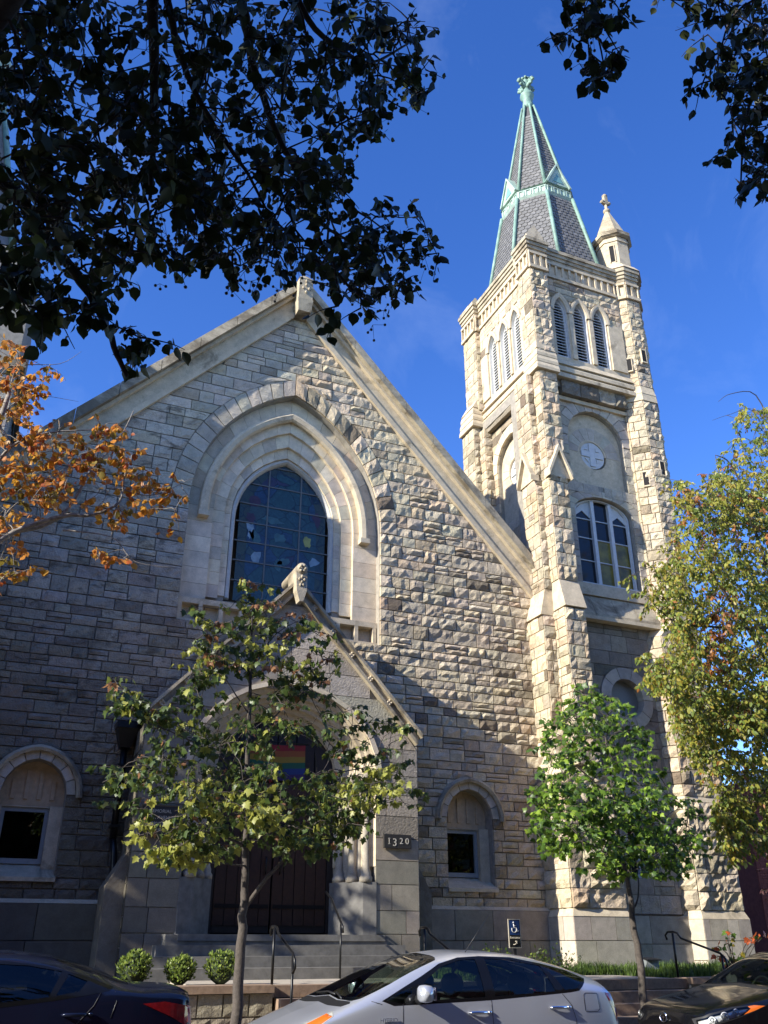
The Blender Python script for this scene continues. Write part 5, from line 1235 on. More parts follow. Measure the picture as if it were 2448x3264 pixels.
    for sx in S['seatx']:
        for sy in (-.37, .37):
            st = MB(); c = V((x0 + sx, yc + sy, 0)); st.hull([c + V((-.25, -.24, .38)), c + V((.25, -.24, .38)), c + V((.25, .24, .38)), c + V((-.25, .24, .38))], [c + V((-.27, -.25, .55)), c + V((.25, -.25, .50)), c + V((.25, .25, .50)), c + V((-.27, .25, .55))])
            st.hull([c + V((.16, -.24, .5)), c + V((.30, -.24, .5)), c + V((.30, .24, .5)), c + V((.16, .24, .5))], [c + V((.36, -.19, zt)), c + V((.43, -.19, zt)), c + V((.43, .19, zt)), c + V((.36, .19, zt))]); st.lathe(c + V((.41, 0, zt + .13)), [(.05, -.12), (.12, -.06), (.13, .03), (.09, .1), (.03, .115)], 10)
            st.build('seat', S['seatm'], root)
    d = MB(); a = S['dash']; d.hull([V((x0 + a, yc - .66, .6)), V((x0 + a + .55, yc - .66, .6)), V((x0 + a + .55, yc + .66, .6)), V((x0 + a, yc + .66, .6))], [V((x0 + a, yc - .64, S['dz'] - .02)), V((x0 + a + .45, yc - .64, S['dz'] - .03)), V((x0 + a + .45, yc + .64, S['dz'] - .03)), V((x0 + a, yc + .64, S['dz'] - .02))]); d.build('dashboard', M_BLACK, root)
    w_ = MB(); c = V((x0 + a + .62, yc + .37, S['dz'] - .02)); w_.tube([c + V((.06 * math.sin(k * .4488), .18 * math.cos(k * .4488), .17 * math.sin(k * .4488))) for k in range(15)], .014, 6); w_.build('steering_wheel', M_BLACK, root)
    return root, B
def densify_open(p, st):
    out = []
    for a, b in zip(p, p[1:]): n = max(1, int(math.dist(a, b) / st)); out += [(a[0] + (b[0] - a[0]) * k / n, a[1] + (b[1] - a[1]) * k / n) for k in range(n)]
    return out + [p[-1]]
def paint(name, col, metal, rough):
    m = simple(name, col, rough, metal, 0, spec=0.4, coat=0.8 if metal > .4 else .35); return m
P_SILV = paint('silver_paint', (0.53, 0.55, 0.60), 0.5, 0.28); P_NAVY = paint('navy_paint', (0.006, 0.008, 0.021), 0.0, 0.15); P_BLK = paint('black_paint', (0.004, 0.004, 0.005), 0.0, 0.12)
M_HEAD = simple('lamp_reflector', (0.85, 0.85, 0.84), 0.25, 0.5); M_HEADC = simple('lamp_lens', (0.55, 0.55, 0.50), 0.08, 0.3, 18, 0.3, 0, coat=1.0); M_AMB = simple('amber_lens', (0.75, 0.16, 0.02), 0.15, 0, coat=1.0); M_RED = simple('red_lens', (0.30, 0.008, 0.01), 0.12, 0, 30, 0.5, 0, coat=1.0)
M_SEATG = simple('grey_seat', (0.10, 0.10, 0.105), 0.8); M_SEATD = simple('dark_seat', (0.035, 0.033, 0.035), 0.8)
M_GLOSSB = simple('gloss_black_trim', (0.006, 0.006, 0.007), 0.12, spec=0.3)
arch_ = lambda c, r: [(c + r * math.cos(math.radians(a)), .315 + r * math.sin(math.radians(a))) for a in range(-20, 201, 20)]
CM = {'window': (M_CARGL, -.004, False), 'windshield': (M_CARGL, -.003, True), 'rear_window': (M_CARGLD, -.003, True), 'window_trim': (M_GLOSSB, 0.001, False), 'headlight': (M_HEADC, .002, False), 'amber_light': (M_AMB, .003, False), 'tail_light': (M_RED, .004, False), 'fuel_flap': (P_SILV, .001, False), 'cowl': (M_BLACK, -.002, True), 'lamp_rim': (M_BLACK, 0.0005, False), 'grille': (M_BLACK, 0.0, True)}
# --- silver hatchback
fw_ = [(1.84, 1.025), (2.665, 1.045), (2.655, 1.405), (2.45, 1.395), (2.22, 1.335), (2.0, 1.21), (1.86, 1.08)]
rw_ = [(2.79, 1.05), (3.56, 1.085), (3.47, 1.335), (3.1, 1.395), (2.775, 1.41)]
qw_ = [(3.68, 1.095), (3.83, 1.105), (3.99, 1.19), (3.80, 1.265), (3.53, 1.325)]
qt_ = [(1.52, 1.035), (1.70, 1.0), (1.79, 1.03), (1.83, 1.15), (1.70, 1.115)]
trim_ = [(1.47, 1.03), (1.60, .985), (1.80, .99), (2.2, 1.0), (2.74, 1.015), (3.3, 1.045), (3.74, 1.07), (3.87, 1.085), (4.05, 1.20), (3.84, 1.285), (3.5, 1.355), (3.12, 1.418), (2.72, 1.432), (2.45, 1.42), (2.2, 1.362), (1.95, 1.245), (1.70, 1.135)]
SILV = dict(L=4.45, w=[(0, .50), (.06, .60), (.2, .72), (.45, .80), (.9, .845), (1.5, .8625), (3.2, .8625), (3.8, .845), (4.2, .80), (4.4, .755), (4.45, .72)],
 zt=[(0, .62), (.08, .68), (.25, .715), (.5, .80), (.8, .91), (1.05, .987), (1.2, 1.055), (1.5, 1.20), (1.9, 1.37), (2.2, 1.455), (2.55, 1.495), (2.9, 1.49), (3.3, 1.46), (3.7, 1.39), (4.05, 1.295), (4.28, 1.215), (4.34, 1.16), (4.45, .80)],
 zb=[(0, .56), (.25, .63), (.6, .75), (1.0, .88), (1.45, .975), (2.0, 1.0), (2.8, 1.015), (3.5, 1.05), (3.9, 1.085), (4.2, 1.07), (4.34, 1.02), (4.45, .72)],
 zr=[(0, .59), (.25, .675), (.6, .80), (.95, .922), (1.15, 1.0), (1.5, 1.13), (1.9, 1.29), (2.2, 1.385), (2.55, 1.435), (2.9, 1.44), (3.3, 1.405), (3.7, 1.325), (4.05, 1.225), (4.28, 1.15), (4.34, 1.10), (4.45, .76)],
 wr=[(0, .44), (.25, .62), (.6, .70), (1.0, .74), (1.4, .755), (1.9, .69), (2.3, .625), (2.8, .60), (3.4, .60), (3.9, .60), (4.28, .62), (4.45, .60)],
 zs=[(0, .30), (.5, .22), (2, .2), (4, .24), (4.45, .34)],
 regions=[('window_trim', 'side', trim_), ('window:1', 'side', fw_), ('window:2', 'side', rw_), ('window:3', 'side', qw_), ('window:4', 'side', qt_),
  ('headlight', 'side', [(.38, .74), (.52, .70), (.72, .78), (.96, .905), (.99, .945), (.85, .92), (.62, .865)]), ('amber_light', 'side', [(.55, .735), (.72, .79), (.95, .905), (.93, .925), (.72, .845), (.60, .79)]),
  ('tail_light', 'side', [(4.24, 1.06), (4.33, 1.05), (4.41, .84), (4.385, .76), (4.345, .86), (4.29, .97)]),
  ('fuel_flap', 'side', [(3.93, .89), (4.13, .90), (4.115, 1.05), (3.95, 1.055), (3.925, 1.0)]),
  ('windshield', 'top', [(1.21, 5.0), (1.17, 4.4), (1.19, 3.5), (1.27, 3.16), (1.6, 3.10), (2.0, 3.10), (2.19, 3.18), (2.22, 3.6), (2.25, 5.0)]), ('cowl', 'top', [(1.08, 5.0), (1.05, 4.4), (1.08, 3.45), (1.16, 3.2), (1.185, 3.5), (1.155, 4.4), (1.195, 5.0)]), ('rear_window', 'top', [(3.45, 5.0), (3.42, 4.0), (3.5, 3.25), (4.1, 3.25), (4.24, 3.6), (4.25, 5.0)]),
  ('void:1', 'side', arch_(.87, .345)), ('void:2', 'side', arch_(3.57, .345))],
 mat={**CM}, seams=[[(1.70, 1.0), (1.69, .8), (1.70, .5), (1.74, .3)], [(2.73, 1.02), (2.74, .7), (2.74, .3)], [(3.63, 1.065), (3.74, .95), (3.79, .8), (3.74, .66)], [(3.925, .89), (3.92, 1.04), (3.95, 1.06), (4.115, 1.055), (4.135, .9), (4.1, .88), (3.93, .88)], [(1.36, 1.03), (1.47, 1.0)]],
 wx=(.87, 3.57), handles=[(2.56, .905), (3.56, .93)], hmat=M_CHROME, mirror=(1.86, 1.095), seat=1.02, seatx=(2.1, 2.95), seatm=M_SEATG, dash=1.3, dz=1.0)
sv, BS = car(SILV, 'silver hatchback parked at the kerb in front of the church steps', 2.55, 10.213, P_SILV)
tb = text('badge', 'HYBRID', 0.055, (2.55 + 1.53, 9.344, .86), RX, M_CHROME, sv)
MB().tube([(2.55 + 3.0, 10.21, 1.485), (2.55 + 3.55, 10.21, 1.53)], .0, 4) if False else None
ant = MB(); ant.tube([(2.55 + 2.62, 9.72, 1.47), (2.55 + 2.95, 9.72, 1.86)], [.005, .003], 5); ant.build('aerial', M_BLACK, sv)
wp = MB(); wp.tube([(2.55 + 1.19, 10.0, 1.075), (2.55 + 1.24, 10.35, 1.085), (2.55 + 1.25, 10.75, 1.06)], .010, 5); wp.tube([(2.55 + 1.17, 9.75, 1.045), (2.55 + 1.24, 10.1, 1.09)], .010, 5); wp.build('wiper', M_BLACK, sv)
# --- navy saloon, only its tail in the picture
def saloon(L, k=1.0): pass
NAVY = dict(L=4.75, w=[(0, .55), (.1, .66), (.4, .82), (1.0, .90), (1.6, .915), (3.4, .915), (4.1, .885), (4.5, .83), (4.7, .77), (4.75, .72)],
 zt=[(0, .66), (.1, .74), (.5, .88), (1.0, .98), (1.25, 1.04), (1.7, 1.24), (2.15, 1.42), (2.5, 1.485), (3.0, 1.50), (3.4, 1.46), (3.75, 1.375), (4.05, 1.27), (4.25, 1.215), (4.6, 1.195), (4.69, 1.17), (4.75, .9)],
 zb=[(0, .6), (.4, .78), (1.2, .94), (2.0, .995), (2.8, 1.03), (3.5, 1.09), (4.0, 1.13), (4.4, 1.10), (4.66, 1.08), (4.75, .8)],
 zr=[(0, .63), (.5, .84), (1.0, .94), (1.3, 1.02), (1.75, 1.19), (2.2, 1.36), (2.5, 1.42), (3.0, 1.44), (3.4, 1.395), (3.75, 1.30), (4.05, 1.20), (4.25, 1.165), (4.6, 1.15), (4.69, 1.13), (4.75, .85)],
 wr=[(0, .5), (.5, .72), (1.2, .78), (1.9, .70), (2.6, .63), (3.2, .62), (3.7, .65), (4.1, .72), (4.4, .74), (4.75, .66)],
 zs=[(0, .3), (.5, .22), (2, .2), (4.2, .25), (4.75, .36)],
 regions=[('window_trim', 'side', [(1.5, 1.0), (2.2, 1.01), (3.0, 1.05), (3.45, 1.095), (3.78, 1.14), (3.93, 1.165), (3.97, 1.195), (3.7, 1.29), (3.35, 1.372), (3.0, 1.412), (2.55, 1.405), (2.2, 1.335), (1.8, 1.18)]),
  ('window:1', 'side', [(1.66, 1.04), (2.28, 1.045), (2.72, 1.06), (2.80, 1.385), (2.55, 1.378), (2.25, 1.305), (1.9, 1.17)]), ('window:2', 'side', [(2.84, 1.075), (3.40, 1.125), (3.50, 1.325), (3.2, 1.375), (2.92, 1.39)]), ('window:3', 'side', [(3.46, 1.135), (3.66, 1.165), (3.73, 1.245), (3.56, 1.305)]),
  ('headlight', 'side', [(.3, .74), (.55, .72), (.95, .86), (.75, .88), (.5, .83)]), ('tail_light', 'side', [(4.24, 1.055), (4.45, 1.068), (4.71, 1.02), (4.735, .86), (4.66, .87), (4.5, .95)]),
  ('windshield', 'top', [(1.30, 5.0), (1.27, 4.2), (1.4, 3.14), (2.1, 3.14), (2.2, 3.4), (2.22, 5.0)]), ('rear_window', 'top', [(3.45, 5.0), (3.43, 4.0), (3.5, 3.22), (3.95, 3.2), (4.12, 3.5), (4.15, 5.0)]),
  ('void:1', 'side', arch_(.95, .36)), ('void:2', 'side', arch_(3.75, .36))],
 mat={**CM, 'window': (M_CARGLD, -.004, False)}, seams=[[(1.62, 1.0), (1.62, .6), (1.68, .3)], [(2.76, 1.05), (2.80, .8), (2.78, .3)], [(3.85, 1.15), (3.80, 1.05), (3.66, .9), (3.55, .7)], [(3.98, 1.16), (4.0, 1.08), (3.96, .95)]],
 wx=(.95, 3.75), handles=[(2.62, .945), (3.64, .985)], hmat=P_NAVY, mirror=(1.75, 1.1), seat=1.02, seatx=(2.15, 3.0), seatm=M_SEATD, dash=1.4, dz=1.0)
car(NAVY, 'dark navy saloon car parked at far left, tail light towards the steps', 2.14 - 4.75, 10.29, P_NAVY)
# --- black saloon, only its front in the picture
BLKS = dict(L=4.75, w=[(0, .50), (.05, .62), (.15, .72), (.35, .81), (.7, .875), (1.2, .905), (3.4, .91), (4.3, .87), (4.75, .72)],
 zt=[(0, .70), (.04, .79), (.14, .85), (.4, .925), (.8, .995), (1.15, 1.045), (1.3, 1.085), (1.6, 1.24), (1.95, 1.40), (2.25, 1.475), (2.7, 1.51), (3.2, 1.49), (3.7, 1.38), (4.2, 1.18), (4.7, 1.1), (4.75, .9)],
 zb=[(0, .60), (.15, .72), (.5, .82), (1.0, .91), (1.5, .97), (2.5, 1.0), (3.5, 1.04), (4.2, 1.04), (4.75, .8)],
 zr=[(0, .66), (.14, .815), (.5, .905), (1.0, .975), (1.3, 1.035), (1.65, 1.19), (2.0, 1.345), (2.3, 1.42), (2.8, 1.44), (3.3, 1.41), (3.8, 1.28), (4.25, 1.12), (4.75, .86)],
 wr=[(0, .42), (.2, .62), (.6, .72), (1.2, .79), (1.7, .72), (2.3, .64), (3.2, .62), (4.0, .70), (4.75, .66)],
 zs=[(0, .28), (.5, .22), (2, .2), (4.2, .25), (4.75, .36)],
 regions=[('window_trim', 'side', [(1.55, 1.0), (2.4, 1.015), (3.4, 1.06), (3.85, 1.1), (3.6, 1.29), (3.2, 1.39), (2.6, 1.41), (2.2, 1.36), (1.8, 1.18)]),
  ('window:1', 'side', [(1.72, 1.03), (2.70, 1.05), (2.72, 1.385), (2.45, 1.37), (2.2, 1.315), (1.9, 1.18)]), ('window:2', 'side', [(2.8, 1.05), (3.5, 1.09), (3.45, 1.30), (3.1, 1.375), (2.8, 1.385)]),
  ('lamp_rim', 'side', [(.03, .665), (.22, .70), (.55, .785), (.87, .88), (.70, .892), (.42, .868), (.16, .80), (.05, .735)]), ('headlight', 'side', [(.045, .685), (.22, .715), (.50, .785), (.62, .85), (.60, .872), (.42, .852), (.17, .785), (.06, .725)]), ('amber_light', 'side', [(.52, .79), (.68, .83), (.84, .877), (.70, .884), (.61, .873), (.63, .85)]),
  ('windshield', 'top', [(1.34, 5.0), (1.30, 4.3), (1.36, 3.3), (1.5, 3.14), (1.9, 3.14), (2.14, 3.25), (2.2, 5.0)]), ('cowl', 'top', [(1.22, 5.0), (1.18, 4.3), (1.24, 3.3), (1.34, 3.15), (1.33, 3.4), (1.28, 4.3), (1.32, 5.0)]), ('rear_window', 'top', [(3.4, 5.0), (3.45, 3.3), (4.0, 3.25), (4.1, 5.0)]),
  ('void:1', 'side', arch_(.95, .36)), ('void:2', 'side', arch_(3.75, .36))],
 mat={**CM, 'headlight': (M_LENS, .004, False)}, seams=[[(1.6, 1.0), (1.6, .6), (1.66, .3)], [(2.76, 1.02), (2.78, .3)], [(3.6, 1.06), (3.75, .8)]],
 wx=(.95, 3.75), handles=[(2.6, .92), (3.6, .95)], hmat=P_BLK, mirror=(1.85, 1.07), seat=1.02, seatx=(2.2, 3.0), seatm=M_SEATD, dash=1.4, dz=1.0)
bk, BB = car(BLKS, 'black saloon car parked at far right with bright headlight and amber corner', 8.26, 10.28, P_BLK)
for sg in (-1, 1):                                                      # lamp internals behind the clear lens
    r_ = MB()
    for x, z, rr in ((.15, .735, .036), (.29, .775, .042), (.44, .815, .036)):
        t = BB.t_of(x, z); p = BB.pt(x, t); n = BB.nrm(x, t); c = V((8.26 + p.x, 10.28 + sg * p.y, p.z)); nn = V((n.x, n.y * sg, n.z)); f = Fr(c - nn * .012, (nn.cross(V((0, 0, 1)))), n=nn, v=nn.cross(V((0, 0, 1))).normalized().cross(nn))
        ring = [f.P(rr * math.cos(a), rr * math.sin(a), 0) for a in [k * math.pi / 6 for k in range(12)]]; r_.tube(ring + ring[:1], .010, 5); r_.lathe(c - nn * .03, [(.005, -.02), (rr * .5, 0), (.005, .025)], 8)
    rb = r_.build('lamp_reflector', M_HEAD, bk)
em = MB(); c = V((8.248, 10.28, .73)); ring = [c + V((0.0, .062 * math.cos(k * math.pi / 8), .055 * math.sin(k * math.pi / 8))) for k in range(17)]; em.tube(ring, .008, 5); em.box(c.x - .004, c.x + .004, c.y - .03, c.y + .03, c.z - .006, c.z + .006); em.box(c.x - .003, c.x + .003, c.y - .006, c.y + .006, c.z - .04, c.z + .045)
em.build('emblem', M_CHROME, bk); gr = MB()
for k in range(5): gr.box(8.245, 8.259, 10.28 - .40, 10.28 + .40, .40 + .045 * k, .42 + .045 * k)
gr.build('grille', M_CHROME, bk)

# ================================================================ handrails, sign, lamp
def rail(label, pieces, loc):
    t = thing('handrail', label, 'handrail', loc)
    for nm, pts, r in pieces: MB().tube(pts, r, 8).build(nm, M_IRON, t)
    return t
def loop(c, r, n=9, y=1): return [V(c) + V((0, -r * math.sin(2 * math.pi * k / n), r - r * math.cos(2 * math.pi * k / n))) for k in range(n + 1)]
def step_rail(lab, x, y0, y1, zb0, zt0, zb1, zt1):
    rail(lab, [('post', [(x, y0, zb0), (x, y0, zt0 - .02)], .02), ('post', [(x, y1, zb1), (x, y1, zt1)], .018),
      ('top_rail', [(x, y0 + .16, zt0 - .12), (x, y0 + .19, zt0 - .05), (x, y0 + .12, zt0), (x, y0 - .02, zt0), (x, y0 - .12, zt0 - .02), (x, y0 - .2, zt0 - .10), (x, y1 + .02, zt1 + .02), (x, y1 - .08, zt1 - .06), (x, y1 - .1, zt1 - .16), (x, y1 - .02, zt1 - .22)], .018)], (x, y0, zb0))
step_rail('black iron handrail left of the steps in front of the church door', 4.05, 13.35, 12.45, 1.04, 1.78, .35, 1.43)
step_rail('black iron handrail mostly hidden by the silver car roof', 6.42, 13.35, 12.45, 1.04, 1.78, .35, 1.43)
step_rail('black iron handrail at right of the brownstone steps by the grass', 11.12, 13.35, 12.25, 1.04, 1.74, .35, 1.40)
rail('thin black handrail at the right of the church door steps', [('post', [(5.8, 15.3, 1.03), (5.8, 15.3, 1.86)], .018), ('top_rail', [(5.8, 15.2, 1.72), (5.8, 15.22, 1.82), (5.8, 15.3, 1.88), (5.95, 16.2, 2.28), (5.98, 16.6, 2.42)], .02)], (5.8, 15.3, 1.04))
t = thing('accessible_entrance_sign', 'blue and black wheelchair entrance sign on a post behind the silver car', 'sign', (8.98, 15.0, 1.04))
SF = Fr((8.98, 14.98, 0), (1, 0, 0)); MB().fbox(SF, -.125, .125, 1.49, 1.955, -.012, 0).build('board', M_CREAM, t); MB().fbox(SF, -.112, .112, 1.502, 1.943, 0, .003).build('panel', M_SIGNBLK, t); MB().fbox(SF, -.098, .098, 1.70, 1.93, .003, .006).build('blue_panel', M_SIGNBLUE, t)
MB().fbox(SF, -.025, .025, 1.03, 1.49, -.03, -.013).build('post', M_BLACK, t)
w_ = MB(); S2 = lambda a, b: SF.P(a, b, .010); w_.tube([S2(-.012 + .048 * math.cos(math.radians(q)), 1.785 + .048 * math.sin(math.radians(q))) for q in range(150, 391, 20)], .0075, 5); w_.tube([S2(-.02, 1.875), S2(-.012, 1.815), S2(.03, 1.815), S2(.055, 1.755), S2(.075, 1.765)], .009, 5); w_.tube([S2(-.016, 1.85), S2(.03, 1.845)], .0075, 5); w_.lathe(S2(-.022, 1.898), [(.004, -.017), (.016, 0), (.004, .017)], 8); w_.build('wheelchair_symbol', M_WHITE, t)
text('lettering', 'Entrance', .058, (8.98, 14.974, 1.655), RX, M_CREAM, t)
w_ = MB(); w_.tube([S2(-.04, 1.545), S2(.0, 1.548), S2(.03, 1.59)], .007, 5); w_.tube([S2(-.002, 1.596), S2(.035, 1.598), S2(.034, 1.558)], .007, 5); w_.build('arrow', M_CREAM, t)
t = thing('garden_floodlight', 'small grey floodlight standing in the grass before the tower', 'lamp', (11.9, 15.0, 1.04))
mb = MB(); mb.tube([(11.9, 15, 1.0), (11.9, 15, 1.14)], .02, 6); mb.build('stake', M_IRON, t); mb = MB(); mb.hull([(11.78, 14.92, 1.13), (12.02, 14.92, 1.13), (11.99, 15.06, 1.13), (11.81, 15.06, 1.13)], [(11.76, 14.95, 1.27), (12.04, 14.95, 1.27), (12.0, 15.1, 1.3), (11.8, 15.1, 1.3)]); mb.build('housing', M_GREYP, t)
mb = MB(); mb.hull([(11.74, 14.88, 1.275), (12.06, 14.88, 1.275), (12.02, 15.12, 1.31), (11.78, 15.12, 1.31)], [(11.74, 14.88, 1.295), (12.06, 14.88, 1.295), (12.02, 15.12, 1.33), (11.78, 15.12, 1.33)]); mb.build('visor', M_BLACK, t)

# ================================================================ plants
def fold(pts, k=0.22, curl=-0.25):
    return [(x, y, -abs(x) * k + curl * y * y) for x, y in pts]
MAPLE = fold([(0, 0), (.16, .10), (.42, .02), (.34, .22), (.58, .46), (.30, .52), (.22, .70), (0, 1.02), (-.22, .70), (-.30, .52), (-.58, .46), (-.34, .22), (-.42, .02), (-.16, .10), (0, .45)])
MAPLE_F = [(14, i, i + 1) for i in range(0, 13)] + [(14, 13, 0)]
OVAL = fold([(0, 0), (.28, .09), (.47, .34), (.40, .64), (.15, .88), (0, 1.08), (-.15, .88), (-.40, .64), (-.47, .34), (-.28, .09)], .35, -.22)
OVAL_F = [(0, 1, 2, 3, 4, 5), (0, 5, 6, 7, 8, 9)]
SMALL = fold([(0, 0), (.30, .35), (.20, .75), (0, 1.05), (-.20, .75), (-.30, .35)], .3, -.2); SMALL_F = [(0, 1, 2, 3), (0, 3, 4, 5)]
def leaf_xf(pos, dirn, nrm, size):
    y = dirn.normalized(); z = (nrm - y * nrm.dot(y)); z = z.normalized() if z.length > 1e-4 else y.orthogonal().normalized(); x = y.cross(z)
    return (pos, x, y, z, size)
class Tree:
    def __init__(s, name, label, cat, loc, tmpl, mats, weights, bark, seed, part='leaf'):
        s.t = thing(name, label, cat, loc); s.tv, s.tf = tmpl; s.mats = mats; s.w = weights; s.bark = bark; s.r = random.Random(seed); s.leaves = []; s.wood = MB(); s.twig = MB(); s.bones = []; s.part = part; s.reach = 6
    def limb(s, pts, r0, r1, n=7, name=None, sub=4):
        P = [V(p) for p in pts]; out = []
        for i in range(len(P) - 1):
            a, b, c, d = P[max(0, i - 1)], P[i], P[i + 1], P[min(len(P) - 1, i + 2)]
            for k in range(sub):
                t = k / sub; out.append(.5 * ((2 * b) + (c - a) * t + (2 * a - 5 * b + 4 * c - d) * t * t + (3 * b - a - 3 * c + d) * t ** 3))
        out.append(P[-1]); m = len(out); j = 0.25
        rad = [r0 + (r1 - r0) * (i / (m - 1)) ** .8 for i in range(m)]
        out = [p + V((s.r.uniform(-j, j), s.r.uniform(-j, j), s.r.uniform(-j, j))) * rad[i] for i, p in enumerate(out)]
        mb = MB(); mb.tube(out, rad, n); mb.build(name or 'branch', s.bark, s.t); s.bones += [(p, rad[i]) for i, p in enumerate(out)]
        return out
    def near(s, p, up=None):
        return min(s.bones, key=lambda b: (b[0] - p).length_squared)
    def spray(s, base, dirn, length, nl, size, droop=0.4, spread=0.8, pal=None, face=None):
        r = s.r; pts = []; d = dirn.normalized(); p = base.copy(); n = 5
        for i in range(n + 1): pts.append(p.copy()); p = p + d * (length / n); d = (d + V((r.uniform(-.15, .15), r.uniform(-.15, .15), -droop / n))).normalized()
        s.twig.tube(pts, [.006, .005, .004, .003, .0025, .002], 3, 0, False)
        for k in range(nl):
            u = (k + r.random()) / nl; q = pts[min(n - 1, int(u * n))].lerp(pts[min(n, int(u * n) + 1)], (u * n) % 1)
            out = V((r.gauss(0, 1), r.gauss(0, 1), r.gauss(0, .6))).normalized()
            ld = (d * .4 + out * spread + V((0, 0, -droop))).normalized(); nn = V((r.gauss(0, .7), r.gauss(0, .7), r.gauss(.5, .6)))
            if face is not None: nn = nn * .7 + face
            st = q + out * size * .25
            s.leaves.append((leaf_xf(st, ld, nn, size * r.uniform(.5, 1.25)), pal if pal is not None else r.choices(range(len(s.mats)), s.w)[0]))
    def connect(s, p, r0=.012):
        b, rad = s.near(p); L = (p - b).length
        if L < .08 or L > s.reach: return
        m = b.lerp(p, .5) + V((s.r.uniform(-.08, .08), s.r.uniform(-.08, .08), s.r.uniform(-.02, .12))) * L
        s.twig.tube([b, b.lerp(m, .5) + V((0, 0, .02)), m, m.lerp(p, .6), p], [min(rad * .6, r0), r0 * .8, r0 * .65, r0 * .5, r0 * .35], 4, 0, False)
        s.bones.append((m, r0 * .6)); s.bones.append((p, r0 * .4))
    def finish(s, limit=300, extra=True):
        s.twig.build('twigs', s.bark, s.t, 'stuff')
        def score(l):
            q = proj(l[0][0]); return -1 if not q or not (0 < q[0] < 2448 and 0 < q[1] < 3264) else l[0][4] / q[2] / (1 + .02 * q[2])
        idx = sorted(range(len(s.leaves)), key=lambda i: -score(s.leaves[i])); top = set(i for i in idx[:limit] if score(s.leaves[i]) > 0)
        meshes = []
        for m in s.mats:
            me = bpy.data.meshes.new(s.part); me.from_pydata(s.tv, [], s.tf); me.materials.append(m); me.polygons.foreach_set('use_smooth', [True] * len(s.tf)); meshes.append(me)
        base = world_of(s.t); rest = MB()
        for i, ((pos, x, y, z, sz), mi) in enumerate(s.leaves):
            if i in top:
                o = bpy.data.objects.new(s.part, meshes[mi]); COL.objects.link(o); o.parent = s.t
                o.matrix_local = Matrix(((x.x * sz, y.x * sz, z.x * sz, pos.x - base.x), (x.y * sz, y.y * sz, z.y * sz, pos.y - base.y), (x.z * sz, y.z * sz, z.z * sz, pos.z - base.z), (0, 0, 0, 1)))
            else:
                rest.add([pos + (x * a + y * b + z * c) * sz for a, b, c in s.tv], s.tf, mi, None, True)
        if rest.v: rest.build('foliage', s.mats, s.t, 'stuff')
def in_poly(r, poly):
    xs = [p[0] for p in poly]; ys = [p[1] for p in poly]
    while True:
        p = (r.uniform(min(xs), max(xs)), r.uniform(min(ys), max(ys)))
        if pip(p, poly): return p

# ---- the tree whose boughs hang over the camera (its trunk stands behind the viewer)
PD = [leaf_mat('pear_leaf_dark', (0.036, 0.048, 0.015), .14, .5), leaf_mat('pear_leaf', (0.042, 0.055, 0.018), .14, .45), leaf_mat('pear_leaf_light', (0.095, 0.115, 0.030), .22, .4)]
pt = Tree('overhanging_pear_tree', 'dark leafy boughs with small round fruit hanging over the top of the view', 'tree', (1.6, -2.2, 0), (OVAL, OVAL_F), PD, [6, 4, .55], M_BARKD, 201)
pt.limb([(1.6, -2.2, 0), (1.55, -2.15, 1.4), (1.5, -2.0, 2.6), (1.45, -1.7, 3.6)], .20, .15, 10, 'trunk')
pt.reach = 0.9
def fl(pts, Y=None): return [uy(x, y, Y or yy) for x, y, yy in pts]
hub = V((1.45, -1.7, 3.6))
B = [([(-260, 380, 3.0), (-60, 520, 3.15), (60, 640, 3.25), (150, 760, 3.3), (260, 900, 3.35), (330, 1020, 3.4), (372, 1130, 3.45), (405, 1200, 3.5)], .040, .010),
     ([(470, -300, 2.6), (490, 60, 2.9), (492, 330, 3.2), (486, 520, 3.4), (478, 640, 3.5)], .036, .009),
     ([(700, -300, 2.7), (770, 0, 2.95), (805, 200, 3.1), (880, 420, 3.3), (960, 580, 3.4), (1010, 740, 3.5), (1090, 890, 3.6), (1190, 970, 3.7)], .030, .006),
     ([(520, -80, 2.7), (560, 120, 2.9), (640, 330, 3.0), (740, 480, 3.1), (800, 570, 3.2), (860, 690, 3.3)], .022, .006),
     ([(880, -200, 2.7), (980, 60, 2.9), (1080, 150, 3.0), (1180, 200, 3.1), (1300, 140, 3.2)], .022, .006),
     ([(-200, -120, 2.4), (30, 30, 2.7), (90, 110, 2.8), (160, 300, 2.9)], .024, .006), ([(480, 520, 3.4), (380, 640, 3.45), (330, 780, 3.5), (300, 900, 3.5)], .013, .005),
     ([(1000, 700, 3.5), (1120, 770, 3.6), (1250, 800, 3.7), (1390, 780, 3.8)], .010, .004), ([(120, 740, 3.3), (240, 760, 3.3), (330, 730, 3.4)], .010, .004)]
tops = [fl(b[0]) for b in B]
for P, (pp, r0, r1) in zip(tops, B): pt.limb(P, r0, r1, 6, 'branch')
for i in (0, 1, 2, 4, 5): q = tops[i][0]; pt.limb([hub, hub.lerp(q, .35) + V((0, 0, .5)), hub.lerp(q, .7) + V((0, 0, .35)), q], .10, B[i][1], 8, 'limb')
RB = [([(1850, -260, 2.2), (1880, -60, 2.4), (1900, 80, 2.5), (1930, 230, 2.6)], .014, .004), ([(2620, -60, 2.1), (2500, 120, 2.3), (2400, 300, 2.4), (2370, 460, 2.5), (2360, 600, 2.55)], .018, .004), ([(2560, -80, 2.1), (2420, -10, 2.2), (2330, 60, 2.3), (2290, 190, 2.4)], .012, .004)]
for pp, r0, r1 in RB: P = fl(pp); pt.limb(P, r0, r1, 6, 'branch'); q = P[0]; pt.limb([hub, hub.lerp(q, .4) + V((0, 0, .5)), q], .06, r0, 7, 'limb')
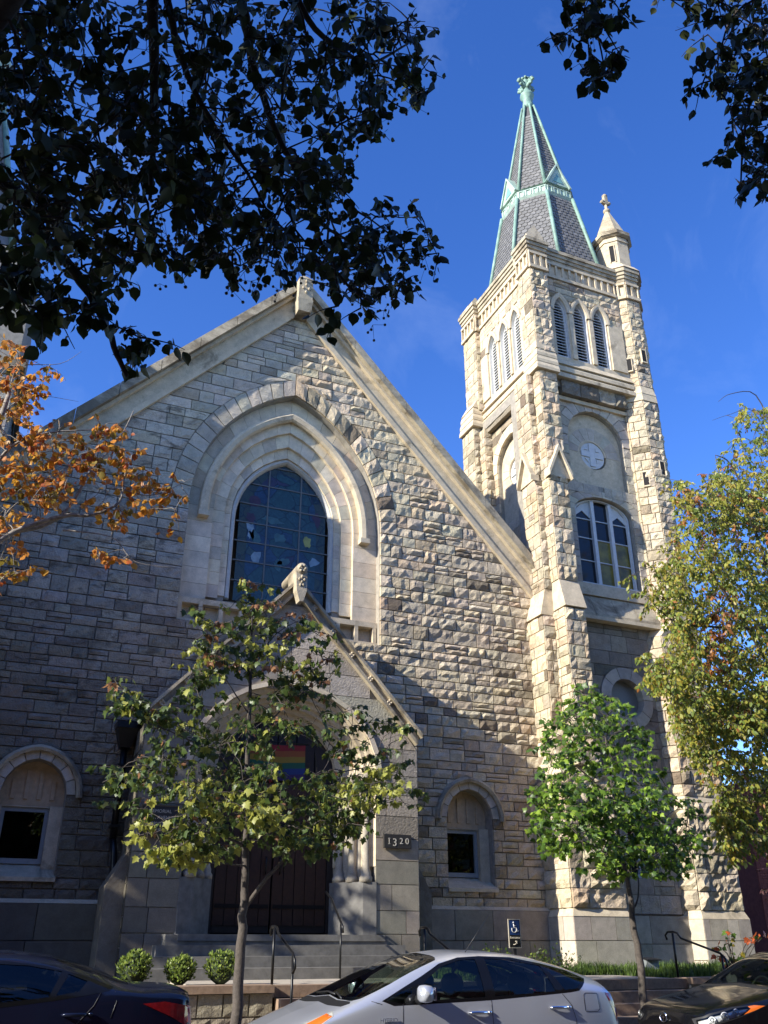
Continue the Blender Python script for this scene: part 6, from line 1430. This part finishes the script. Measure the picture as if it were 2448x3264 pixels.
masks = [([(0, 0), (1210, 0), (1290, 60), (1340, 130), (1370, 330), (1250, 380), (1180, 420), (1090, 560), (1120, 700), (1080, 780), (1160, 900), (1050, 960), (900, 940), (700, 920), (560, 900), (420, 930), (330, 880), (200, 880), (120, 920), (0, 940)], 610, 3.25, .75),
  ([(1120, 770), (1280, 720), (1400, 770), (1425, 850), (1370, 920), (1200, 1040), (1080, 1010), (1060, 900)], 48, 3.7, .2), ([(220, 900), (330, 900), (330, 1060), (260, 1080), (130, 1080), (120, 1000)], 22, 3.4, .15), ([(380, 1120), (450, 1130), (450, 1200), (370, 1200)], 7, 3.5, .1), ([(1040, 1000), (1200, 1000), (1190, 1050), (1060, 1060)], 5, 3.7, .1),
  ([(0, 920), (90, 920), (60, 1010), (0, 1010)], 20, 3.3, .15), ([(1770, -60), (2060, -60), (1990, 120), (2000, 240), (1920, 300), (1830, 230), (1790, 80)], 38, 2.5, .2), ([(2200, -60), (2470, -60), (2470, 640), (2380, 620), (2330, 480), (2300, 330), (2220, 220), (2240, 60)], 95, 2.45, .25), ([(1990, -80), (2260, -80), (2230, 50), (2030, 40)], 16, 2.45, .2)]
for poly, n, Y, sp in masks:
    for _ in range(n):
        x, y = in_poly(pt.r, poly)
        if y < 930 and x < 1100 and math.sin(x * .013 + 1.3) * math.sin(y * .017 + .4) + .35 * math.sin(x * .03 + y * .041) > .72: continue
        p = uy(x, y - (70 if y > 600 else 20), Y + pt.r.uniform(-sp, sp)); d = V((pt.r.gauss(0, 1), pt.r.gauss(0, 1), pt.r.uniform(-.7, .3)))
        pt.connect(p, .008); pt.spray(p, d, pt.r.uniform(.10, .22), pt.r.randint(5, 9), .062, .55, .8)
fr_ = MB(); nfr = 0
M_FRUIT = simple('small_fruit', (0.05, 0.042, 0.022), .5)
for poly, n, Y, sp in masks[:2] + masks[-3:-1]:
    for _ in range(max(10, int(n * .35))):
        x, y = in_poly(pt.r, poly); p = uy(x, y, Y + pt.r.uniform(-sp, sp))
        for k in range(pt.r.randint(3, 7)):
            q = p + V((pt.r.gauss(0, .035), pt.r.gauss(0, .035), pt.r.gauss(-.03, .03))); pt.twig.tube([p, q], .0012, 3, 0, False); fr_.lathe(q, [(.002, -.0085), (.008, -.004), (.0085, .003), (.003, .0085)], 6)
fr_.build('fruit_clusters', M_FRUIT, pt.t, 'stuff')
for _ in range(1500):                                                   # unseen crown over and behind the viewer, added to block sky light
    p = V((pt.r.uniform(-8, 9), pt.r.uniform(-8, 4), pt.r.uniform(4.8, 11.5))); q = proj(p)
    if q and -700 < q[0] < 3200 and -800 < q[1]: continue
    pt.spray(p, V((pt.r.gauss(0, 1), pt.r.gauss(0, 1), -.4)), .5, 7, .32, .5, .9)
for _ in range(620):                                                    # unseen rest of the crown, up and left, put in to shade the boughs
    a = pt.r.random(); p = V((pt.r.uniform(-4.6, -.9), pt.r.uniform(-1.6, 4.6), pt.r.uniform(4.6, 8.6))); p.z += .12 * (p.x + 2) ** 2 * -.3
    q = proj(p)
    if q and -120 < q[0] and -300 < q[1]: continue
    pt.spray(p, V((pt.r.gauss(0, 1), pt.r.gauss(0, 1), -.4)), .4, 9, .15, .5, .9)
pt.finish()

# ---- orange tree at the left
PO = [leaf_mat('orange_leaf', (0.47, 0.19, 0.045), .40, .45, (0.75, 0.32, 0.07)), leaf_mat('gold_leaf', (0.44, 0.22, 0.025), .40, .45, (0.7, 0.36, 0.05)), leaf_mat('russet_leaf', (0.34, 0.085, 0.02), .35, .45), leaf_mat('olive_leaf', (0.20, 0.15, 0.025), .35, .5)]
ot = Tree('orange_leaved_tree', 'autumn tree with orange and gold leaves before the left of the church', 'tree', (-0.9, 11.9, .16), (OVAL, OVAL_F), PO, [4.2, 5, 1.0, 1.2], M_PALEBARK, 202)
ot.limb([(-.9, 11.9, .1), (-.85, 11.9, 2), (-.8, 11.85, 3.6), uy(-60, 1830, 11.8), uy(-40, 1500, 11.8), uy(30, 1250, 11.9)], .14, .03, 9, 'trunk')
for pp, r0, r1 in [([(-60, 1760, 11.8), (60, 1690, 11.8), (200, 1645, 11.7), (300, 1640, 11.6), (380, 1600, 11.5), (395, 1530, 11.5)], .045, .010), ([(-50, 1700, 11.8), (80, 1690, 12.0), (180, 1655, 12.0), (240, 1590, 12.1), (290, 1500, 12.1), (380, 1400, 12.1), (425, 1310, 12.1)], .04, .008),
   ([(200, 1690, 11.7), (300, 1700, 11.6), (370, 1720, 11.5), (430, 1790, 11.4), (560, 1810, 11.3)], .014, .003), ([(395, 1560, 11.5), (470, 1580, 11.5), (540, 1560, 11.4), (600, 1530, 11.4), (620, 1525, 11.4)], .010, .003), ([(-40, 1520, 11.8), (40, 1420, 11.6), (150, 1380, 11.5), (300, 1370, 11.4)], .028, .006), ([(30, 1260, 11.9), (60, 1170, 11.9), (190, 1160, 11.8), (260, 1120, 11.8)], .012, .002), ([(10, 1320, 11.9), (90, 1260, 11.8), (250, 1280, 11.8)], .01, .002), ([(400, 1560, 11.5), (350, 1560, 11.5), (330, 1600, 11.5)], .01, .004)]: ot.limb(fl(pp), r0, r1, 6, 'branch')
for poly, n, Y, sp in [([(-120, 1050), (40, 1080), (110, 1200), (110, 1400), (180, 1500), (160, 1600), (80, 1640), (110, 1860), (-120, 1900)], 165, 11.9, .9), ([(80, 1330), (250, 1400), (260, 1540), (170, 1620), (60, 1560)], 50, 11.7, .5), ([(250, 1420), (400, 1390), (470, 1460), (470, 1560), (330, 1600), (270, 1540)], 36, 11.6, .4), ([(430, 1510), (600, 1530), (600, 1620), (500, 1640), (420, 1590)], 15, 11.4, .3), ([(160, 1330), (390, 1340), (420, 1400), (260, 1400)], 15, 11.6, .3), ([(80, 1180), (170, 1160), (130, 1260), (60, 1330)], 12, 11.8, .3), ([(300, 1760), (440, 1770), (420, 1810), (320, 1800)], 5, 11.4, .1), ([(20, 1060), (110, 1130), (90, 1200), (20, 1200)], 8, 11.8, .2), ([(-120, 1050), (-900, 1000), (-900, 2000), (-120, 2000)], 130, 12, 1.2), ([(560, 1700), (590, 1700), (590, 1730), (560, 1730)], 1, 11.4, .02), ([(300, 1570), (420, 1600), (420, 1680), (330, 1660)], 7, 11.4, .2)]:
    for _ in range(n):
        x, y = in_poly(ot.r, poly); p = uy(x, y, Y + ot.r.uniform(-sp, sp)); ot.connect(p, .009)
        ot.spray(p, V((ot.r.gauss(.2, 1), ot.r.gauss(0, 1), ot.r.uniform(-.5, .5))), ot.r.uniform(.15, .38), ot.r.randint(6, 11), .088, .5, .8, pal=None if y < 1560 or x > 200 else ot.r.choices(range(4), [2, 4, .8, 3])[0])
ot.finish()

# ---- young maple before the porch
PM = [leaf_mat('maple_leaf', (0.066, 0.102, 0.024), .30, .42, (0.22, 0.27, 0.05)), leaf_mat('maple_leaf_dark', (0.050, 0.080, 0.022), .25, .45), leaf_mat('maple_leaf_pale_sunlit', (0.29, 0.30, 0.065), .35, .42, (0.5, 0.5, 0.1)), leaf_mat('maple_leaf_pink', (0.26, 0.13, 0.06), .35, .42), leaf_mat('maple_leaf_red', (0.42, 0.02, 0.02), .35, .42)]
yt = Tree('young_maple_tree', 'slim young maple with green leaves tipped red in front of the porch', 'tree', tuple(uz(752, 3300, .16).xy * (11.7 / uz(752, 3300, .16).y)) + (.16,), (MAPLE, MAPLE_F), PM, [5, 4.5, 1.6, .3, .012], M_BARK, 203)
b0 = V(world_of(yt.t))
tr0 = fl([(752, 3264, 11.7), (768, 3010, 11.72), (780, 2830, 11.73), (785, 2640, 11.72), (790, 2450, 11.7), (795, 2260, 11.7), (800, 2080, 11.72), (805, 1930, 11.75)])
yt.limb([b0, b0.lerp(tr0[0], .5)] + tr0, .095, .010, 9, 'trunk')
for pp, r0, r1 in [([(782, 2890, 11.73), (850, 2800, 11.6), (950, 2690, 11.5), (1010, 2620, 11.4)], .035, .010), ([(785, 2700, 11.7), (690, 2660, 11.5), (560, 2640, 11.3), (480, 2660, 11.2)], .022, .005), ([(788, 2600, 11.7), (900, 2520, 11.9), (1050, 2470, 12.0), (1200, 2440, 12.0)], .022, .005), ([(790, 2480, 11.7), (680, 2400, 11.5), (540, 2330, 11.4), (420, 2290, 11.3)], .02, .004), ([(793, 2380, 11.7), (900, 2260, 11.8), (1010, 2180, 11.9)], .016, .004), ([(796, 2280, 11.7), (700, 2130, 11.6), (650, 1980, 11.6)], .013, .003), ([(798, 2150, 11.7), (880, 2020, 11.8), (1000, 1960, 11.8)], .011, .003), ([(790, 2560, 11.7), (640, 2530, 12.2), (450, 2480, 12.5)], .018, .004), ([(790, 2640, 11.7), (820, 2600, 11.0), (830, 2640, 10.6)], .014, .004), ([(786, 2760, 11.7), (660, 2750, 11.3), (560, 2760, 11.1)], .012, .004)]: yt.limb(fl(pp), r0, r1, 6, 'branch')
for poly, n, Y, sp, pl in [([(760, 1830), (860, 1840), (890, 2000), (900, 2150), (800, 2200), (700, 2100), (720, 1950)], 79, 11.7, .35, None), ([(620, 1900), (680, 1960), (720, 2120), (690, 2260), (600, 2200), (610, 2050)], 47, 11.6, .3, None), ([(870, 1950), (1040, 1980), (1090, 2100), (1040, 2230), (900, 2220)], 66, 11.8, .4, None), ([(560, 2180), (700, 2220), (1000, 2200), (1180, 2250), (1310, 2340), (1290, 2450), (1120, 2500), (800, 2480), (600, 2430), (480, 2380), (500, 2260)], 189, 11.8, .9, None), ([(350, 2150), (410, 2190), (520, 2270), (480, 2310), (360, 2260)], 37, 11.4, .3, None), ([(430, 2400), (650, 2420), (900, 2440), (1150, 2460), (1340, 2520), (1330, 2620), (1180, 2660), (950, 2690), (700, 2720), (540, 2690), (470, 2600), (320, 2540), (330, 2470)], 278, 11.6, 1.0, None), ([(430, 2610), (620, 2570), (640, 2700), (560, 2740), (440, 2680)], 41, 11.0, .3, 2), ([(470, 2690), (640, 2690), (660, 2760), (560, 2770)], 32, 11.1, .3, 2), ([(760, 2480), (880, 2560), (870, 2650), (780, 2640)], 32, 10.6, .2, 2), ([(1040, 2480), (1290, 2430), (1260, 2560), (1060, 2610)], 37, 11.0, .3, 2), ([(860, 2640), (1050, 2640), (1060, 2720), (900, 2740)], 28, 11.4, .4, None), ([(620, 2480), (700, 2500), (680, 2600), (600, 2590)], 13, 10.9, .2, 2), ([(640, 2280), (1010, 2300), (1060, 2650), (900, 2690), (640, 2660)], 70, 11.8, .7, None), ([(1080, 2560), (1150, 2600), (1170, 2690), (1100, 2720), (1060, 2640)], 13, 11.2, .2, None)]:
    for _ in range(n):
        x, y = in_poly(yt.r, poly)
        if (875 < x < 1000 and 2350 < y < 2490) or (1180 < x < 1340 and 2590 < y < 2730) or (495 < x < 570 and 2560 < y < 2650): continue
        p = uy(x, y, Y + yt.r.uniform(-sp, sp)); yt.connect(p, .008)
        pal = None
        if pl is not None and yt.r.random() < .7: pal = pl  # sunlit sprays: the paler leaf colour paints the sunlight in
        elif y < 2200: pal = yt.r.choices(range(5), [3, 2, 3.4, 1.6, .10])[0]
        yt.spray(p, V((yt.r.gauss(0, 1), yt.r.gauss(0, 1), yt.r.uniform(-.2, .5))), yt.r.uniform(.15, .34), yt.r.randint(5, 9), .094, .75, .8, pal)
yt.finish()

# ---- round headed green maple before the tower
PG = [leaf_mat('green_leaf', (0.13, 0.22, 0.026), .40, .36, (0.36, 0.52, 0.06)), leaf_mat('green_leaf_dark', (0.058, 0.115, 0.018), .3, .4), leaf_mat('green_leaf_bright', (0.24, 0.34, 0.042), .35, .38)]
gt = Tree('green_maple_tree', 'small round green maple on a slim trunk in front of the tower', 'tree', tuple(uz(2070, 3400, .16).xy * (11.8 / uz(2070, 3400, .16).y)) + (.16,), (MAPLE, MAPLE_F), PG, [4, 5.5, 2.2], M_BARK, 204)
b0 = V(world_of(gt.t)); tr0 = fl([(2056, 3264, 11.8), (2040, 3080, 11.8), (2020, 2950, 11.8), (2006, 2840, 11.8), (1990, 2760, 11.8), (1975, 2680, 11.85), (1950, 2500, 11.9), (1930, 2350, 11.9)])
gt.limb([b0, b0.lerp(tr0[0], .5)] + tr0, .085, .012, 9, 'trunk')
for pp, r0, r1 in [([(2018, 2900, 11.8), (2032, 2870, 11.8), (2036, 2820, 11.85), (2030, 2780, 11.9)], .016, .008), ([(2002, 2830, 11.8), (2010, 2760, 11.9), (2040, 2640, 12.0), (2080, 2520, 12.1)], .028, .006), ([(1990, 2760, 11.8), (1900, 2700, 11.6), (1780, 2650, 11.5)], .02, .005), ([(1990, 2740, 11.8), (2100, 2690, 11.8), (2200, 2670, 11.8)], .02, .005), ([(1960, 2560, 11.9), (1860, 2460, 11.8), (1760, 2400, 11.8)], .016, .004)]: gt.limb(fl(pp), r0, r1, 6, 'branch')
for poly, n, Y, sp in [([(1830, 2180), (1960, 2230), (2050, 2330), (2080, 2420), (2150, 2520), (2260, 2620), (2250, 2700), (2180, 2780), (2080, 2790), (1960, 2790), (1850, 2770), (1740, 2720), (1690, 2640), (1690, 2500), (1730, 2440), (1720, 2330), (1800, 2260)], 520, 11.8, 1.1), ([(1860, 2440), (2000, 2500), (2150, 2580), (2100, 2700), (1900, 2740), (1780, 2620), (1790, 2500)], 75, 10.9, .3), ([(1690, 2560), (1740, 2560), (1760, 2740), (1700, 2640)], 12, 11.6, .3)]:
    for _ in range(n):
        x, y = in_poly(gt.r, poly); p = uy(x, y, Y + gt.r.uniform(-sp, sp)); gt.connect(p, .008); gt.spray(p, V((gt.r.gauss(0, 1), gt.r.gauss(-.2, 1), gt.r.uniform(-.3, .5))), gt.r.uniform(.15, .32), gt.r.randint(7, 11), .090, .5, .8, face=V((-.3, -.4, .3)))
gt.finish()

# ---- big yellow green tree at the right edge
PY = [leaf_mat('yellowgreen_leaf', (0.30, 0.30, 0.05), .40, .42, (0.55, 0.53, 0.08)), leaf_mat('olive_green_leaf', (0.135, 0.18, 0.03), .32, .45), leaf_mat('yellow_leaf', (0.34, 0.27, 0.045), .40, .42), leaf_mat('copper_leaf', (0.32, 0.13, 0.035), .35, .45)]
rt_ = Tree('yellowing_elm_tree', 'large drooping yellow green tree at the right edge of the view', 'tree', (15.9, 13.2, .16), (SMALL, SMALL_F), PY, [5.2, 5, 1.9, .35], M_BARK, 205)
rt_.limb([(15.9, 13.2, 0), (15.85, 13.2, 2), (15.8, 13.2, 4), (15.6, 13.1, 6), (15.3, 13.0, 8), (14.9, 12.9, 9.8)], .26, .06, 9, 'trunk')
for pp, r0, r1 in [([(2440, 2100, 13), (2350, 1950, 12.9), (2250, 1800, 12.8), (2180, 1700, 12.8)], .05, .01), ([(2440, 1800, 13), (2380, 1600, 12.9), (2330, 1480, 12.8), (2280, 1450, 12.8)], .04, .008), ([(2470, 1400, 13), (2410, 1260, 12.9), (2330, 1255, 12.9), (2290, 1280, 12.8)], .02, .004), ([(2470, 1450, 13), (2400, 1310, 13), (2330, 1320, 13), (2270, 1340, 13)], .012, .003), ([(2440, 2000, 13), (2300, 2000, 12.6), (2150, 1980, 12.4), (2060, 1900, 12.3)], .035, .006), ([(2440, 2200, 13), (2300, 2160, 12.7), (2150, 2150, 12.5)], .03, .006), ([(2450, 2400, 13), (2350, 2350, 12.9), (2280, 2400, 12.8)], .03, .006)]: rt_.limb(fl(pp), r0, r1, 6, 'branch')
RTM = [([(2360, 1290), (2470, 1300), (2520, 1600), (2470, 1700), (2280, 1660), (2240, 1540), (2330, 1400)], 400, 13, .8), ([(2130, 1530), (2300, 1500), (2480, 1600), (2500, 2300), (2300, 2330), (2150, 2250), (2050, 2150), (2130, 2050), (2100, 1800), (2170, 1650)], 2000, 12.9, 1.3), ([(1990, 1800), (2150, 1780), (2150, 1980), (2050, 1950)], 50, 12.4, .3), ([(2030, 2080), (2200, 2050), (2200, 2220), (2090, 2200)], 60, 12.6, .4), ([(2150, 2200), (2480, 2200), (2480, 2520), (2330, 2480), (2210, 2420), (2140, 2330)], 560, 12.8, 1.0), ([(2290, 2500), (2400, 2520), (2400, 2720), (2330, 2740), (2280, 2640)], 190, 12.5, .4), ([(2420, 2500), (2490, 2500), (2490, 2760), (2430, 2700)], 90, 12.6, .4), ([(2230, 2380), (2310, 2400), (2300, 2500), (2260, 2520)], 12, 12.6, .3), ([(2480, 1400), (3300, 1200), (3300, 2700), (2480, 2600)], 260, 13, 1.5), ([(2130, 1530), (2260, 1560), (2180, 1640)], 10, 12.8, .3)]
for poly, n, Y, sp in RTM:
    for _ in range(n):
        x, y = in_poly(rt_.r, poly)
        if x < 2480 and math.sin(x * .021 + 2) * math.sin(y * .019 + .7) > .86: continue
        p = uy(x, y, Y + rt_.r.uniform(-sp, sp))
        if rt_.r.random() < .5: rt_.connect(p, .010)
        hot = 3 if (2250 < x < 2330 and 1880 < y < 2160 and rt_.r.random() < .5) else (rt_.r.choices(range(4), [5, 5, 2.2, .9])[0] if y < 1750 else None)
        rt_.spray(p, V((rt_.r.gauss(-.2, .8), rt_.r.gauss(-.2, .8), rt_.r.uniform(-.9, .1))), rt_.r.uniform(.18, .36), rt_.r.randint(10, 16), .084, .6, .75, hot, face=V((-.4, -.3, .2)))
rt_.finish()
# ---- dark shrub under it
PS_ = [leaf_mat('purple_leaf', (0.060, 0.022, 0.022), .2, .5), leaf_mat('bronze_leaf', (0.085, 0.038, 0.02), .2, .5)]
ds_ = Tree('purple_shrub', 'dark purple leaved shrub below the yellow green tree beside the tower', 'shrub', (17.4, 15.6, G), (SMALL, SMALL_F), PS_, [3, 2], M_BARKD, 206)
ds_.limb([(17.4, 15.6, .9), (17.3, 15.5, 1.8), (17.2, 15.4, 2.7)], .05, .02, 6, 'stem')
for _ in range(120):
    p = V((17.4 + ds_.r.gauss(0, .65), 15.6 + ds_.r.gauss(0, .6), 3.1 + ds_.r.gauss(0, .65))); ds_.connect(p, .01); ds_.spray(p, V((ds_.r.gauss(0, 1), ds_.r.gauss(0, 1), .2)), .4, 10, .09, .4, .8)
ds_.finish(60)
# ---- a street tree left of the view: it stands outside the frame and shades the porch and steps
st_ = Tree('street_tree', 'leafy street tree beyond the left edge of the view', 'tree', (-8.2, 15.2, G), (OVAL, OVAL_F), [PM[0], PM[1]], [1, 1], M_BARK, 207)
st_.limb([(-8.2, 15.2, .9), (-8.1, 15.3, 3), (-8.0, 15.4, 6), (-8, 15.5, 10)], .2, .04, 8, 'trunk')
for _ in range(620):
    a = st_.r.uniform(0, 6.283); rr = 3.0 * math.sqrt(st_.r.random()); z = st_.r.uniform(4.2, 11.2); k = math.sqrt(max(.05, 1 - ((z - 7.6) / 4.0) ** 2)); p = V((-8.0 + rr * k * math.cos(a), 15.5 + .6 * rr * k * math.sin(a), z)); st_.spray(p, V((st_.r.gauss(0, 1), st_.r.gauss(0, 1), .1)), .5, 7, .24, .4, .9)
st_.finish(0)
s2 = Tree('street_tree', 'unseen leafy street tree added behind the left of the viewer to dim the sky', 'tree', (-13, -1.6, 0), (OVAL, OVAL_F), [PM[0], PM[1]], [1, 1], M_BARK, 217)  # tree added out of view to cut skylight on the lower front
s2.limb([(-13, -1.6, -.1), (-13, -1.5, 4), (-12.8, -1.2, 8), (-12.8, -1, 11)], .25, .05, 8, 'trunk')
for _ in range(800):
    a = s2.r.uniform(0, 6.283); rr = math.sqrt(s2.r.random()); z = s2.r.uniform(4.5, 14); k = math.sqrt(max(.05, 1 - ((z - 9.2) / 5.0) ** 2)); s2.spray(V((-13 + 6 * rr * k * math.cos(a), -.8 + 4.6 * rr * k * math.sin(a), z)), V((s2.r.gauss(0, 1), s2.r.gauss(0, 1), .1)), .6, 7, .34, .4, .9)
s2.finish(0)

# ---- clipped round bushes by the steps, planting, grass
PB = [leaf_mat('box_leaf', (0.16, 0.225, 0.045), .35, .4), leaf_mat('box_leaf_light', (0.24, 0.30, 0.06), .35, .4), leaf_mat('box_leaf_dark', (0.035, 0.06, 0.016), .25, .45)]
for (cx, cz, r, lab) in ((2.22, 1.27, .225, 'round clipped green bush nearest the navy car'), (2.84, 1.23, .205, 'round clipped bush in the middle of three, with one yellow leaf tuft'), (3.42, 1.27, .23, 'round clipped green bush beside the young maple trunk')):
    bt = Tree('clipped_bush', lab, 'bush', (cx, 13.75, G), (SMALL, SMALL_F), PB, [4, 3, 2], M_BARKD, int(cx * 100)); bt.t['group'] = 'clipped bushes on the wall'
    MB().lathe((cx, 13.75, G), [(.02, -.05), (.05, 0), (.6 * r, .06), (.74 * r, .5 * (cz - G) + .02), (.66 * r, cz - G + .06), (.3 * r, cz - G + r * .62)], 10).build('core', simple('bush_core', (0.02, 0.03, 0.01), .9) if 'bush_core' not in MATS else MATS['bush_core'], bt.t)
    for k in range(950):
        v = V((bt.r.gauss(0, 1), bt.r.gauss(0, 1), bt.r.gauss(0, 1))).normalized(); p = V((cx, 13.75, cz)) + V((v.x * r, v.y * r, v.z * r * .86)) * bt.r.uniform(.78, 1.02) * (1 + .07 * math.sin(v.x * 5 + cx * 9) * math.sin(v.z * 6 + cx) + .05 * math.sin(v.y * 9 + v.z * 11 + cx * 3))
        if p.z < G + .02: continue
        bt.leaves.append((leaf_xf(p, (v * .6 + V((bt.r.gauss(0, .5), bt.r.gauss(0, .5), .7))), v + V((bt.r.gauss(0, .6), bt.r.gauss(0, .6), bt.r.gauss(0, .6))), .040 * bt.r.uniform(.7, 1.3)), bt.r.choices(range(3), bt.w)[0]))
    bt.twig.tube([(cx, 13.75, G), (cx, 13.75, G + .2)], .02, 4, 0, False); bt.finish(0)
PH = [leaf_mat('shrub_leaf', (0.16, 0.21, 0.04), .35, .4), leaf_mat('shrub_leaf_dark', (0.06, 0.10, 0.02), .3, .4)]
for (cx, cy, r, h, lab) in ((8.2, 14.4, .16, .5, 'small bright green shrub left of the entrance sign post'), (9.35, 14.6, .34, .50, 'low bright green shrub right of the entrance sign post')):
    bt = Tree('low_shrub', lab, 'shrub', (cx, cy, G), (SMALL, SMALL_F), PH, [3, 2], M_BARKD, int(cx * 77))
    for k in range(60): d = V((bt.r.gauss(0, .6) , bt.r.gauss(0, .6), 1.0)); bt.spray(V((cx + bt.r.uniform(-r, r), cy + bt.r.uniform(-r, r), G)), d, h * bt.r.uniform(.7, 1.1), 9, .055, -.1, .6)
    bt.finish(60)
PK = [leaf_mat('hydrangea_green', (0.10, 0.18, 0.03), .35, .4), leaf_mat('hydrangea_yellow', (0.40, 0.30, 0.04), .4, .4), leaf_mat('hydrangea_red', (0.45, 0.10, 0.03), .4, .4)]
bt = Tree('autumn_plant', 'lobed leaf plant turning yellow and red in the grass by the tower', 'plant', (12.9, 13.9, G), (MAPLE, MAPLE_F), PK, [5, 2, 2], M_BARKD, 209)
for fx, fy, n in ((2315, 2985, 3), (2310, 3020, 4), (2280, 3035, 3), (2345, 3040, 3), (2400, 2995, 3), (2425, 2990, 2), (2325, 3075, 4), (2360, 3060, 3)):
    for _ in range(n):
        p = uy(fx + bt.r.uniform(-18, 18), fy + bt.r.uniform(-14, 14), 13.9 + bt.r.uniform(-.25, .25)); q = V((12.9 + bt.r.uniform(-.1, .1), 13.9, G)); bt.twig.tube([q, q.lerp(p, .6) + V((0, 0, .08)), p], [.008, .006, .004], 4, 0, False)
        bt.spray(p, V((bt.r.gauss(0, 1), bt.r.gauss(0, 1), .3)), .10, 3, .11, .5, .8, 2 if fx < 2290 or (fx > 2390 and bt.r.random() < .6) else None)
bt.finish()
gm = [leaf_mat('grass_blade', (0.10, 0.16, 0.028), .3, .5), leaf_mat('grass_blade_dark', (0.05, 0.085, 0.018), .3, .5)]; gb = MB(); gr_ = random.Random(8)
def blades(x0, x1, y0, y1, n, h):
    for _ in range(n):
        x, y = gr_.uniform(x0, x1), gr_.uniform(y0, y1); a = gr_.uniform(0, 6.28); w = gr_.uniform(.006, .012); L = h * gr_.uniform(.35, 1.15) * (.75 + .45 * math.sin(x * 3.1 + 1.7 * math.sin(y * 4)) * math.sin(x * 7.3 + y * 2.2)); dx, dy = math.cos(a), math.sin(a); k = gr_.uniform(.1, .7) * L
        gb.add([(x - dy * w, y + dx * w, G - .03), (x + dy * w, y - dx * w, G - .03), (x + dx * k * .4 + dy * w * .7, y + dy * k * .4 - dx * w * .7, G + L * .6), (x + dx * k, y + dy * k, G + L), (x + dx * k * .4 - dy * w * .7, y + dy * k * .4 + dx * w * .7, G + L * .6)], [(0, 1, 2, 4), (4, 2, 3)], 0 if gr_.random() < .6 else 1)
blades(11.12, 17.5, 13.44, 17.0, 17000, .20); blades(7.95, 11.3, 15.3, 17.0, 5000, .20); blades(7.32, 8.0, 13.5, 17.4, 1500, .16)
gb.build('grass', gm)['kind'] = 'stuff'
